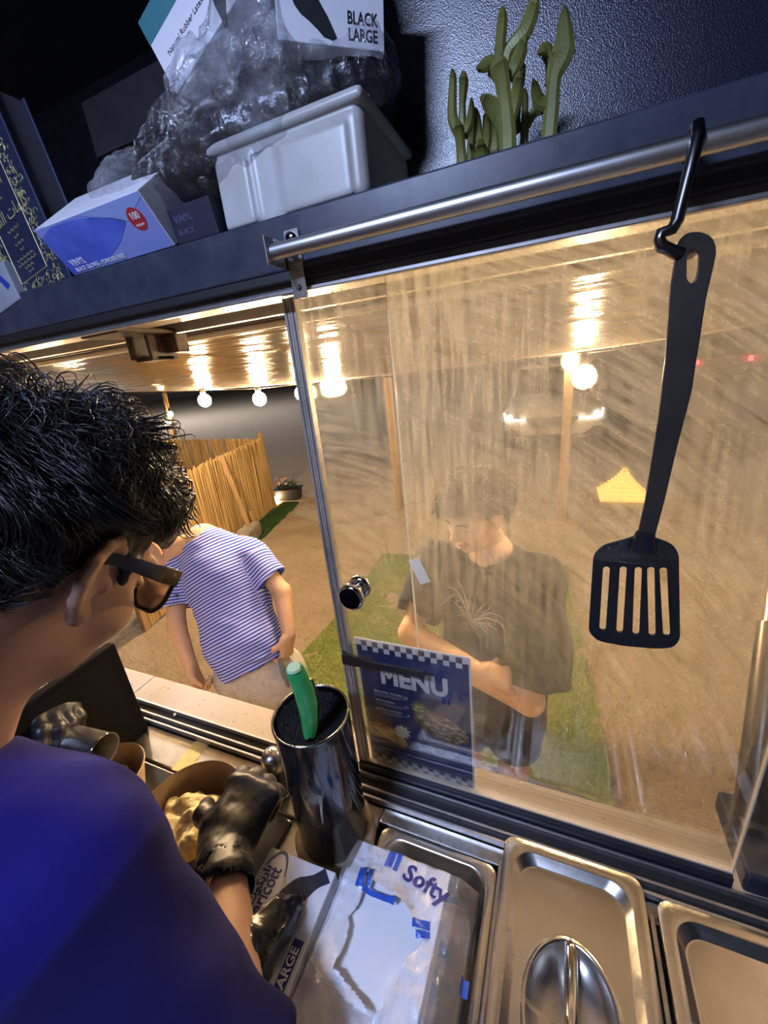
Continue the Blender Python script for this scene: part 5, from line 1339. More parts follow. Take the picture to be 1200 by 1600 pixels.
# ---- napkin pack in torn plastic
nk = thing('napkin_pack', 'torn plastic pack of white paper napkins with blue stripes', 'napkins', (-0.158, -0.268, 1.4232))
M_NAP = P('napkin_paper', (0.80, 0.81, 0.84), 0.85, bump=0.6, bs=300, bd=0.0012, spec=0.1)
for k in range(7):
    z = 0.012 + 0.0062 * k; j = [0.0, 0.003, -0.002, 0.002, -0.003, 0.001, 0.0][k]
    MB().box((-0.078 + j, -0.135 + 0.4 * j, z), (0.050 + j, 0.095 - j, z + 0.0058), 0, 0.0018).build('napkin', M_NAP, nk)
# film: wrinkled height field wrapped over the stack, torn open over the napkins
NXF, NYF = 120, 150
ux = np.linspace(-0.098, 0.086, NXF); uy = np.linspace(-0.150, 0.150, NYF); XX, YY = np.meshgrid(ux, uy, indexing='ij')
ex = np.minimum(XX + 0.098, 0.086 - XX) ; ey = np.minimum(YY + 0.150, 0.150 - YY)
top = 0.0625 * np.clip(ex / 0.018, 0, 1) ** 0.5 * np.clip(ey / 0.018, 0, 1) ** 0.5
top = top * np.where(YY > 0.085, 1 - 0.25 * (YY - 0.085) / 0.065, 1)
pp = np.stack([XX, YY, 0 * XX], -1)
wr = np.abs(vnoise(pp * np.array([2.2, 0.9, 1]) + 0.01 * vnoise(pp, 40, 2)[..., None], 30, 7)); wr2 = np.abs(vnoise(pp * np.array([1, 1.4, 1]), 70, 8)); wr3 = vnoise(pp, 16, 9)
edge = np.clip((np.abs(XX + 0.006) - 0.045) / 0.04, 0, 1)
ZZ = top + 0.0045 * wr3 - 0.007 * wr * (0.35 + edge) - 0.0035 * wr2 * (0.4 + edge) + 0.003
# napkin opening polygon, in local x,y
def loc_nk(px, py):
    q = at(px, py, 2, 1.4232 + 0.058); return (float(q[0]) + 0.158, float(q[1]) + 0.268)
hole = [loc_nk(*p) for p in ((572, 1372), (612, 1400), (650, 1445), (650, 1485), (628, 1520), (585, 1600), (560, 1575), (522, 1525), (545, 1450))]
def inside(px_, py_, poly):
    r_ = np.zeros(px_.shape, bool); n = len(poly)
    for i in range(n):
        x1, y1 = poly[i]; x2, y2 = poly[(i + 1) % n]
        c_ = ((y1 > py_) != (y2 > py_)) & (px_ < (x2 - x1) * (py_ - y1) / (y2 - y1 + 1e-12) + x1); r_ ^= c_
    return r_
jx = 0.004 * vnoise(pp, 90, 4); jy = 0.004 * vnoise(pp, 90, 5)
hm = inside(XX + jx, YY + jy, hole)
lip = np.zeros_like(XX)
for (hx, hy) in [tuple((1 - k / 8) * np.array(hole[i]) + k / 8 * np.array(hole[(i + 1) % len(hole)])) for i in range(len(hole)) for k in range(8)]:
    lip = np.maximum(lip, np.exp(-((XX - hx) ** 2 + (YY - hy) ** 2) / 0.009 ** 2))
ZZ = ZZ + 0.006 * lip * (0.6 + 0.8 * vnoise(pp, 60, 3))
id_ = np.arange(NXF * NYF).reshape(NXF, NYF); Fq = np.stack([id_[:-1, :-1], id_[1:, :-1], id_[1:, 1:], id_[:-1, 1:]], -1)
keep = ~hm[:-1, :-1]
Fq = Fq[keep]
white = (YY > -0.02 + 0.02 * vnoise(pp, 25, 12)) & (XX < 0.052) & (XX > -0.072) | ((XX > 0.012) & (XX < 0.055) & (YY > -0.11))
t = NT('printed_film'); att = t.n('Attribute', attribute_name='opaque').outputs['Fac']; vec = t.coord('Object')
nb = t.bump(t.math('ADD', t.noise(t.coord('Object', (2.2, 0.9, 1)), 60, 4, 0.65, 0.8), t.math('MULTIPLY', t.noise(vec, 150, 3, 0.6), 0.3)), 0.6, 0.004)
pr = t.n('BsdfPrincipled', ins={'Base Color': (0.78, 0.79, 0.84, 1), 'Roughness': 0.28, 'Normal': nb, 'Specular IOR Level': 0.5})
trn = t.n('BsdfTransparent', ins={'Color': (0.93, 0.93, 0.95, 1)}); gls = t.n('BsdfGlossy', ins={'Color': (1, 1, 1, 1), 'Roughness': 0.15, 'Normal': nb}); tl = t.n('BsdfDiffuse', ins={'Color': (0.8, 0.8, 0.84, 1), 'Normal': nb})
lw = t.n('LayerWeight', ins={'Blend': 0.4, 'Normal': nb})
m0 = t.n('MixShader', ins={'Fac': 0.20}); t.set(m0, 1, trn.outputs[0]); t.set(m0, 2, tl.outputs[0])
m1 = t.n('MixShader', ins={'Fac': t.math('MULTIPLY_ADD', lw.outputs['Facing'], 0.35, 0.08)}); t.set(m1, 1, m0.outputs[0]); t.set(m1, 2, gls.outputs[0])
m2 = t.n('MixShader', ins={'Fac': t.math('MULTIPLY', att, 0.93)}); t.set(m2, 1, m1.outputs[0]); t.set(m2, 2, pr.outputs[0])
M_PFILM = t.surf(m2.outputs[0])
fo = mesh_np('plastic_film', np.stack([XX, YY, ZZ], -1).reshape(-1, 3), Fq, M_PFILM, nk); fattr(fo, 'opaque', white.reshape(-1).astype(float))
# blue stripes and brand on the film: thin print following the film surface
def onfilm(u, v, lift=0.0012):
    i = int(np.clip(np.searchsorted(ux, u), 1, NXF - 1)); j = int(np.clip(np.searchsorted(uy, v), 1, NYF - 1)); return float(ZZ[i - 1:i + 1, j - 1:j + 1].max()) + lift
M_BLUEINK = P('blue_ink', (0.03, 0.10, 0.52), 0.35)
def stripe(p0, p1, w, name='blue_stripe', mat=M_BLUEINK, n=14):
    a = Vector(p0 + (0,)); b = Vector(p1 + (0,)); d = (b - a).normalized(); sd = Vector((-d.y, d.x, 0)) * (w / 2); vs = []; fs = []; m = 5
    for i in range(n + 1):
        for k in range(m + 1):
            c = a.lerp(b, i / n) + sd * (2 * k / m - 1); vs.append((c.x, c.y, onfilm(c.x, c.y)))
    for i in range(n):
        for k in range(m): q = i * (m + 1) + k; fs.append([q, q + 1, q + m + 2, q + m + 1][::-1])
    mb = MB(); mb.add(vs, fs, 0, True); return mb.build(name, mat, nk)
def L(px, py): return loc_nk(px, py)
stripe(L(616, 1322), L(605, 1352), 0.010); stripe(L(627, 1326), L(616, 1360), 0.006)
stripe(L(570, 1358), L(562, 1392), 0.010); stripe(L(582, 1360), L(576, 1392), 0.005)
stripe(L(568, 1393), L(618, 1418), 0.006); stripe(L(645, 1448), L(672, 1452), 0.008); stripe(L(650, 1465), L(672, 1466), 0.006)
stripe(L(726, 1500), L(722, 1530), 0.008)
p0 = Vector(L(637, 1362) + (0,)); p1 = Vector(L(694, 1402) + (0,)); dU = (p1 - p0).normalized(); dV = Vector((-dU.y, dU.x, 0))
so = lettering('Softy', 0.030, M_NAVYINK, nk, (p0 + p1) / 2 + Vector((0, 0, 0)), dU, dV, bold=0.0006)
for v in so.data.vertices: v.co.z = onfilm(v.co.x, v.co.y, 0.0010) + (0.0004 if v.co.z > 0.0002 else 0)

# ================================================================== PEOPLE
def skin_mat(name, base, dark):
    t = NT(name); vec = t.coord('Object'); lip = t.n('Attribute', attribute_name='lip').outputs['Fac']
    c = t.mixc(t.noise(vec, 14, 4, 0.6), base, dark); c = t.mixc(t.math('MULTIPLY', lip, 0.75), c, (0.42, 0.13, 0.10))
    t.bsdf(Base_Color=c, Roughness=0.48, Specular_IOR_Level=0.4, Subsurface_Weight=0.12, Subsurface_Radius=(0.012, 0.005, 0.003), Subsurface_Scale=0.5, Normal=t.bump(t.noise(vec, 260, 3), 0.12, 0.0008))
    return t.m
M_SKIN_A = skin_mat('skin_boy', (0.52, 0.315, 0.215), (0.45, 0.255, 0.165))
M_SKIN_B = skin_mat('skin_customer', (0.62, 0.40, 0.26), (0.54, 0.33, 0.20))
M_SKIN_C = skin_mat('skin_striped', (0.56, 0.35, 0.21), (0.49, 0.29, 0.17))
def hair_mat(name, c0, c1, rough=0.38):
    t = NT(name); vec = t.coord('Object')
    t.bsdf(Base_Color=t.mixc(t.noise(vec, 60, 3), c0, c1), Roughness=rough, Specular_IOR_Level=0.55, Anisotropic=0.4); return t.m
M_HAIR_A = hair_mat('black_hair', (0.0075, 0.0070, 0.0085), (0.016, 0.013, 0.013), 0.34)
M_HAIR_B = hair_mat('dark_brown_hair', (0.030, 0.018, 0.010), (0.055, 0.034, 0.020), 0.45)
def cloth(name, col, var=0.25, vs=9, bump=0.25, bs=700, sheen=0.15, vcol=None):
    return P(name, col, 0.85, 0, var=var, vs=vs, bump=bump, bs=bs, bd=0.0008, spec=0.15, sheen=sheen, vcol=vcol)

def head_net(H, M, S=1.0, smile=False, h=0.0025, neck=None, nr=0.056):
    """skull, jaw, brows, nose, lips, ears and neck as one surface; returns world verts, faces, lip weight"""
    H = np.array(H, float); M = np.asarray(M)
    lo = H - 0.21 * S; hi = H + 0.19 * S
    if neck is not None: lo = np.minimum(lo, np.array(neck) - 0.08); hi = np.maximum(hi, np.array(neck) + 0.08)
    s = SDF(lo, hi, h)
    W = lambda p: H + S * (M @ np.array(p, float))
    E = lambda c, r, k=0.02, mode='add', R=None: s.ell(W(c), np.array(r) * S, M if R is None else M @ R, k * S, mode)
    Cp = lambda a, b, r0, r1, k=0.01, mode='add': s.cap(W(a), W(b), r0 * S, r1 * S, k * S, mode)
    E((0, -0.012, 0.035), (0.073, 0.094, 0.083)); E((0, 0.030, -0.030), (0.057, 0.060, 0.072), 0.035)
    E((0, 0.034, -0.074), (0.046, 0.046, 0.036), 0.03); E((0, 0.066, -0.098), (0.019, 0.015, 0.014), 0.022)
    for sx in (-1, 1):
        E((sx * 0.040, 0.056, -0.038 + (0.006 if smile else 0)), (0.022, 0.024, 0.022), 0.02)
        Cp((sx * 0.012, 0.086, 0.016), (sx * 0.046, 0.074, 0.018), 0.009, 0.008, 0.014)
        E((sx * 0.031, 0.093, -0.004), (0.016, 0.011, 0.009), 0.010, 'sub')
        E((sx * 0.031, 0.0765, -0.003), (0.0165, 0.0085, 0.0085), 0.003)
        E((sx * 0.011, 0.100, -0.037), (0.0085, 0.010, 0.0075), 0.006)
        # ear: flat shell standing off the head, raised rim, hollow, lobe
        Re = np.array([[math.cos(sx * 0.42), -math.sin(sx * 0.42), 0], [math.sin(sx * 0.42), math.cos(sx * 0.42), 0], [0, 0, 1.0]])
        E((sx * 0.0790, -0.016, 0.000), (0.0065, 0.0180, 0.0280), 0.004, R=Re)
        E((sx * 0.0870, -0.013, 0.000), (0.0065, 0.0115, 0.0185), 0.004, 'sub', R=Re)
        rim = [(0.074, 0.002, 0.012), (0.078, -0.001, 0.024), (0.083, -0.012, 0.030), (0.0875, -0.024, 0.025), (0.0895, -0.031, 0.010), (0.0885, -0.031, -0.008), (0.0845, -0.025, -0.024), (0.080, -0.015, -0.036)]
        for p, q in zip(rim[:-1], rim[1:]): Cp((sx * p[0], p[1], p[2]), (sx * q[0], q[1], q[2]), 0.0043, 0.0043, 0.005)
        E((sx * 0.0785, -0.010, -0.034), (0.0060, 0.0095, 0.0105), 0.006)
        E((sx * 0.0755, 0.002, -0.008), (0.0070, 0.0055, 0.0075), 0.006)
        Cp((sx * 0.082, -0.022, 0.012), (sx * 0.080, -0.019, -0.020), 0.0035, 0.0035, 0.005)
    Cp((0, 0.090, 0.006), (0, 0.108, -0.030), 0.0075, 0.0115, 0.012)
    up = 0.010 if smile else 0.0; wd = 0.030 if smile else 0.023
    m = [(-wd, 0.080, -0.064 + up), (-wd * 0.5, 0.091, -0.068 + up * 0.25), (0, 0.0945, -0.069), (wd * 0.5, 0.091, -0.068 + up * 0.25), (wd, 0.080, -0.064 + up)]
    for a_, b_ in zip(m[:-1], m[1:]):
        a_ = np.array(a_); b_ = np.array(b_); g_ = np.array([0, 0, 0.0062 if smile else 0.0042])
        Cp(a_ + g_, b_ + g_, 0.0048, 0.0048, 0.006); Cp(a_ - g_, b_ - g_, 0.0056, 0.0056, 0.006)
    for a_, b_ in zip(m[:-1], m[1:]): Cp(np.array(a_) + (0, 0.004, 0), np.array(b_) + (0, 0.004, 0), 0.0036 if smile else 0.0015, 0.0036 if smile else 0.0015, 0.002, 'sub')
    if neck is not None:
        s.cap(W((0, -0.030, -0.055)), neck, nr * S, nr * S * 1.10, 0.03)
    v, f = s.net()
    l = (v - H) @ M / S
    mc = np.array(m); dm = np.min(np.linalg.norm(l[:, None, :] - mc[None], axis=-1), 1)
    for q in np.linspace(0, 1, 5):
        for a_, b_ in zip(mc[:-1], mc[1:]): dm = np.minimum(dm, np.linalg.norm(l - (a_ * (1 - q) + b_ * q), axis=-1))
    lip = np.clip(1 - (dm - 0.006) / 0.005, 0, 1)
    return v, f, lip
def join_nets(name, nets, mat, parent):
    vs = []; fs = []; ls = []; n = 0
    for net in nets:
        v, f = net[0], net[1]; vs.append(v); fs.append(f + n); n += len(v); ls.append(net[2] if len(net) > 2 else np.zeros(len(v)))
    o = mesh_np(name, np.concatenate(vs), np.concatenate(fs), mat, parent); fattr(o, 'lip', np.concatenate(ls)); return o
def hand(s, wrist, f, n, right, curl=(25, 40, 30), S=1.0, k=0.005, spread=0.10, thumb=(0.5, 0.35), grow=0.0, palm=True):
    """palm, four unequal bent fingers and a thumb; curl in degrees per joint"""
    w = np.array(wrist, float); f = np.array(f, float); f /= np.linalg.norm(f); n = np.array(n, float); n -= f * (n @ f); n /= np.linalg.norm(n)
    lat = np.cross(n, f) if right else np.cross(f, n)         # towards the thumb
    g = grow
    if palm:
        for o_, r0, r1 in ((0.022, 0.0150, 0.0165), (0.006, 0.0160, 0.0165), (-0.010, 0.0160, 0.0160), (-0.024, 0.0140, 0.0140)):
            s.cap(w + f * 0.012 * S + lat * o_ * 0.8 * S, w + f * 0.082 * S + lat * o_ * 1.12 * S - n * 0.002, r0 * S + g, r1 * S * 0.82 + g, 0.012)
        s.ell(w + f * 0.030 * S + lat * 0.024 * S - n * 0.008 * S, np.array((0.018, 0.030, 0.016)) * S + g, np.stack([lat, f, n], 1), 0.012)
    for i, (o_, L, r) in enumerate(((0.030, 0.072, 0.0088), (0.0095, 0.080, 0.0090), (-0.0115, 0.074, 0.0086), (-0.0300, 0.058, 0.0076))):
        p = w + S * (f * (0.086 - 0.004 * abs(i - 1.2)) + lat * o_); a = 0.0; dsp = spread * (1.5 - i) / 1.5
        fd = f + lat * dsp; fd /= np.linalg.norm(fd)
        for sg, c, rr in zip((0.45, 0.30, 0.25), curl, (1.0, 0.93, 0.82)):
            a += math.radians(c + 2.5 * i); d = fd * math.cos(a) - n * math.sin(a); q = p + d * (L * sg * S)
            s.cap(p, q, r * rr * S + g, r * rr * 0.93 * S + g, k); p = q
    p = w + S * (f * 0.028 + lat * 0.028 - n * 0.006)
    d1 = f * (1 - thumb[0]) + lat * thumb[0] * 1.3 - n * thumb[1]; d1 /= np.linalg.norm(d1); q = p + d1 * 0.036 * S
    d2 = f * (1.1 - thumb[0] * 0.7) + lat * thumb[0] * 0.5 - n * (thumb[1] + 0.25); d2 /= np.linalg.norm(d2); r_ = q + d2 * 0.030 * S
    s.cap(p, q, 0.0125 * S + g, 0.0105 * S + g, 0.008).cap(q, r_, 0.0105 * S + g, 0.0085 * S + g, k)
def hair(name, H, M, S, mat, parent, n, allow, crown=(0, -0.045, 0.11), L=(0.03, 0.055), rad=(0.0010, 0.0022), lift=0.012, wave=0.006, seed=1, K=8, E0=(0.077, 0.099, 0.087), fwd=0.3, droop=0.25, keep=None):
    r = np.random.default_rng(seed); H = np.array(H); M = np.asarray(M); E = np.array(E0); c0 = np.array([0, -0.012, 0.035])
    d = r.normal(size=(n * 4, 3)); d /= np.linalg.norm(d, axis=1, keepdims=True); root = c0 + E * d
    k = allow(root); root = root[k][:n]; d = d[k][:n]; n = len(root)
    nr = d / E; nr /= np.linalg.norm(nr, axis=1, keepdims=True)
    fl = root - np.array(crown); fl /= np.maximum(np.linalg.norm(fl, axis=1, keepdims=True), 1e-6); fl = fl + fwd * np.array([0, 1, 0]) + droop * np.array([0, 0, -1.0])
    jit = np.stack([vnoise(root, 28, seed + 1), vnoise(root, 28, seed + 2), vnoise(root, 28, seed + 3)], 1)
    fl = fl + 0.95 * jit + 0.07 * r.normal(size=(n, 3)); fl -= nr * np.sum(fl * nr, 1, keepdims=True); fl /= np.maximum(np.linalg.norm(fl, axis=1, keepdims=True), 1e-6)
    sd = np.cross(nr, fl); ln = r.uniform(L[0], L[1], n) * (1 + 0.35 * vnoise(root, 18, seed + 5)); ph = 6.28 * vnoise(root, 14, seed + 4); out = np.zeros((n, K, 3)); am = wave * (0.6 + 0.8 * r.random(n)); lf = lift * (0.45 + 0.9 * r.random(n)) * (1 + 0.6 * vnoise(root, 22, seed + 8))
    for j in range(K):
        q = j / (K - 1); p = root + fl * (ln * q)[:, None] + nr * (lf * np.sin(math.pi * (0.08 + 0.62 * q)))[:, None] + sd * (am * q * np.sin(ph + 5.2 * q))[:, None] + nr * (am * 0.7 * q * np.cos(ph + 4.4 * q))[:, None]
        e = (p - c0) / E; en = np.linalg.norm(e, axis=1, keepdims=True); floor_ = 1.0 + 0.02 * (1 - q) + 0.015; p = np.where(en < floor_, c0 + E * e / en * floor_, p); out[:, j] = p
    if keep is not None: kk = keep(out); out = out[kk]; n = len(out)
    out = H + S * (out @ M.T)
    o = strands(name, out, S * r.uniform(rad[0], rad[1], n), mat, parent, 4); o['kind'] = 'stuff'; return o

# ------------------------------------------------------------------ boy at the counter
HB_ = np.array([-0.4685, -0.2469, 1.9603]); MBm = np.array([[0.9667, -0.2082, 0.1484], [0.0562, 0.7393, 0.6710], [-0.2495, -0.6403, 0.7265]]); SB = 1.10
boy = thing('person', 'person in a blue T-shirt and glasses bending over the counter with black gloves', 'person', (-0.56, -0.60, 0.50))
OB = np.array(boy.location)
def rel(net): return (net[0] - OB,) + tuple(net[1:])
NB = np.array([-0.535, -0.375, 1.800])
J = dict(shR=(-0.375, -0.365, 1.675), elR=(-0.222, -0.385, 1.538), wrR=(-0.3805, -0.236, 1.522), shL=(-0.715, -0.405, 1.650), elL=(-0.900, -0.330, 1.480), wrL=(-0.868, -0.180, 1.592))
J = {k: np.array(v) for k, v in J.items()}
hn = head_net(HB_, MBm, SB, False, 0.0026, NB, 0.054)
s = SDF((-0.98, -0.78, 0.46), (-0.16, -0.06, 1.84), 0.006)
s.chain([NB, (-0.555, -0.48, 1.60), (-0.56, -0.57, 1.40), (-0.56, -0.60, 1.30)], [0.07, 0.11, 0.105, 0.11], 0.05, flat=((0, 1, 0), 0.8))
for sd in 'RL': s.cap(J['sh' + sd], J['el' + sd], 0.044, 0.037, 0.02).cap(J['el' + sd], J['wr' + sd], 0.036, 0.0255, 0.015)
for sx in (-0.65, -0.47): s.chain([(sx, -0.61, 1.30), (sx, -0.61, 0.95), (sx, -0.60, 0.56)], [0.085, 0.06, 0.045], 0.03)
fR = np.array([-0.012, 0.082, 0.010]); nR = np.array([0.30, -0.02, 0.95])
hand(s, J['wrR'], fR, nR, True, (42, 58, 35), 1.0, 0.006, 0.02, (0.62, 0.55))
fL = np.array([0.086, -0.006, 0.000]); nL = np.array([0.0, 0.45, 0.90])
hand(s, J['wrL'], fL, nL, False, (22, 48, 45), 1.0, 0.006, 0.02, (0.45, 0.9))
body = join_nets('body', [rel(hn), rel(s.net())], M_SKIN_A, boy)
# T-shirt: back panel, dropped shoulders, wide sleeves
s = SDF((-0.98, -0.80, 1.08), (-0.14, -0.20, 1.86), 0.005)
def cut_end(s_, p, d, w=0.13):
    """flat hem: remove what lies beyond p along d"""
    d = np.array(d, float); d /= np.linalg.norm(d); u = np.array([0.3, 0.2, 1.0]); Mx = rotm(d, u); s_.rbox(np.array(p) + d * 0.07, (w, 0.07, w), 0.004, Mx, 0.004, 'sub')
armR = J['elR'] - J['shR']
s.chain([(-0.475, -0.370, 1.755), (-0.400, -0.365, 1.690), (-0.315, -0.380, 1.605), (-0.190, -0.385, 1.530)], [0.058, 0.074, 0.060, 0.056], 0.05)
cut_end(s, (-0.224, -0.385, 1.548), armR); s.cap((-0.26, -0.375, 1.57), (-0.15, -0.375, 1.49), 0.047, 0.052, 0.004, 'sub'); s.cap(J['elR'], J['wrR'], 0.044, 0.034, 0.006, 'sub')
s.ell((-0.465, -0.325, 1.695), (0.068, 0.050, 0.055), None, 0.05)
s.chain([(-0.545, -0.400, 1.765), (-0.555, -0.48, 1.60), (-0.56, -0.575, 1.40), (-0.56, -0.62, 1.15)], [0.085, 0.155, 0.165, 0.17], 0.06, flat=((0, 1, 0), 0.78))
s.chain([(-0.63, -0.400, 1.735), (-0.715, -0.405, 1.650), (-0.790, -0.365, 1.535)], [0.062, 0.070, 0.066], 0.05)
s.ell((-0.525, -0.345, 1.840), (0.072, 0.072, 0.058), None, 0.012, 'sub')
s.warp(lambda p: 0.009 * vnoise(p * np.array([1, 1, 0.55]), 9, 31) + 0.004 * vnoise(p * np.array([1.4, 1, 0.7]), 21, 32))
v, f = s.net(); ts = mesh_np('tshirt', v - OB, f, None, boy)
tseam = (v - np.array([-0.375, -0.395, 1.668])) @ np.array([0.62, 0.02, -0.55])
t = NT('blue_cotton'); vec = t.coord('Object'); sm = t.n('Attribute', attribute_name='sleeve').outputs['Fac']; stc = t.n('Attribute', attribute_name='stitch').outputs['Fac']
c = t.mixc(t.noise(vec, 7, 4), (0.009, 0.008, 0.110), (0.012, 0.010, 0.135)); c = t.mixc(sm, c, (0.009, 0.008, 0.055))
c = t.mixc(t.math('MULTIPLY', stc, 0.30), c, (0.024, 0.020, 0.165))
t.bsdf(Base_Color=c, Roughness=0.9, Specular_IOR_Level=0.1, Sheen_Weight=0.15, Sheen_Roughness=0.4, Sheen_Tint=(0.35, 0.35, 0.9, 1), Normal=t.bump(t.math('ADD', t.noise(vec, 900, 2), t.math('MULTIPLY', stc, -0.8)), 0.3, 0.001))
ts.data.materials.append(t.m)
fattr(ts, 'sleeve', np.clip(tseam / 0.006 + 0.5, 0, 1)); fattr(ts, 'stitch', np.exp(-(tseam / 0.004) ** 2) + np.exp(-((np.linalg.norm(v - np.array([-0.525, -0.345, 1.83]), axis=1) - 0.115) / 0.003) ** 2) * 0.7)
s = SDF((-0.80, -0.80, 0.48), (-0.32, -0.36, 1.22), 0.009)
for sx in (-0.655, -0.465): s.chain([(sx, -0.615, 1.15), (sx, -0.61, 0.90), (sx, -0.60, 0.53)], [0.115, 0.092, 0.075], 0.03)
s.build('trousers', P('dark_denim', (0.02, 0.022, 0.03), 0.8), None); tr_ = COL.objects['trousers']; tr_.data.transform(Matrix.Translation(-Vector(OB))); tr_.parent = boy
for sx in (-0.66, -0.46):
    s = SDF((sx - 0.07, -0.70, 0.495), (sx + 0.07, -0.36, 0.62), 0.008); s.ell((sx, -0.53, 0.535), (0.048, 0.13, 0.042), None, 0.01).cap((sx, -0.60, 0.56), (sx, -0.60, 0.60), 0.05, 0.05, 0.02).plane((0, 0, 0.501), (0, 0, -1))
    o = s.build('shoe', M_RUBBER, None); o.data.transform(Matrix.Translation(-Vector(OB))); o.parent = boy
# hair
def boy_allow(p):
    x, y, z = p.T; line = np.where(y > 0.03, 0.062 + 0.25 * (y - 0.03), np.where(y > -0.04, 0.030 + 0.35 * np.clip(y, -0.04, 0.03), -0.02))
    line = np.where(y < -0.05, -0.035, line); return z > line
s = SDF(HB_ - 0.20, HB_ + 0.20, 0.0032); Wb = lambda p: HB_ + SB * (MBm @ np.array(p, float))
s.ell(Wb((0, -0.014, 0.042)), np.array((0.081, 0.101, 0.088)) * SB, MBm, 0.01); s.ell(Wb((0, -0.052, -0.005)), np.array((0.070, 0.058, 0.062)) * SB, MBm, 0.02); s.ell(Wb((0, 0.045, 0.085)), np.array((0.060, 0.046, 0.034)) * SB, MBm, 0.03)
s.rbox(Wb((0, 0.125, -0.045)), np.array((0.12, 0.085, 0.107)) * SB, 0.02 * SB, MBm, 0.012, 'sub')
for sx in (-1, 1):
    s.ell(Wb((sx * 0.090, 0.006, -0.022)), np.array((0.034, 0.034, 0.046)) * SB, MBm, 0.012, 'sub'); s.cap(Wb((sx * 0.0715, 0.022, 0.02)), Wb((sx * 0.0700, 0.025, -0.002)), 0.0075 * SB, 0.005 * SB, 0.010)
s.rbox(Wb((0, -0.06, -0.115)), np.array((0.15, 0.15, 0.062)) * SB, 0.02, MBm, 0.015, 'sub')
s.noise(0.005, 40, 3).noise(0.003, 90, 4)
sc = s.build('hair', M_HAIR_A, None); sc.data.transform(Matrix.Translation(-Vector(OB))); sc.parent = boy
HBr = HB_ - OB
def near_ear(o):
    """drop locks that would hang over ears, temples and glasses"""
    x, y, z = np.abs(o[..., 0]), o[..., 1], o[..., 2]
    return ~(((x > 0.045) & (y > -0.045) & (y < 0.13) & (z < 0.036)) | ((y > 0.07) & (z < 0.050)) | (z < -0.070)).any(1)
h1 = hair('hair_strands', HBr, MBm, SB, M_HAIR_A, boy, 15000, boy_allow, L=(0.028, 0.052), rad=(0.00035, 0.0008), lift=0.010, wave=0.009, seed=3, E0=(0.082, 0.102, 0.089), keep=near_ear)
h2 = hair('hair_curls', HBr, MBm, SB, M_HAIR_A, boy, 1300, lambda p: (p[:, 1] > 0.015) & (p[:, 2] > 0.075), L=(0.022, 0.042), rad=(0.0007, 0.0014), lift=0.018, wave=0.015, seed=9, E0=(0.082, 0.098, 0.096), fwd=0.8, K=11, keep=near_ear)
h3 = hair('hair_tuft', HBr, MBm, SB, M_HAIR_A, boy, 1600, lambda p: (p[:, 1] < -0.005) & (p[:, 1] > -0.09) & (p[:, 2] > 0.085), L=(0.025, 0.050), rad=(0.0004, 0.0008), lift=0.030, wave=0.012, seed=12, E0=(0.083, 0.104, 0.091), fwd=0.2, droop=0.0, K=10)
# glasses
M_ACET = P('black_acetate', (0.008, 0.008, 0.009), 0.16, spec=0.6, coat=0.3)
def lb(p): return Vector(HB_ + SB * (MBm @ np.array(p, float)) - OB)
def rim_pts(sx):
    out = []
    for u, v in roundpoly([(0.010, 0.020), (0.062, 0.024), (0.060, -0.014), (0.050, -0.026), (0.022, -0.026), (0.012, -0.014)], 0.008, 4):
        out.append((sx * u, 0.112 - 0.9 * max(0, u - 0.02) ** 1.0 * 0.20, v - 0.004))
    return out
fr_ = MB()
for sx in (-1, 1): fr_.tube([lb(p) for p in rim_pts(sx)], 0.0026 * SB, 8, closed=True)
fr_.tube([lb((-0.012, 0.113, 0.008)), lb((0, 0.115, 0.011)), lb((0.012, 0.113, 0.008))], 0.0028 * SB, 8)
glf = fr_.build('glasses_frame', M_ACET, boy)
M_LENS = NT('lens_glass'); _t = M_LENS; a_ = _t.n('BsdfTransparent', ins={'Color': (0.93, 0.95, 0.95, 1)}); b_ = _t.n('BsdfGlossy', ins={'Roughness': 0.02}); fr2 = _t.n('Fresnel', ins={'IOR': 1.45}); mx = _t.n('MixShader', ins={'Fac': fr2.outputs[0]}); _t.set(mx, 1, a_.outputs[0]); _t.set(mx, 2, b_.outputs[0]); M_LENS = _t.surf(mx.outputs[0])
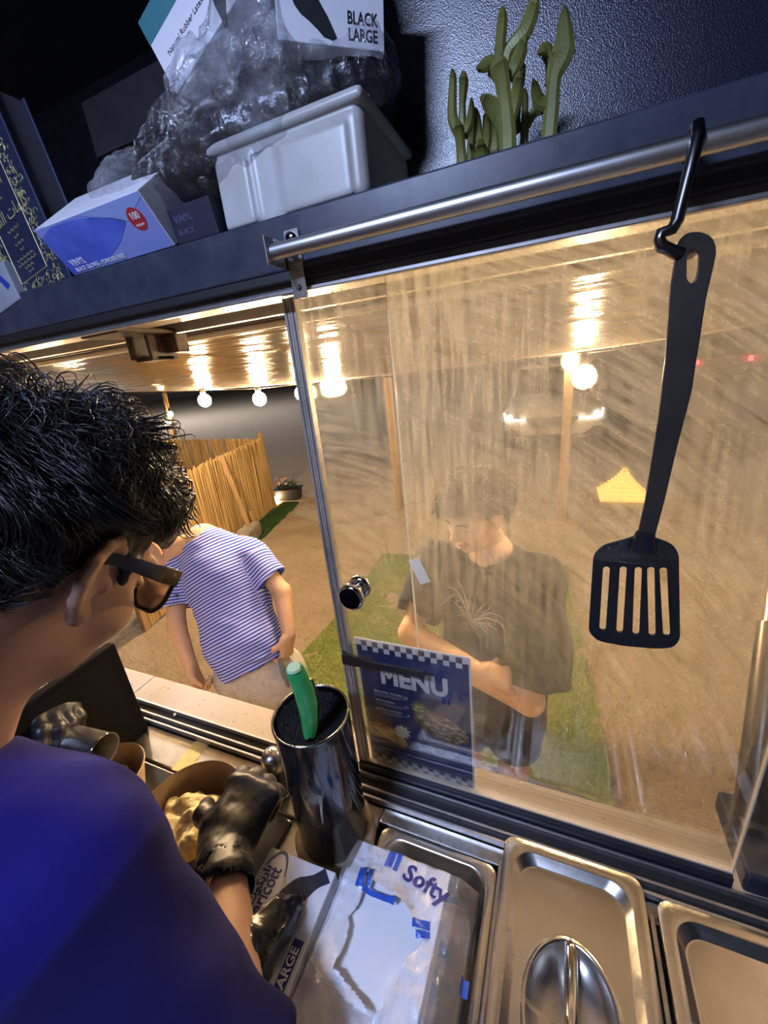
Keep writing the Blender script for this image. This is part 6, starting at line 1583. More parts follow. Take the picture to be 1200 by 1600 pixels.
for sx in (-1, 1):
    pts = [lb(p) for p in rim_pts(sx)]; mb = MB(); c_ = sum(pts, Vector()) / len(pts) + Vector(MBm[:, 1]) * 0.002; n = len(pts)
    mb.add(pts + [c_], [[i, (i + 1) % n, n] for i in range(n)], 0, True); mb.build('lens', M_LENS, glf)
    mb = MB(); vs = []; fs = []
    path = [((0.0625, 0.103, 0.013), 0.0080), ((0.0725, 0.094, 0.013), 0.0082), ((0.0790, 0.060, 0.013), 0.0078), ((0.0815, 0.020, 0.015), 0.0066), ((0.0815, -0.012, 0.015), 0.0050), ((0.0790, -0.034, 0.004), 0.0042), ((0.0770, -0.044, -0.014), 0.0036)]
    for (x, y, z), hh in path:
        for dx, dz in ((-0.0016, -hh), (0.0016, -hh), (0.0016, hh), (-0.0016, hh)): vs.append(lb((sx * x + dx, y, z + dz)))
    for i in range(len(path) - 1):
        for k in range(4): fs.append([i * 4 + k, i * 4 + (k + 1) % 4, i * 4 + 4 + (k + 1) % 4, i * 4 + 4 + k])
    fs += [[0, 3, 2, 1], [len(vs) - 4 + k for k in range(4)]]
    mb.add(vs, fs); mb.build('temple', M_ACET, glf)
    mk = MB(); q = (sx * 0.0772, 0.078, 0.016)
    mk.box((-0.0003, -0.0035, -0.0016), (0.0003, -0.0012, 0.0016), 0, 0, Matrix.Translation(lb(q)) @ Matrix([list(r_) + [0] for r_ in MBm] + [[0, 0, 0, 1]])).build('temple_mark', M_STEEL, glf)
    mk = MB(); mk.box((-0.0003, 0.0004, -0.0016), (0.0003, 0.0030, 0.0016), 0, 0, Matrix.Translation(lb(q)) @ Matrix([list(r_) + [0] for r_ in MBm] + [[0, 0, 0, 1]])).build('temple_mark', M_STEEL, glf)
# eyes and brows
M_EYE = P('eye_white', (0.75, 0.72, 0.68), 0.2); M_IRIS = P('dark_iris', (0.03, 0.016, 0.010), 0.15)
def eyes(H, M, S, parent, O, brow_mat, squint=0.7):
    H = np.array(H); 
    for sx in (-1, 1):
        c = Vector(H + S * (np.asarray(M) @ np.array((sx * 0.031, 0.0795, -0.004))) - O); MM = Matrix([list(r_) + [0] for r_ in np.asarray(M)] + [[0, 0, 0, 1]])
        mb = MB(); mb.bm(globe(0.0072 * S, 14, 10), 0, True, Matrix.Translation(c) @ MM @ Matrix.Diagonal((1.45, 0.9, squint, 1))); e = mb.build('eye', M_EYE, parent)
        c2 = Vector(H + S * (np.asarray(M) @ np.array((sx * 0.031 - 0.003, 0.0850, -0.0045))) - O); mb = MB(); mb.bm(globe(0.0042 * S, 12, 8), 0, True, Matrix.Translation(c2) @ MM @ Matrix.Diagonal((1, 0.5, squint, 1))); mb.build('iris', M_IRIS, e)
        pts = [Vector(H + S * (np.asarray(M) @ np.array(p)) - O) for p in ((sx * 0.013, 0.0955, 0.0150), (sx * 0.026, 0.0930, 0.0195), (sx * 0.040, 0.0865, 0.0195), (sx * 0.050, 0.0775, 0.0145))]
        MB().tube(pts, [0.0026 * S, 0.0034 * S, 0.0028 * S, 0.0012 * S], 8).build('eyebrow', brow_mat, parent)
eyes(HB_, MBm, SB, boy, OB, M_HAIR_A)
# gloves
def glove(s_, name, label=None):
    s_.warp(lambda p: 0.0013 * np.abs(vnoise(p * np.array([1.3, 0.6, 1.0]), 60, 14)) + 0.0008 * np.abs(vnoise(p * np.array([1.6, 0.7, 1.0]), 130, 15)) - 0.0010)
    v_, f_ = s_.net(); return mesh_np(name, v_ - OB, f_, M_GLOVE2, boy)
M_GLOVE2 = P('black_latex_glove', (0.011, 0.0105, 0.012), 0.40, bump=0.2, bs=130, bd=0.002, spec=0.55)
s = SDF(J['wrR'] - 0.13, J['wrR'] + 0.16, 0.0022)
hand(s, J['wrR'], fR, nR, True, (42, 58, 35), 1.0, 0.006, 0.02, (0.62, 0.55), 0.0030)
ax = (J['elR'] - J['wrR']) / np.linalg.norm(J['elR'] - J['wrR'])
s.chain([J['wrR'] + fR * 0.3, J['wrR'], J['wrR'] + ax * 0.022, J['wrR'] + ax * 0.036], [0.027, 0.0285, 0.0325, 0.0365], 0.010); s.cap(J['wrR'] + ax * 0.026, J['wrR'] + ax * 0.075, 0.0335, 0.0365, 0.001, 'sub')
s.noise(0.0015, 40, 6); glove(s, 'glove')
s = SDF(J['wrL'] - 0.13, J['wrL'] + 0.17, 0.0024)
hand(s, J['wrL'], fL, nL, False, (22, 48, 45), 1.0, 0.006, 0.02, (0.45, 0.9), 0.0030)
ax = (J['elL'] - J['wrL']) / np.linalg.norm(J['elL'] - J['wrL']); s.cap(J['wrL'] + fL * 0.3, J['wrL'] + ax * 0.04, 0.028, 0.033, 0.012); s.noise(0.0015, 40, 7); glove(s, 'glove')
# steel cup in the left hand
cp0 = np.array((-0.805, -0.205, 1.556)); cp1 = np.array((-0.676, -0.190, 1.543)); cd_ = (cp1 - cp0) / np.linalg.norm(cp1 - cp0)
cup = thing('steel_cup', 'polished steel cup held in the gloved left hand over the bowl', 'cup', tuple(cp0))
dV = Vector(cd_); Mc = dV.to_track_quat('Z', 'Y').to_matrix().to_4x4(); Lc = float(np.linalg.norm(cp1 - cp0))
MB().lathe([(0.022, 0.0), (0.0235, 0.003), (0.0285, Lc - 0.003), (0.0295, Lc), (0.0285, Lc + 0.0012), (0.0275, Lc - 0.003), (0.0225, 0.006)], seg=40, M=Mc).build('tumbler', P('cup_steel', (0.72, 0.70, 0.68), 0.3, 1.0), cup)
MB().lathe([(0.0296, Lc - 0.0015), (0.0302, Lc), (0.0296, Lc + 0.0015)], seg=40, M=Mc, cap0=False, cap1=False).build('rim', M_CHROME, cup)

# ------------------------------------------------------------------ customer in the dark T-shirt, arms folded
OC = np.array([-0.20, 0.79, 0.0])
cu_ = thing('person', 'smiling person in an oversized dark T-shirt with folded arms behind the glass', 'person', tuple(OC))
HC = np.array([-0.243, 0.795, 1.612]); FC = np.array([-0.50, -0.82, -0.26]); UC = np.array([-0.12, -0.20, 0.95]); MC = rotm(FC, UC)
NC = np.array([-0.195, 0.835, 1.455])
Q = dict(shR=(-0.385, 0.795, 1.420), shL=(-0.035, 0.765, 1.405), elR=(-0.435, 0.620, 1.235), elL=(-0.045, 0.555, 1.110), wrR=(-0.185, 0.535, 1.200), wrL=(-0.285, 0.580, 1.165))
Q = {k: np.array(v) for k, v in Q.items()}
hn = head_net(HC, MC, 1.0, True, 0.0026, NC, 0.054)
s = SDF((-0.55, 0.40, -0.02), (0.14, 1.05, 1.52), 0.006)
s.chain([NC, (-0.205, 0.825, 1.28), (-0.205, 0.82, 1.08), (-0.20, 0.81, 0.95)], [0.075, 0.115, 0.105, 0.115], 0.05)
s.cap(Q['shR'], Q['elR'], 0.043, 0.037, 0.02).cap(Q['elR'], Q['wrR'], 0.040, 0.027, 0.02).cap(Q['shL'], Q['elL'], 0.043, 0.038, 0.02).cap(Q['elL'], Q['wrL'], 0.041, 0.027, 0.02)
hand(s, Q['wrR'], (1, 0.10, -0.15), (0.1, -0.5, 0.8), True, (20, 35, 30), 0.95, 0.008, 0.05)
hand(s, Q['wrL'], (-1, 0.15, 0.10), (-0.1, -0.4, 0.85), False, (20, 35, 30), 0.95, 0.008, 0.05)
for sx in (-0.295, -0.105): s.chain([(sx, 0.81, 0.92), (sx - 0.005, 0.80, 0.50), (sx - 0.01, 0.83, 0.09)], [0.085, 0.058, 0.042], 0.02).chain([(sx - 0.01, 0.84, 0.05), (sx - 0.02, 0.70, 0.045)], [0.045, 0.040], 0.02)
join_nets('body', [(hn[0] - OC, hn[1], hn[2]), (lambda n: (n[0] - OC, n[1]))(s.net())], M_SKIN_B, cu_)
s = SDF((-0.58, 0.42, 0.72), (0.20, 1.06, 1.56), 0.006)
def lerp(a, b, q): return a * (1 - q) + b * q
s.chain([(-0.26, 0.815, 1.445), Q['shR'], lerp(Q['shR'], Q['elR'], 0.5), lerp(Q['shR'], Q['elR'], 0.95)], [0.058, 0.070, 0.074, 0.076], 0.05); cut_end(s, lerp(Q['shR'], Q['elR'], 0.80), Q['elR'] - Q['shR'], 0.10)
s.chain([(-0.13, 0.80, 1.440), Q['shL'], lerp(Q['shL'], Q['elL'], 0.5) + np.array([0.008, 0, 0]), lerp(Q['shL'], Q['elL'], 0.98) + np.array([0.018, -0.005, 0])], [0.058, 0.075, 0.088, 0.094], 0.05); cut_end(s, lerp(Q['shL'], Q['elL'], 0.88), Q['elL'] - Q['shL'] + np.array([0.05, 0, 0]), 0.13)
for e, w_ in (('elR', 'shR'), ('elL', 'shL')): s.cap(lerp(Q[w_], Q[e], 0.70), lerp(Q[w_], Q[e], 1.2), 0.058, 0.078, 0.006, 'sub')
s.chain([(-0.195, 0.83, 1.420), (-0.205, 0.82, 1.26), (-0.205, 0.81, 1.05), (-0.20, 0.80, 0.80)], [0.100, 0.150, 0.158, 0.168], 0.06, flat=((0, 1, 0), 0.84))
s.cap(Q['elR'], Q['wrR'], 0.043, 0.031, 0.004, 'sub'); s.cap(Q['elL'], Q['wrL'], 0.044, 0.031, 0.004, 'sub')
s.ell(NC + np.array([-0.014, -0.026, 0.036]), (0.086, 0.084, 0.050), None, 0.02, 'sub')
s.plane((0, 0, 0.815), (0, 0, -1))
s.warp(lambda p: 0.010 * vnoise(p * np.array([1, 1, 0.5]), 8, 41) + 0.005 * vnoise(p * np.array([1.5, 1, 0.8]), 19, 42))
v, f = s.net(); shirt = mesh_np('tshirt', v - OC, f, cloth('charcoal_cotton', (0.014, 0.012, 0.010), vcol=(0.020, 0.017, 0.014)), cu_)
s = SDF((-0.46, 0.60, 0.48), (0.08, 1.02, 1.02), 0.008)
for sx in (-0.297, -0.103): s.chain([(sx, 0.81, 0.93), (sx, 0.805, 0.78), (sx - 0.006, 0.80, 0.62)], [0.112, 0.104, 0.100], 0.03)
s.plane((0, 0, 0.63), (0, 0, -1)); v, f = s.net(); mesh_np('shorts', v - OC, f, cloth('dark_shorts', (0.018, 0.017, 0.018)), cu_)
for sx in (-0.305, -0.115):
    s = SDF((sx - 0.07, 0.60, 0.0), (sx + 0.07, 0.95, 0.16), 0.008); s.ell((sx - 0.008, 0.775, 0.05), (0.050, 0.140, 0.045), None, 0.01).cap((sx, 0.845, 0.05), (sx, 0.845, 0.10), 0.054, 0.056, 0.02).plane((0, 0, 0.006), (0, 0, -1)); v, f = s.net(); mesh_np('shoe', v - OC, f, M_RUBBER, cu_)
MB().tube([Vector(NC - OC) + Vector((0.072 * math.cos(a) - 0.010, 0.070 * math.sin(a) - 0.024, -0.004 + 0.026 * math.sin(a))) for a in np.linspace(0, 2 * math.pi, 40, endpoint=False)], 0.0075, 8, closed=True).build('collar', MATS['charcoal_cotton'], cu_)
# hair, eyes, teeth
def cu_allow(p):
    x, y, z = p.T; line = np.where(y > 0.02, 0.055 + 0.15 * (y - 0.02), np.where(y > -0.05, 0.028, -0.025)); return z > line
s = SDF(HC - 0.18, HC + 0.18, 0.0035); Wc = lambda p: HC + MC @ np.array(p, float)
s.ell(Wc((0, -0.014, 0.042)), (0.0795, 0.100, 0.090), MC, 0.01); s.ell(Wc((0, -0.050, 0.005)), (0.070, 0.058, 0.055), MC, 0.02); s.ell(Wc((0.0, 0.046, 0.094)), (0.064, 0.050, 0.034), MC, 0.03)
s.rbox(Wc((0, 0.122, -0.045)), (0.12, 0.085, 0.118), 0.02, MC, 0.012, 'sub')
for sx in (-1, 1): s.ell(Wc((sx * 0.090, 0.012, -0.014)), (0.034, 0.048, 0.056), MC, 0.012, 'sub')
s.rbox(Wc((0, -0.06, -0.110)), (0.15, 0.15, 0.062), 0.02, MC, 0.015, 'sub'); s.noise(0.005, 45, 3)
v, f = s.net(); mesh_np('hair', v - OC, f, M_HAIR_B, cu_)
def cu_keep(o):
    x, y, z = np.abs(o[..., 0]), o[..., 1], o[..., 2]
    return ~(((x > 0.045) & (y > -0.045) & (y < 0.13) & (z < 0.020)) | ((y > 0.055) & (z < 0.062) & (o[..., 0] < -0.012)) | ((y > 0.055) & (z < 0.028) & (o[..., 0] >= -0.012)) | (z < -0.06)).any(1)
hair('hair_strands', HC - OC, MC, 1.0, M_HAIR_B, cu_, 6000, cu_allow, L=(0.026, 0.050), rad=(0.0009, 0.0020), lift=0.028, wave=0.016, seed=23, E0=(0.083, 0.103, 0.090), K=8, keep=cu_keep)
hair('hair_fringe', HC - OC, MC, 1.0, M_HAIR_B, cu_, 900, lambda p: (p[:, 1] > 0.045) & (p[:, 2] > 0.075) & (p[:, 0] > -0.012), L=(0.035, 0.060), rad=(0.0009, 0.0018), lift=0.014, wave=0.008, seed=25, E0=(0.084, 0.106, 0.096), fwd=0.9, droop=0.5, K=9, keep=cu_keep)
eyes(HC, MC, 1.0, cu_, OC, M_HAIR_B, 0.45)
mb = MB(); mb.tube([Vector(Wc(p) - OC) for p in ((-0.024, 0.078, -0.0625), (-0.012, 0.0875, -0.067), (0, 0.0905, -0.0685), (0.012, 0.0875, -0.067), (0.024, 0.078, -0.0625))], [0.002, 0.0040, 0.0042, 0.0040, 0.002], 8); mb.build('teeth', P('teeth', (0.80, 0.76, 0.68), 0.25), cu_)
# silver thorn print on the chest, laid on the cloth
from mathutils.bvhtree import BVHTree
bv = BVHTree.FromPolygons([tuple(x.co) for x in shirt.data.vertices], [tuple(p.vertices) for p in shirt.data.polygons])
M_SILV = P('silver_print', (0.62, 0.57, 0.50), 0.4)
Fc = Vector((-0.20, -0.98, 0)).normalized(); Rc = Vector((-Fc.y, Fc.x, 0)); chest = Vector((-0.215, 0.80, 1.275)) - Vector(OC)
pr_ = MB()
def stroke(pts, w):
    n = 12; out = []
    for i in range(n + 1):
        q = i / n * (len(pts) - 1); k = min(int(q), len(pts) - 2); u = q - k; a = Vector(pts[k] + (0,)); b = Vector(pts[k + 1] + (0,)); c = a.lerp(b, u)
        o = chest + Rc * c.x + Vector((0, 0, c.y)) + Fc * 0.4; hit = bv.ray_cast(o, -Fc)
        if hit[0] is not None: out.append(hit[0] + Fc * 0.0012)
    if len(out) > 3: pr_.tube(out, [w * math.sin(math.pi * (0.12 + 0.85 * i / (len(out) - 1))) + 0.0002 for i in range(len(out))], 5)
# coordinates: x to the viewer's right, y up, metres
for sg in (-1, 1):
    lift_ = 0.010 if sg < 0 else -0.004
    for pts, w in (([(0.0, 0.0), (0.030, 0.024), (0.060, 0.030 + lift_), (0.105, 0.030 + 3 * lift_)], 0.0026), ([(0.004, 0.006), (0.035, 0.040), (0.080, 0.052 + 2 * lift_)], 0.0016), ([(0.0, -0.004), (0.034, 0.010), (0.070, 0.006 + lift_)], 0.0020), ([(0.0, -0.010), (0.028, -0.004), (0.050, -0.020)], 0.0016), ([(0.0, -0.014), (0.018, -0.018), (0.030, -0.040)], 0.0014), ([(0.012, 0.004), (0.040, 0.0), (0.056, -0.012)], 0.0012), ([(0.002, -0.02), (0.006, -0.045)], 0.0012), ([(0.004, 0.010), (0.010, 0.045), (0.018, 0.062)], 0.0010), ([(0.012, 0.012), (0.026, 0.042), (0.032, 0.058)], 0.0010), ([(0.050, 0.028), (0.062, 0.014)], 0.0012), ([(0.070, 0.034), (0.084, 0.020)], 0.0012), ([(0.030, 0.02), (0.045, 0.012), (0.06, 0.016)], 0.0012)):
        stroke([(1.25 * (sg * a * 0.94 + b * 0.30), 1.25 * (b * 0.94 - sg * a * 0.30)) for a, b in pts], w * 1.3)
pr_.build('thorn_print', M_SILV, cu_)['kind'] = 'stuff'

# ------------------------------------------------------------------ customer in the striped shirt, head bowed
OS = np.array([-1.17, 0.62, 0.0])
stp = thing('person', 'person in a blue striped T-shirt and beige shorts bowing at the hatch', 'person', tuple(OS))
NS = np.array([-1.365, 0.690, 1.475]); HIP = np.array([-1.135, 0.590, 0.985]); AX = (NS - HIP) / np.linalg.norm(NS - HIP)
HS = np.array([-1.555, 0.630, 1.455]); MS_ = rotm((-0.55, -0.50, -0.67), (-0.70, -0.10, 0.65))
K_ = dict(shL=(-1.165, 0.735, 1.405), shR=(-1.505, 0.620, 1.350), elL=(-1.020, 0.700, 1.270), wrL=(-0.955, 0.615, 1.130), elR=(-1.430, 0.500, 1.170), wrR=(-1.335, 0.440, 1.035))
K_ = {k: np.array(v) for k, v in K_.items()}
hn = head_net(HS, MS_, 1.0, False, 0.004, NS, 0.054)
s = SDF((-1.70, 0.28, -0.02), (-0.80, 0.98, 1.58), 0.006)
s.chain([NS, lerp(NS, HIP, 0.35), lerp(NS, HIP, 0.7), HIP], [0.075, 0.115, 0.110, 0.115], 0.05)
for sd in 'LR': s.cap(K_['sh' + sd], K_['el' + sd], 0.043, 0.036, 0.02).cap(K_['el' + sd], K_['wr' + sd], 0.036, 0.026, 0.015)
hand(s, K_['wrL'], (-0.10, -0.30, -0.90), (0.95, -0.05, -0.1), False, (45, 60, 45), 1.0, 0.007, 0.03, (0.4, 0.6))
hand(s, K_['wrR'], (0.25, -0.10, -0.95), (-0.85, -0.35, -0.2), True, (45, 60, 45), 1.0, 0.007, 0.03, (0.4, 0.6))
for hx, hy in ((-1.225, 0.560), (-1.045, 0.610)): s.chain([(hx, hy, 0.93), (hx - 0.0, hy + 0.02, 0.50), (hx, hy + 0.05, 0.09)], [0.085, 0.058, 0.042], 0.02).chain([(hx, hy + 0.06, 0.05), (hx, hy - 0.09, 0.045)], [0.045, 0.040], 0.02)
join_nets('body', [(hn[0] - OS, hn[1], hn[2]), (lambda n: (n[0] - OS, n[1]))(s.net())], M_SKIN_C, stp)
s = SDF((-1.70, 0.34, 0.86), (-0.88, 0.98, 1.60), 0.0055)
LAT = np.cross(AX, [0, 1, 0]); LAT /= np.linalg.norm(LAT); FW = np.array([0.10, -1.0, 0])
s.chain([NS + np.array([0.06, 0.015, -0.01]), K_['shL'], lerp(K_['shL'], K_['elL'], 0.75)], [0.052, 0.064, 0.072], 0.04)
s.chain([NS + np.array([-0.05, -0.01, -0.04]), K_['shR'], lerp(K_['shR'], K_['elR'], 0.75)], [0.052, 0.064, 0.070], 0.04)
for sd in 'LR': cut_end(s, lerp(K_['sh' + sd], K_['el' + sd], 0.68), K_['el' + sd] - K_['sh' + sd], 0.10); s.cap(lerp(K_['sh' + sd], K_['el' + sd], 0.55), lerp(K_['sh' + sd], K_['el' + sd], 1.1), 0.056, 0.062, 0.004, 'sub')
s.chain([lerp(HIP, NS, 0.93), lerp(HIP, NS, 0.72), lerp(HIP, NS, 0.45), lerp(HIP, NS, 0.20) + 0.02 * FW, HIP + 0.01 * FW - 0.05 * AX], [0.090, 0.148, 0.152, 0.162, 0.158], 0.05, flat=((0, 1, 0), 0.84))
s.ell(NS + np.array([-0.070, -0.030, 0.036]), (0.060, 0.060, 0.055), None, 0.01, 'sub')
s.plane(HIP - 0.012 * AX, -AX + np.array([0.10, 0, 0]))
s.warp(lambda p: 0.007 * vnoise(p * np.array([1, 1, 0.6]), 9, 51) + 0.004 * vnoise(p * np.array([0.7, 1, 2.2]), 20, 52) * (1 + 1.5 * np.exp(-((p - HIP) @ AX / 0.10) ** 2)))
v, f = s.net(); st_ = mesh_np('tshirt', v - OS, f, None, stp)
tor = (v - HIP) @ AX + 0.010 * np.sin((v - HIP) @ LAT * 9)
def segd(p, a, b):
    ab = b - a; t_ = np.clip((p - a) @ ab / (ab @ ab), 0, 1); return np.linalg.norm(p - a - t_[:, None] * ab, axis=1), (p - a) @ ab / np.linalg.norm(ab)
cs_ = tor.copy()
for sd in 'LR':
    d_, q_ = segd(v, K_['sh' + sd], K_['el' + sd]); m_ = (d_ < 0.085) & (q_ > 0.015); cs_[m_] = q_[m_] * 1.0
t = NT('striped_jersey'); sc_ = t.n('Attribute', attribute_name='stripe').outputs['Fac']; vec = t.coord('Object')
w_ = t.math('FRACT', t.math('MULTIPLY', t.math('ADD', sc_, t.math('MULTIPLY', t.noise(vec, 6, 2), 0.012)), 1 / 0.0128))
c = t.mixc(t.ramp(w_, [(0.40, (0, 0, 0)), (0.48, (1, 1, 1)), (0.92, (1, 1, 1)), (1.0, (0, 0, 0))]), (0.42, 0.46, 0.74), (0.035, 0.055, 0.34))
t.bsdf(Base_Color=c, Roughness=0.85, Specular_IOR_Level=0.15, Normal=t.bump(t.noise(vec, 600, 2), 0.2, 0.0008)); st_.data.materials.append(t.m); fattr(st_, 'stripe', cs_)
s = SDF((-1.42, 0.36, 0.40), (-0.84, 0.84, 1.08), 0.0065)
s.chain([HIP + 0.02 * AX, HIP - 0.10 * AX], [0.130, 0.142], 0.03, flat=((0, 1, 0), 0.86))
for hx, hy in ((-1.220, 0.565), (-1.040, 0.612)): s.chain([(hx, hy, 0.93), (hx - 0.005, hy + 0.01, 0.72), (hx - 0.005, hy + 0.02, 0.52)], [0.108, 0.105, 0.100], 0.025)
s.plane((0, 0, 0.53), (0, 0, -1)); s.warp(lambda p: 0.008 * vnoise(p * np.array([1, 1, 0.5]), 11, 61) + 0.006 * np.abs(vnoise(p * np.array([1.6, 1, 0.4]), 24, 62)))
v, f = s.net(); mesh_np('shorts', v - OS, f, cloth('beige_fleece', (0.47, 0.435, 0.385), vcol=(0.38, 0.345, 0.30), vs=40, bump=0.5, bs=400), stp)
MB().tube([Vector(K_['wrL'] - OS) + Vector((-0.005, -0.075, -0.06)), Vector(K_['wrL'] - OS) + Vector((0.012, -0.085, -0.12)), Vector(K_['wrL'] - OS) + Vector((0.020, -0.085, -0.18))], [0.006, 0.010, 0.004], 8, flat=((1, 0, 0), 1.6)).build('pocket_trim', P('slate_trim', (0.10, 0.13, 0.16), 0.5), stp)
for hx, hy in ((-1.225, 0.60), (-1.045, 0.65)):
    s = SDF((hx - 0.07, hy - 0.20, 0.0), (hx + 0.07, hy + 0.12, 0.16), 0.008); s.ell((hx, hy - 0.045, 0.05), (0.050, 0.140, 0.045), None, 0.01).cap((hx, hy + 0.02, 0.05), (hx, hy + 0.02, 0.10), 0.054, 0.056, 0.02).plane((0, 0, 0.006), (0, 0, -1)); v, f = s.net(); mesh_np('shoe', v - OS, f, M_WHITE, stp)
s = SDF(HS - 0.18, HS + 0.18, 0.005); Wd = lambda p: HS + MS_ @ np.array(p, float)
s.ell(Wd((0, -0.014, 0.042)), (0.083, 0.103, 0.090), MS_, 0.01); s.ell(Wd((0, -0.050, 0.0)), (0.070, 0.058, 0.058), MS_, 0.02); s.ell(Wd((0, 0.05, 0.088)), (0.060, 0.05, 0.036), MS_, 0.03)
s.rbox(Wd((0, 0.125, -0.05)), (0.12, 0.085, 0.106), 0.02, MS_, 0.012, 'sub')
for sx in (-1, 1): s.ell(Wd((sx * 0.090, 0.004, -0.022)), (0.034, 0.034, 0.046), MS_, 0.012, 'sub')
s.rbox(Wd((0, -0.06, -0.112)), (0.15, 0.15, 0.062), 0.02, MS_, 0.015, 'sub'); s.noise(0.006, 40, 3); v, f = s.net(); mesh_np('hair', v - OS, f, M_HAIR_A, stp)
hair('hair_strands', HS - OS, MS_, 1.0, M_HAIR_A, stp, 2600, boy_allow, L=(0.022, 0.042), rad=(0.0008, 0.0016), lift=0.012, wave=0.008, seed=33, E0=(0.083, 0.103, 0.090), K=6, keep=near_ear)
eyes(HS, MS_, 1.0, stp, OS, M_HAIR_A)
MB().tube([Vector(NS - OS) + Vector((0.058 * math.cos(a), 0.062 * math.sin(a) - 0.008, 0.012 + 0.016 * math.sin(a + 0.6))) for a in np.linspace(0, 2 * math.pi, 24, endpoint=False)], 0.0028, 6, closed=True).build('necklace', P('white_cord', (0.75, 0.70, 0.60), 0.5), stp)

# ================================================================== MENU SHEET
mn = thing('menu_sheet', 'laminated navy MENU sheet with checkered bands fixed behind the glass', 'menu', (-0.284, 0.0095, 1.4365))
MWd, MHt = 0.184, 0.266
U_, V_ = (1, 0, 0), (0, 0, 1)
MB().box((0, -0.0004, 0), (MWd, 0.0008, MHt)).build('laminate', P('laminate_white', (0.70, 0.70, 0.70), 0.3), mn)
M_MNAVY = P('menu_navy', (0.010, 0.018, 0.085), 0.3, var=0.3, vs=9, vcol=(0.014, 0.030, 0.13), coat=0.3)
def mdec(poly, mat, name, l=0.0): return decal(poly, mat, mn, (0, -0.0004 - l, 0), U_, V_, name)
mdec(rect(0.003, 0.003, MWd - 0.003, MHt - 0.003), M_MNAVY, 'navy_field')
def checker(name, c0, c1, sq, off):
    t = NT(name); ck = t.n('TexChecker', ins={'Color1': tuple(c0) + (1,), 'Color2': tuple(c1) + (1,), 'Scale': 1.0 / sq}); t.set(ck, 'Vector', t.coord('Object', loc=(off[0], 0.5 * sq, off[1]))); t.bsdf(Base_Color=ck.outputs[0], Roughness=0.3); return t.m
SQ = 0.0094
mdec(rect(0.003, MHt - 0.003 - 2 * SQ, MWd - 0.003, MHt - 0.003), checker('check_top', (0.58, 0.58, 0.60), (0.012, 0.018, 0.07), SQ, (-0.003, -(MHt - 0.003 - 2 * SQ))), 'checkered_band', 0.0002)
mdec(rect(0.003, 0.003, MWd - 0.003, 0.003 + 2 * SQ), checker('check_low', (0.34, 0.35, 0.37), (0.010, 0.016, 0.06), SQ, (-0.003, -0.003)), 'checkered_band', 0.0002)
M_MINK = P('menu_ink', (0.74, 0.73, 0.68), 0.4); M_MDIM = P('menu_dim_ink', (0.34, 0.35, 0.42), 0.4)
lettering('MENU', 0.046, M_MINK, mn, (0.094, -0.0008, 0.200), U_, V_, bold=0.0022, sx=0.86, space=1.02)
for i, (a_, b_) in enumerate((('BECHAMEL CHICKEN', '2.6'), ('BBQ CHICKEN', '2.2'), ('BUFFALO CHICKEN', '1.8'))):
    z_ = 0.1655 - 0.0185 * i
    lettering(a_, 0.0058, M_MINK, mn, (0.024, -0.0008, z_), U_, V_, align='LEFT', sx=0.9); lettering(b_, 0.0056, M_MINK, mn, (0.079, -0.0008, z_ - 0.001), U_, V_)
    for k in range(2): mdec(rect(0.024, z_ - 0.0062 - 0.0034 * k, 0.080 - 0.012 * k, z_ - 0.0052 - 0.0034 * k), M_MDIM, 'small_print', 0.0002)
lettering('THE LOADED', 0.0052, M_MINK, mn, (0.092, -0.0008, 0.064), U_, V_, align='LEFT', sx=0.9); lettering('3.0', 0.0052, M_MINK, mn, (0.150, -0.0008, 0.062), U_, V_)
for k in range(4): mdec(rect(0.092, 0.0565 - 0.0042 * k, 0.148 - 0.006 * (k % 2), 0.0573 - 0.0042 * k), M_MDIM, 'small_print', 0.0002)
t = NT('food_print'); vec = t.coord('Object'); 
t.bsdf(Base_Color=t.ramp(t.n('TexVoronoi', ins={'Scale': 95.0, 'Vector': t.coord('Object', (1, 1, 1.7), (0, 0.5, 0))}).outputs['Distance'], [(0.10, (0.60, 0.54, 0.42)), (0.42, (0.42, 0.30, 0.17)), (0.75, (0.12, 0.06, 0.03))]), Roughness=0.4); M_FOOD = t.m
t = NT('food_print_warm'); 
t.bsdf(Base_Color=t.ramp(t.noise(t.coord('Object', (1, 1, 1.8), (0, 0.6, 0)), 55, 4, 0.6), [(0.35, (0.30, 0.10, 0.03)), (0.5, (0.55, 0.34, 0.08)), (0.68, (0.66, 0.55, 0.30))]), Roughness=0.4); M_FOOD2 = t.m
rr = np.random.default_rng(2)
def blob(cx, cy, rx, ry, rot, n=30, j=0.07):
    o = []
    for k in range(n):
        a = 2 * math.pi * k / n; q = 1 + j * rr.normal(); x, y = rx * math.cos(a) * q, ry * math.sin(a) * q; o.append((cx + x * math.cos(rot) - y * math.sin(rot), cy + x * math.sin(rot) + y * math.cos(rot)))
    return o
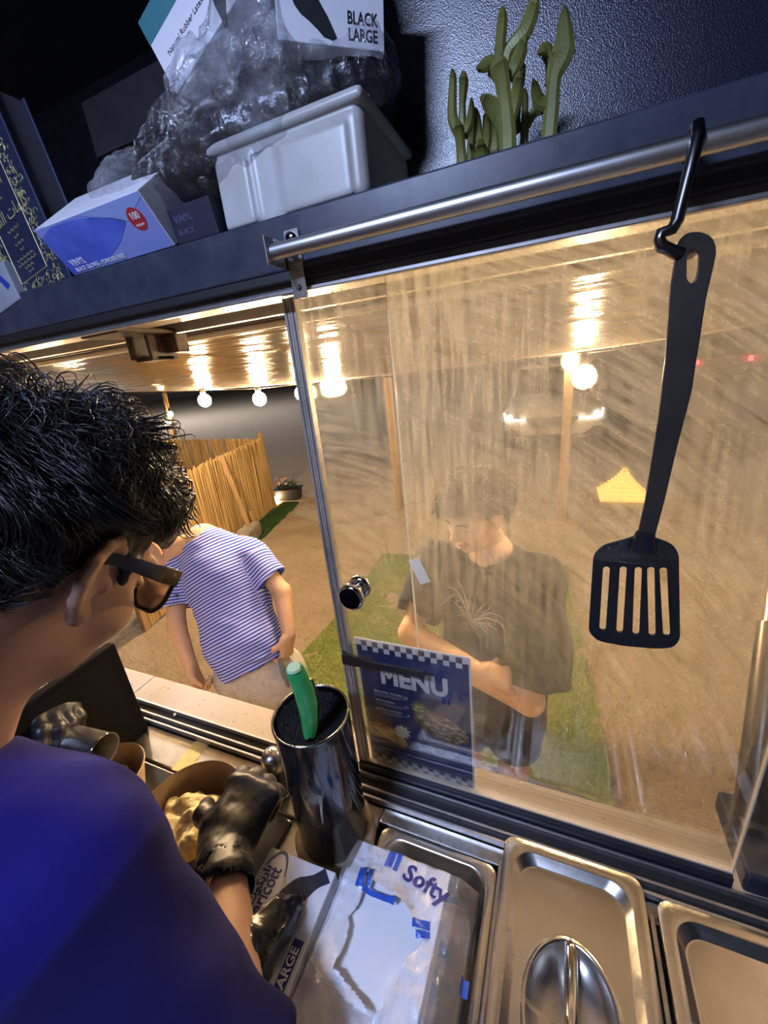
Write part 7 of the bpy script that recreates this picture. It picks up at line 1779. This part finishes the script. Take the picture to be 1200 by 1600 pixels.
def star(cx, cy, r, n=10): return [(cx + r * (1 if k % 2 else 0.66) * math.cos(math.pi * k / n), cy + r * (1 if k % 2 else 0.66) * math.sin(math.pi * k / n)) for k in range(2 * n)]
mdec(blob(0.133, 0.118, 0.047, 0.026, -0.40), P('bread_print', (0.12, 0.07, 0.04), 0.4), 'bread_print', 0.0001); mdec(blob(0.135, 0.122, 0.043, 0.021, -0.40), M_FOOD, 'sandwich_print', 0.0003)
mdec(blob(0.042, 0.072, 0.036, 0.018, -0.50), P('crust_print', (0.22, 0.06, 0.02), 0.4), 'crust_print', 0.0001); mdec(blob(0.043, 0.076, 0.033, 0.014, -0.48), M_FOOD2, 'sandwich_print', 0.0003)
mdec(star(0.066, 0.088, 0.016), P('burst_white', (0.66, 0.64, 0.50), 0.4), 'burst', 0.0005)
mdec(star(0.100, 0.149, 0.016), P('burst_olive', (0.20, 0.19, 0.05), 0.4), 'burst', 0.0005)
lettering('BEST', 0.0062, P('burst_yellow', (0.70, 0.66, 0.25), 0.4), mn, (0.100, -0.0012, 0.152), U_, V_, bold=0.0001); lettering('SELLER', 0.0058, P('burst_yellow', (0.70, 0.66, 0.25), 0.4), mn, (0.100, -0.0012, 0.1455), U_, V_, bold=0.0001)
# black clip bar across the stile
q0 = at(540, 1028, 1, -0.010); q1 = at(664, 1052, 1, -0.010)
cl_ = thing('clip_bar', 'black plastic clip bar holding the menu sheet at the pale stile', 'clip', (float(q0[0]), -0.0095, float(q0[2])))
Lb = float(q1[0] - q0[0]); dz = float(q1[2] - q0[2]); mb = MB()
M_CLIP = P('clip_black', (0.016, 0.016, 0.017), 0.4)
mb.prism(roundpoly([(-0.004, -0.0095), (0.024, -0.0085), (0.036, -0.0065), (Lb, -0.0055 + dz), (Lb, 0.0045 + dz), (0.036, 0.0045), (0.026, 0.0095), (-0.004, 0.0100)], 0.002, 3), (0, 0.0, 0), U_, V_, 0.005); mb.build('bar', M_CLIP, cl_)
MB().box((-0.006, -0.002, -0.0095), (0.0, 0.017, 0.010), 0, 0.0015).build('hook_end', M_CLIP, cl_)
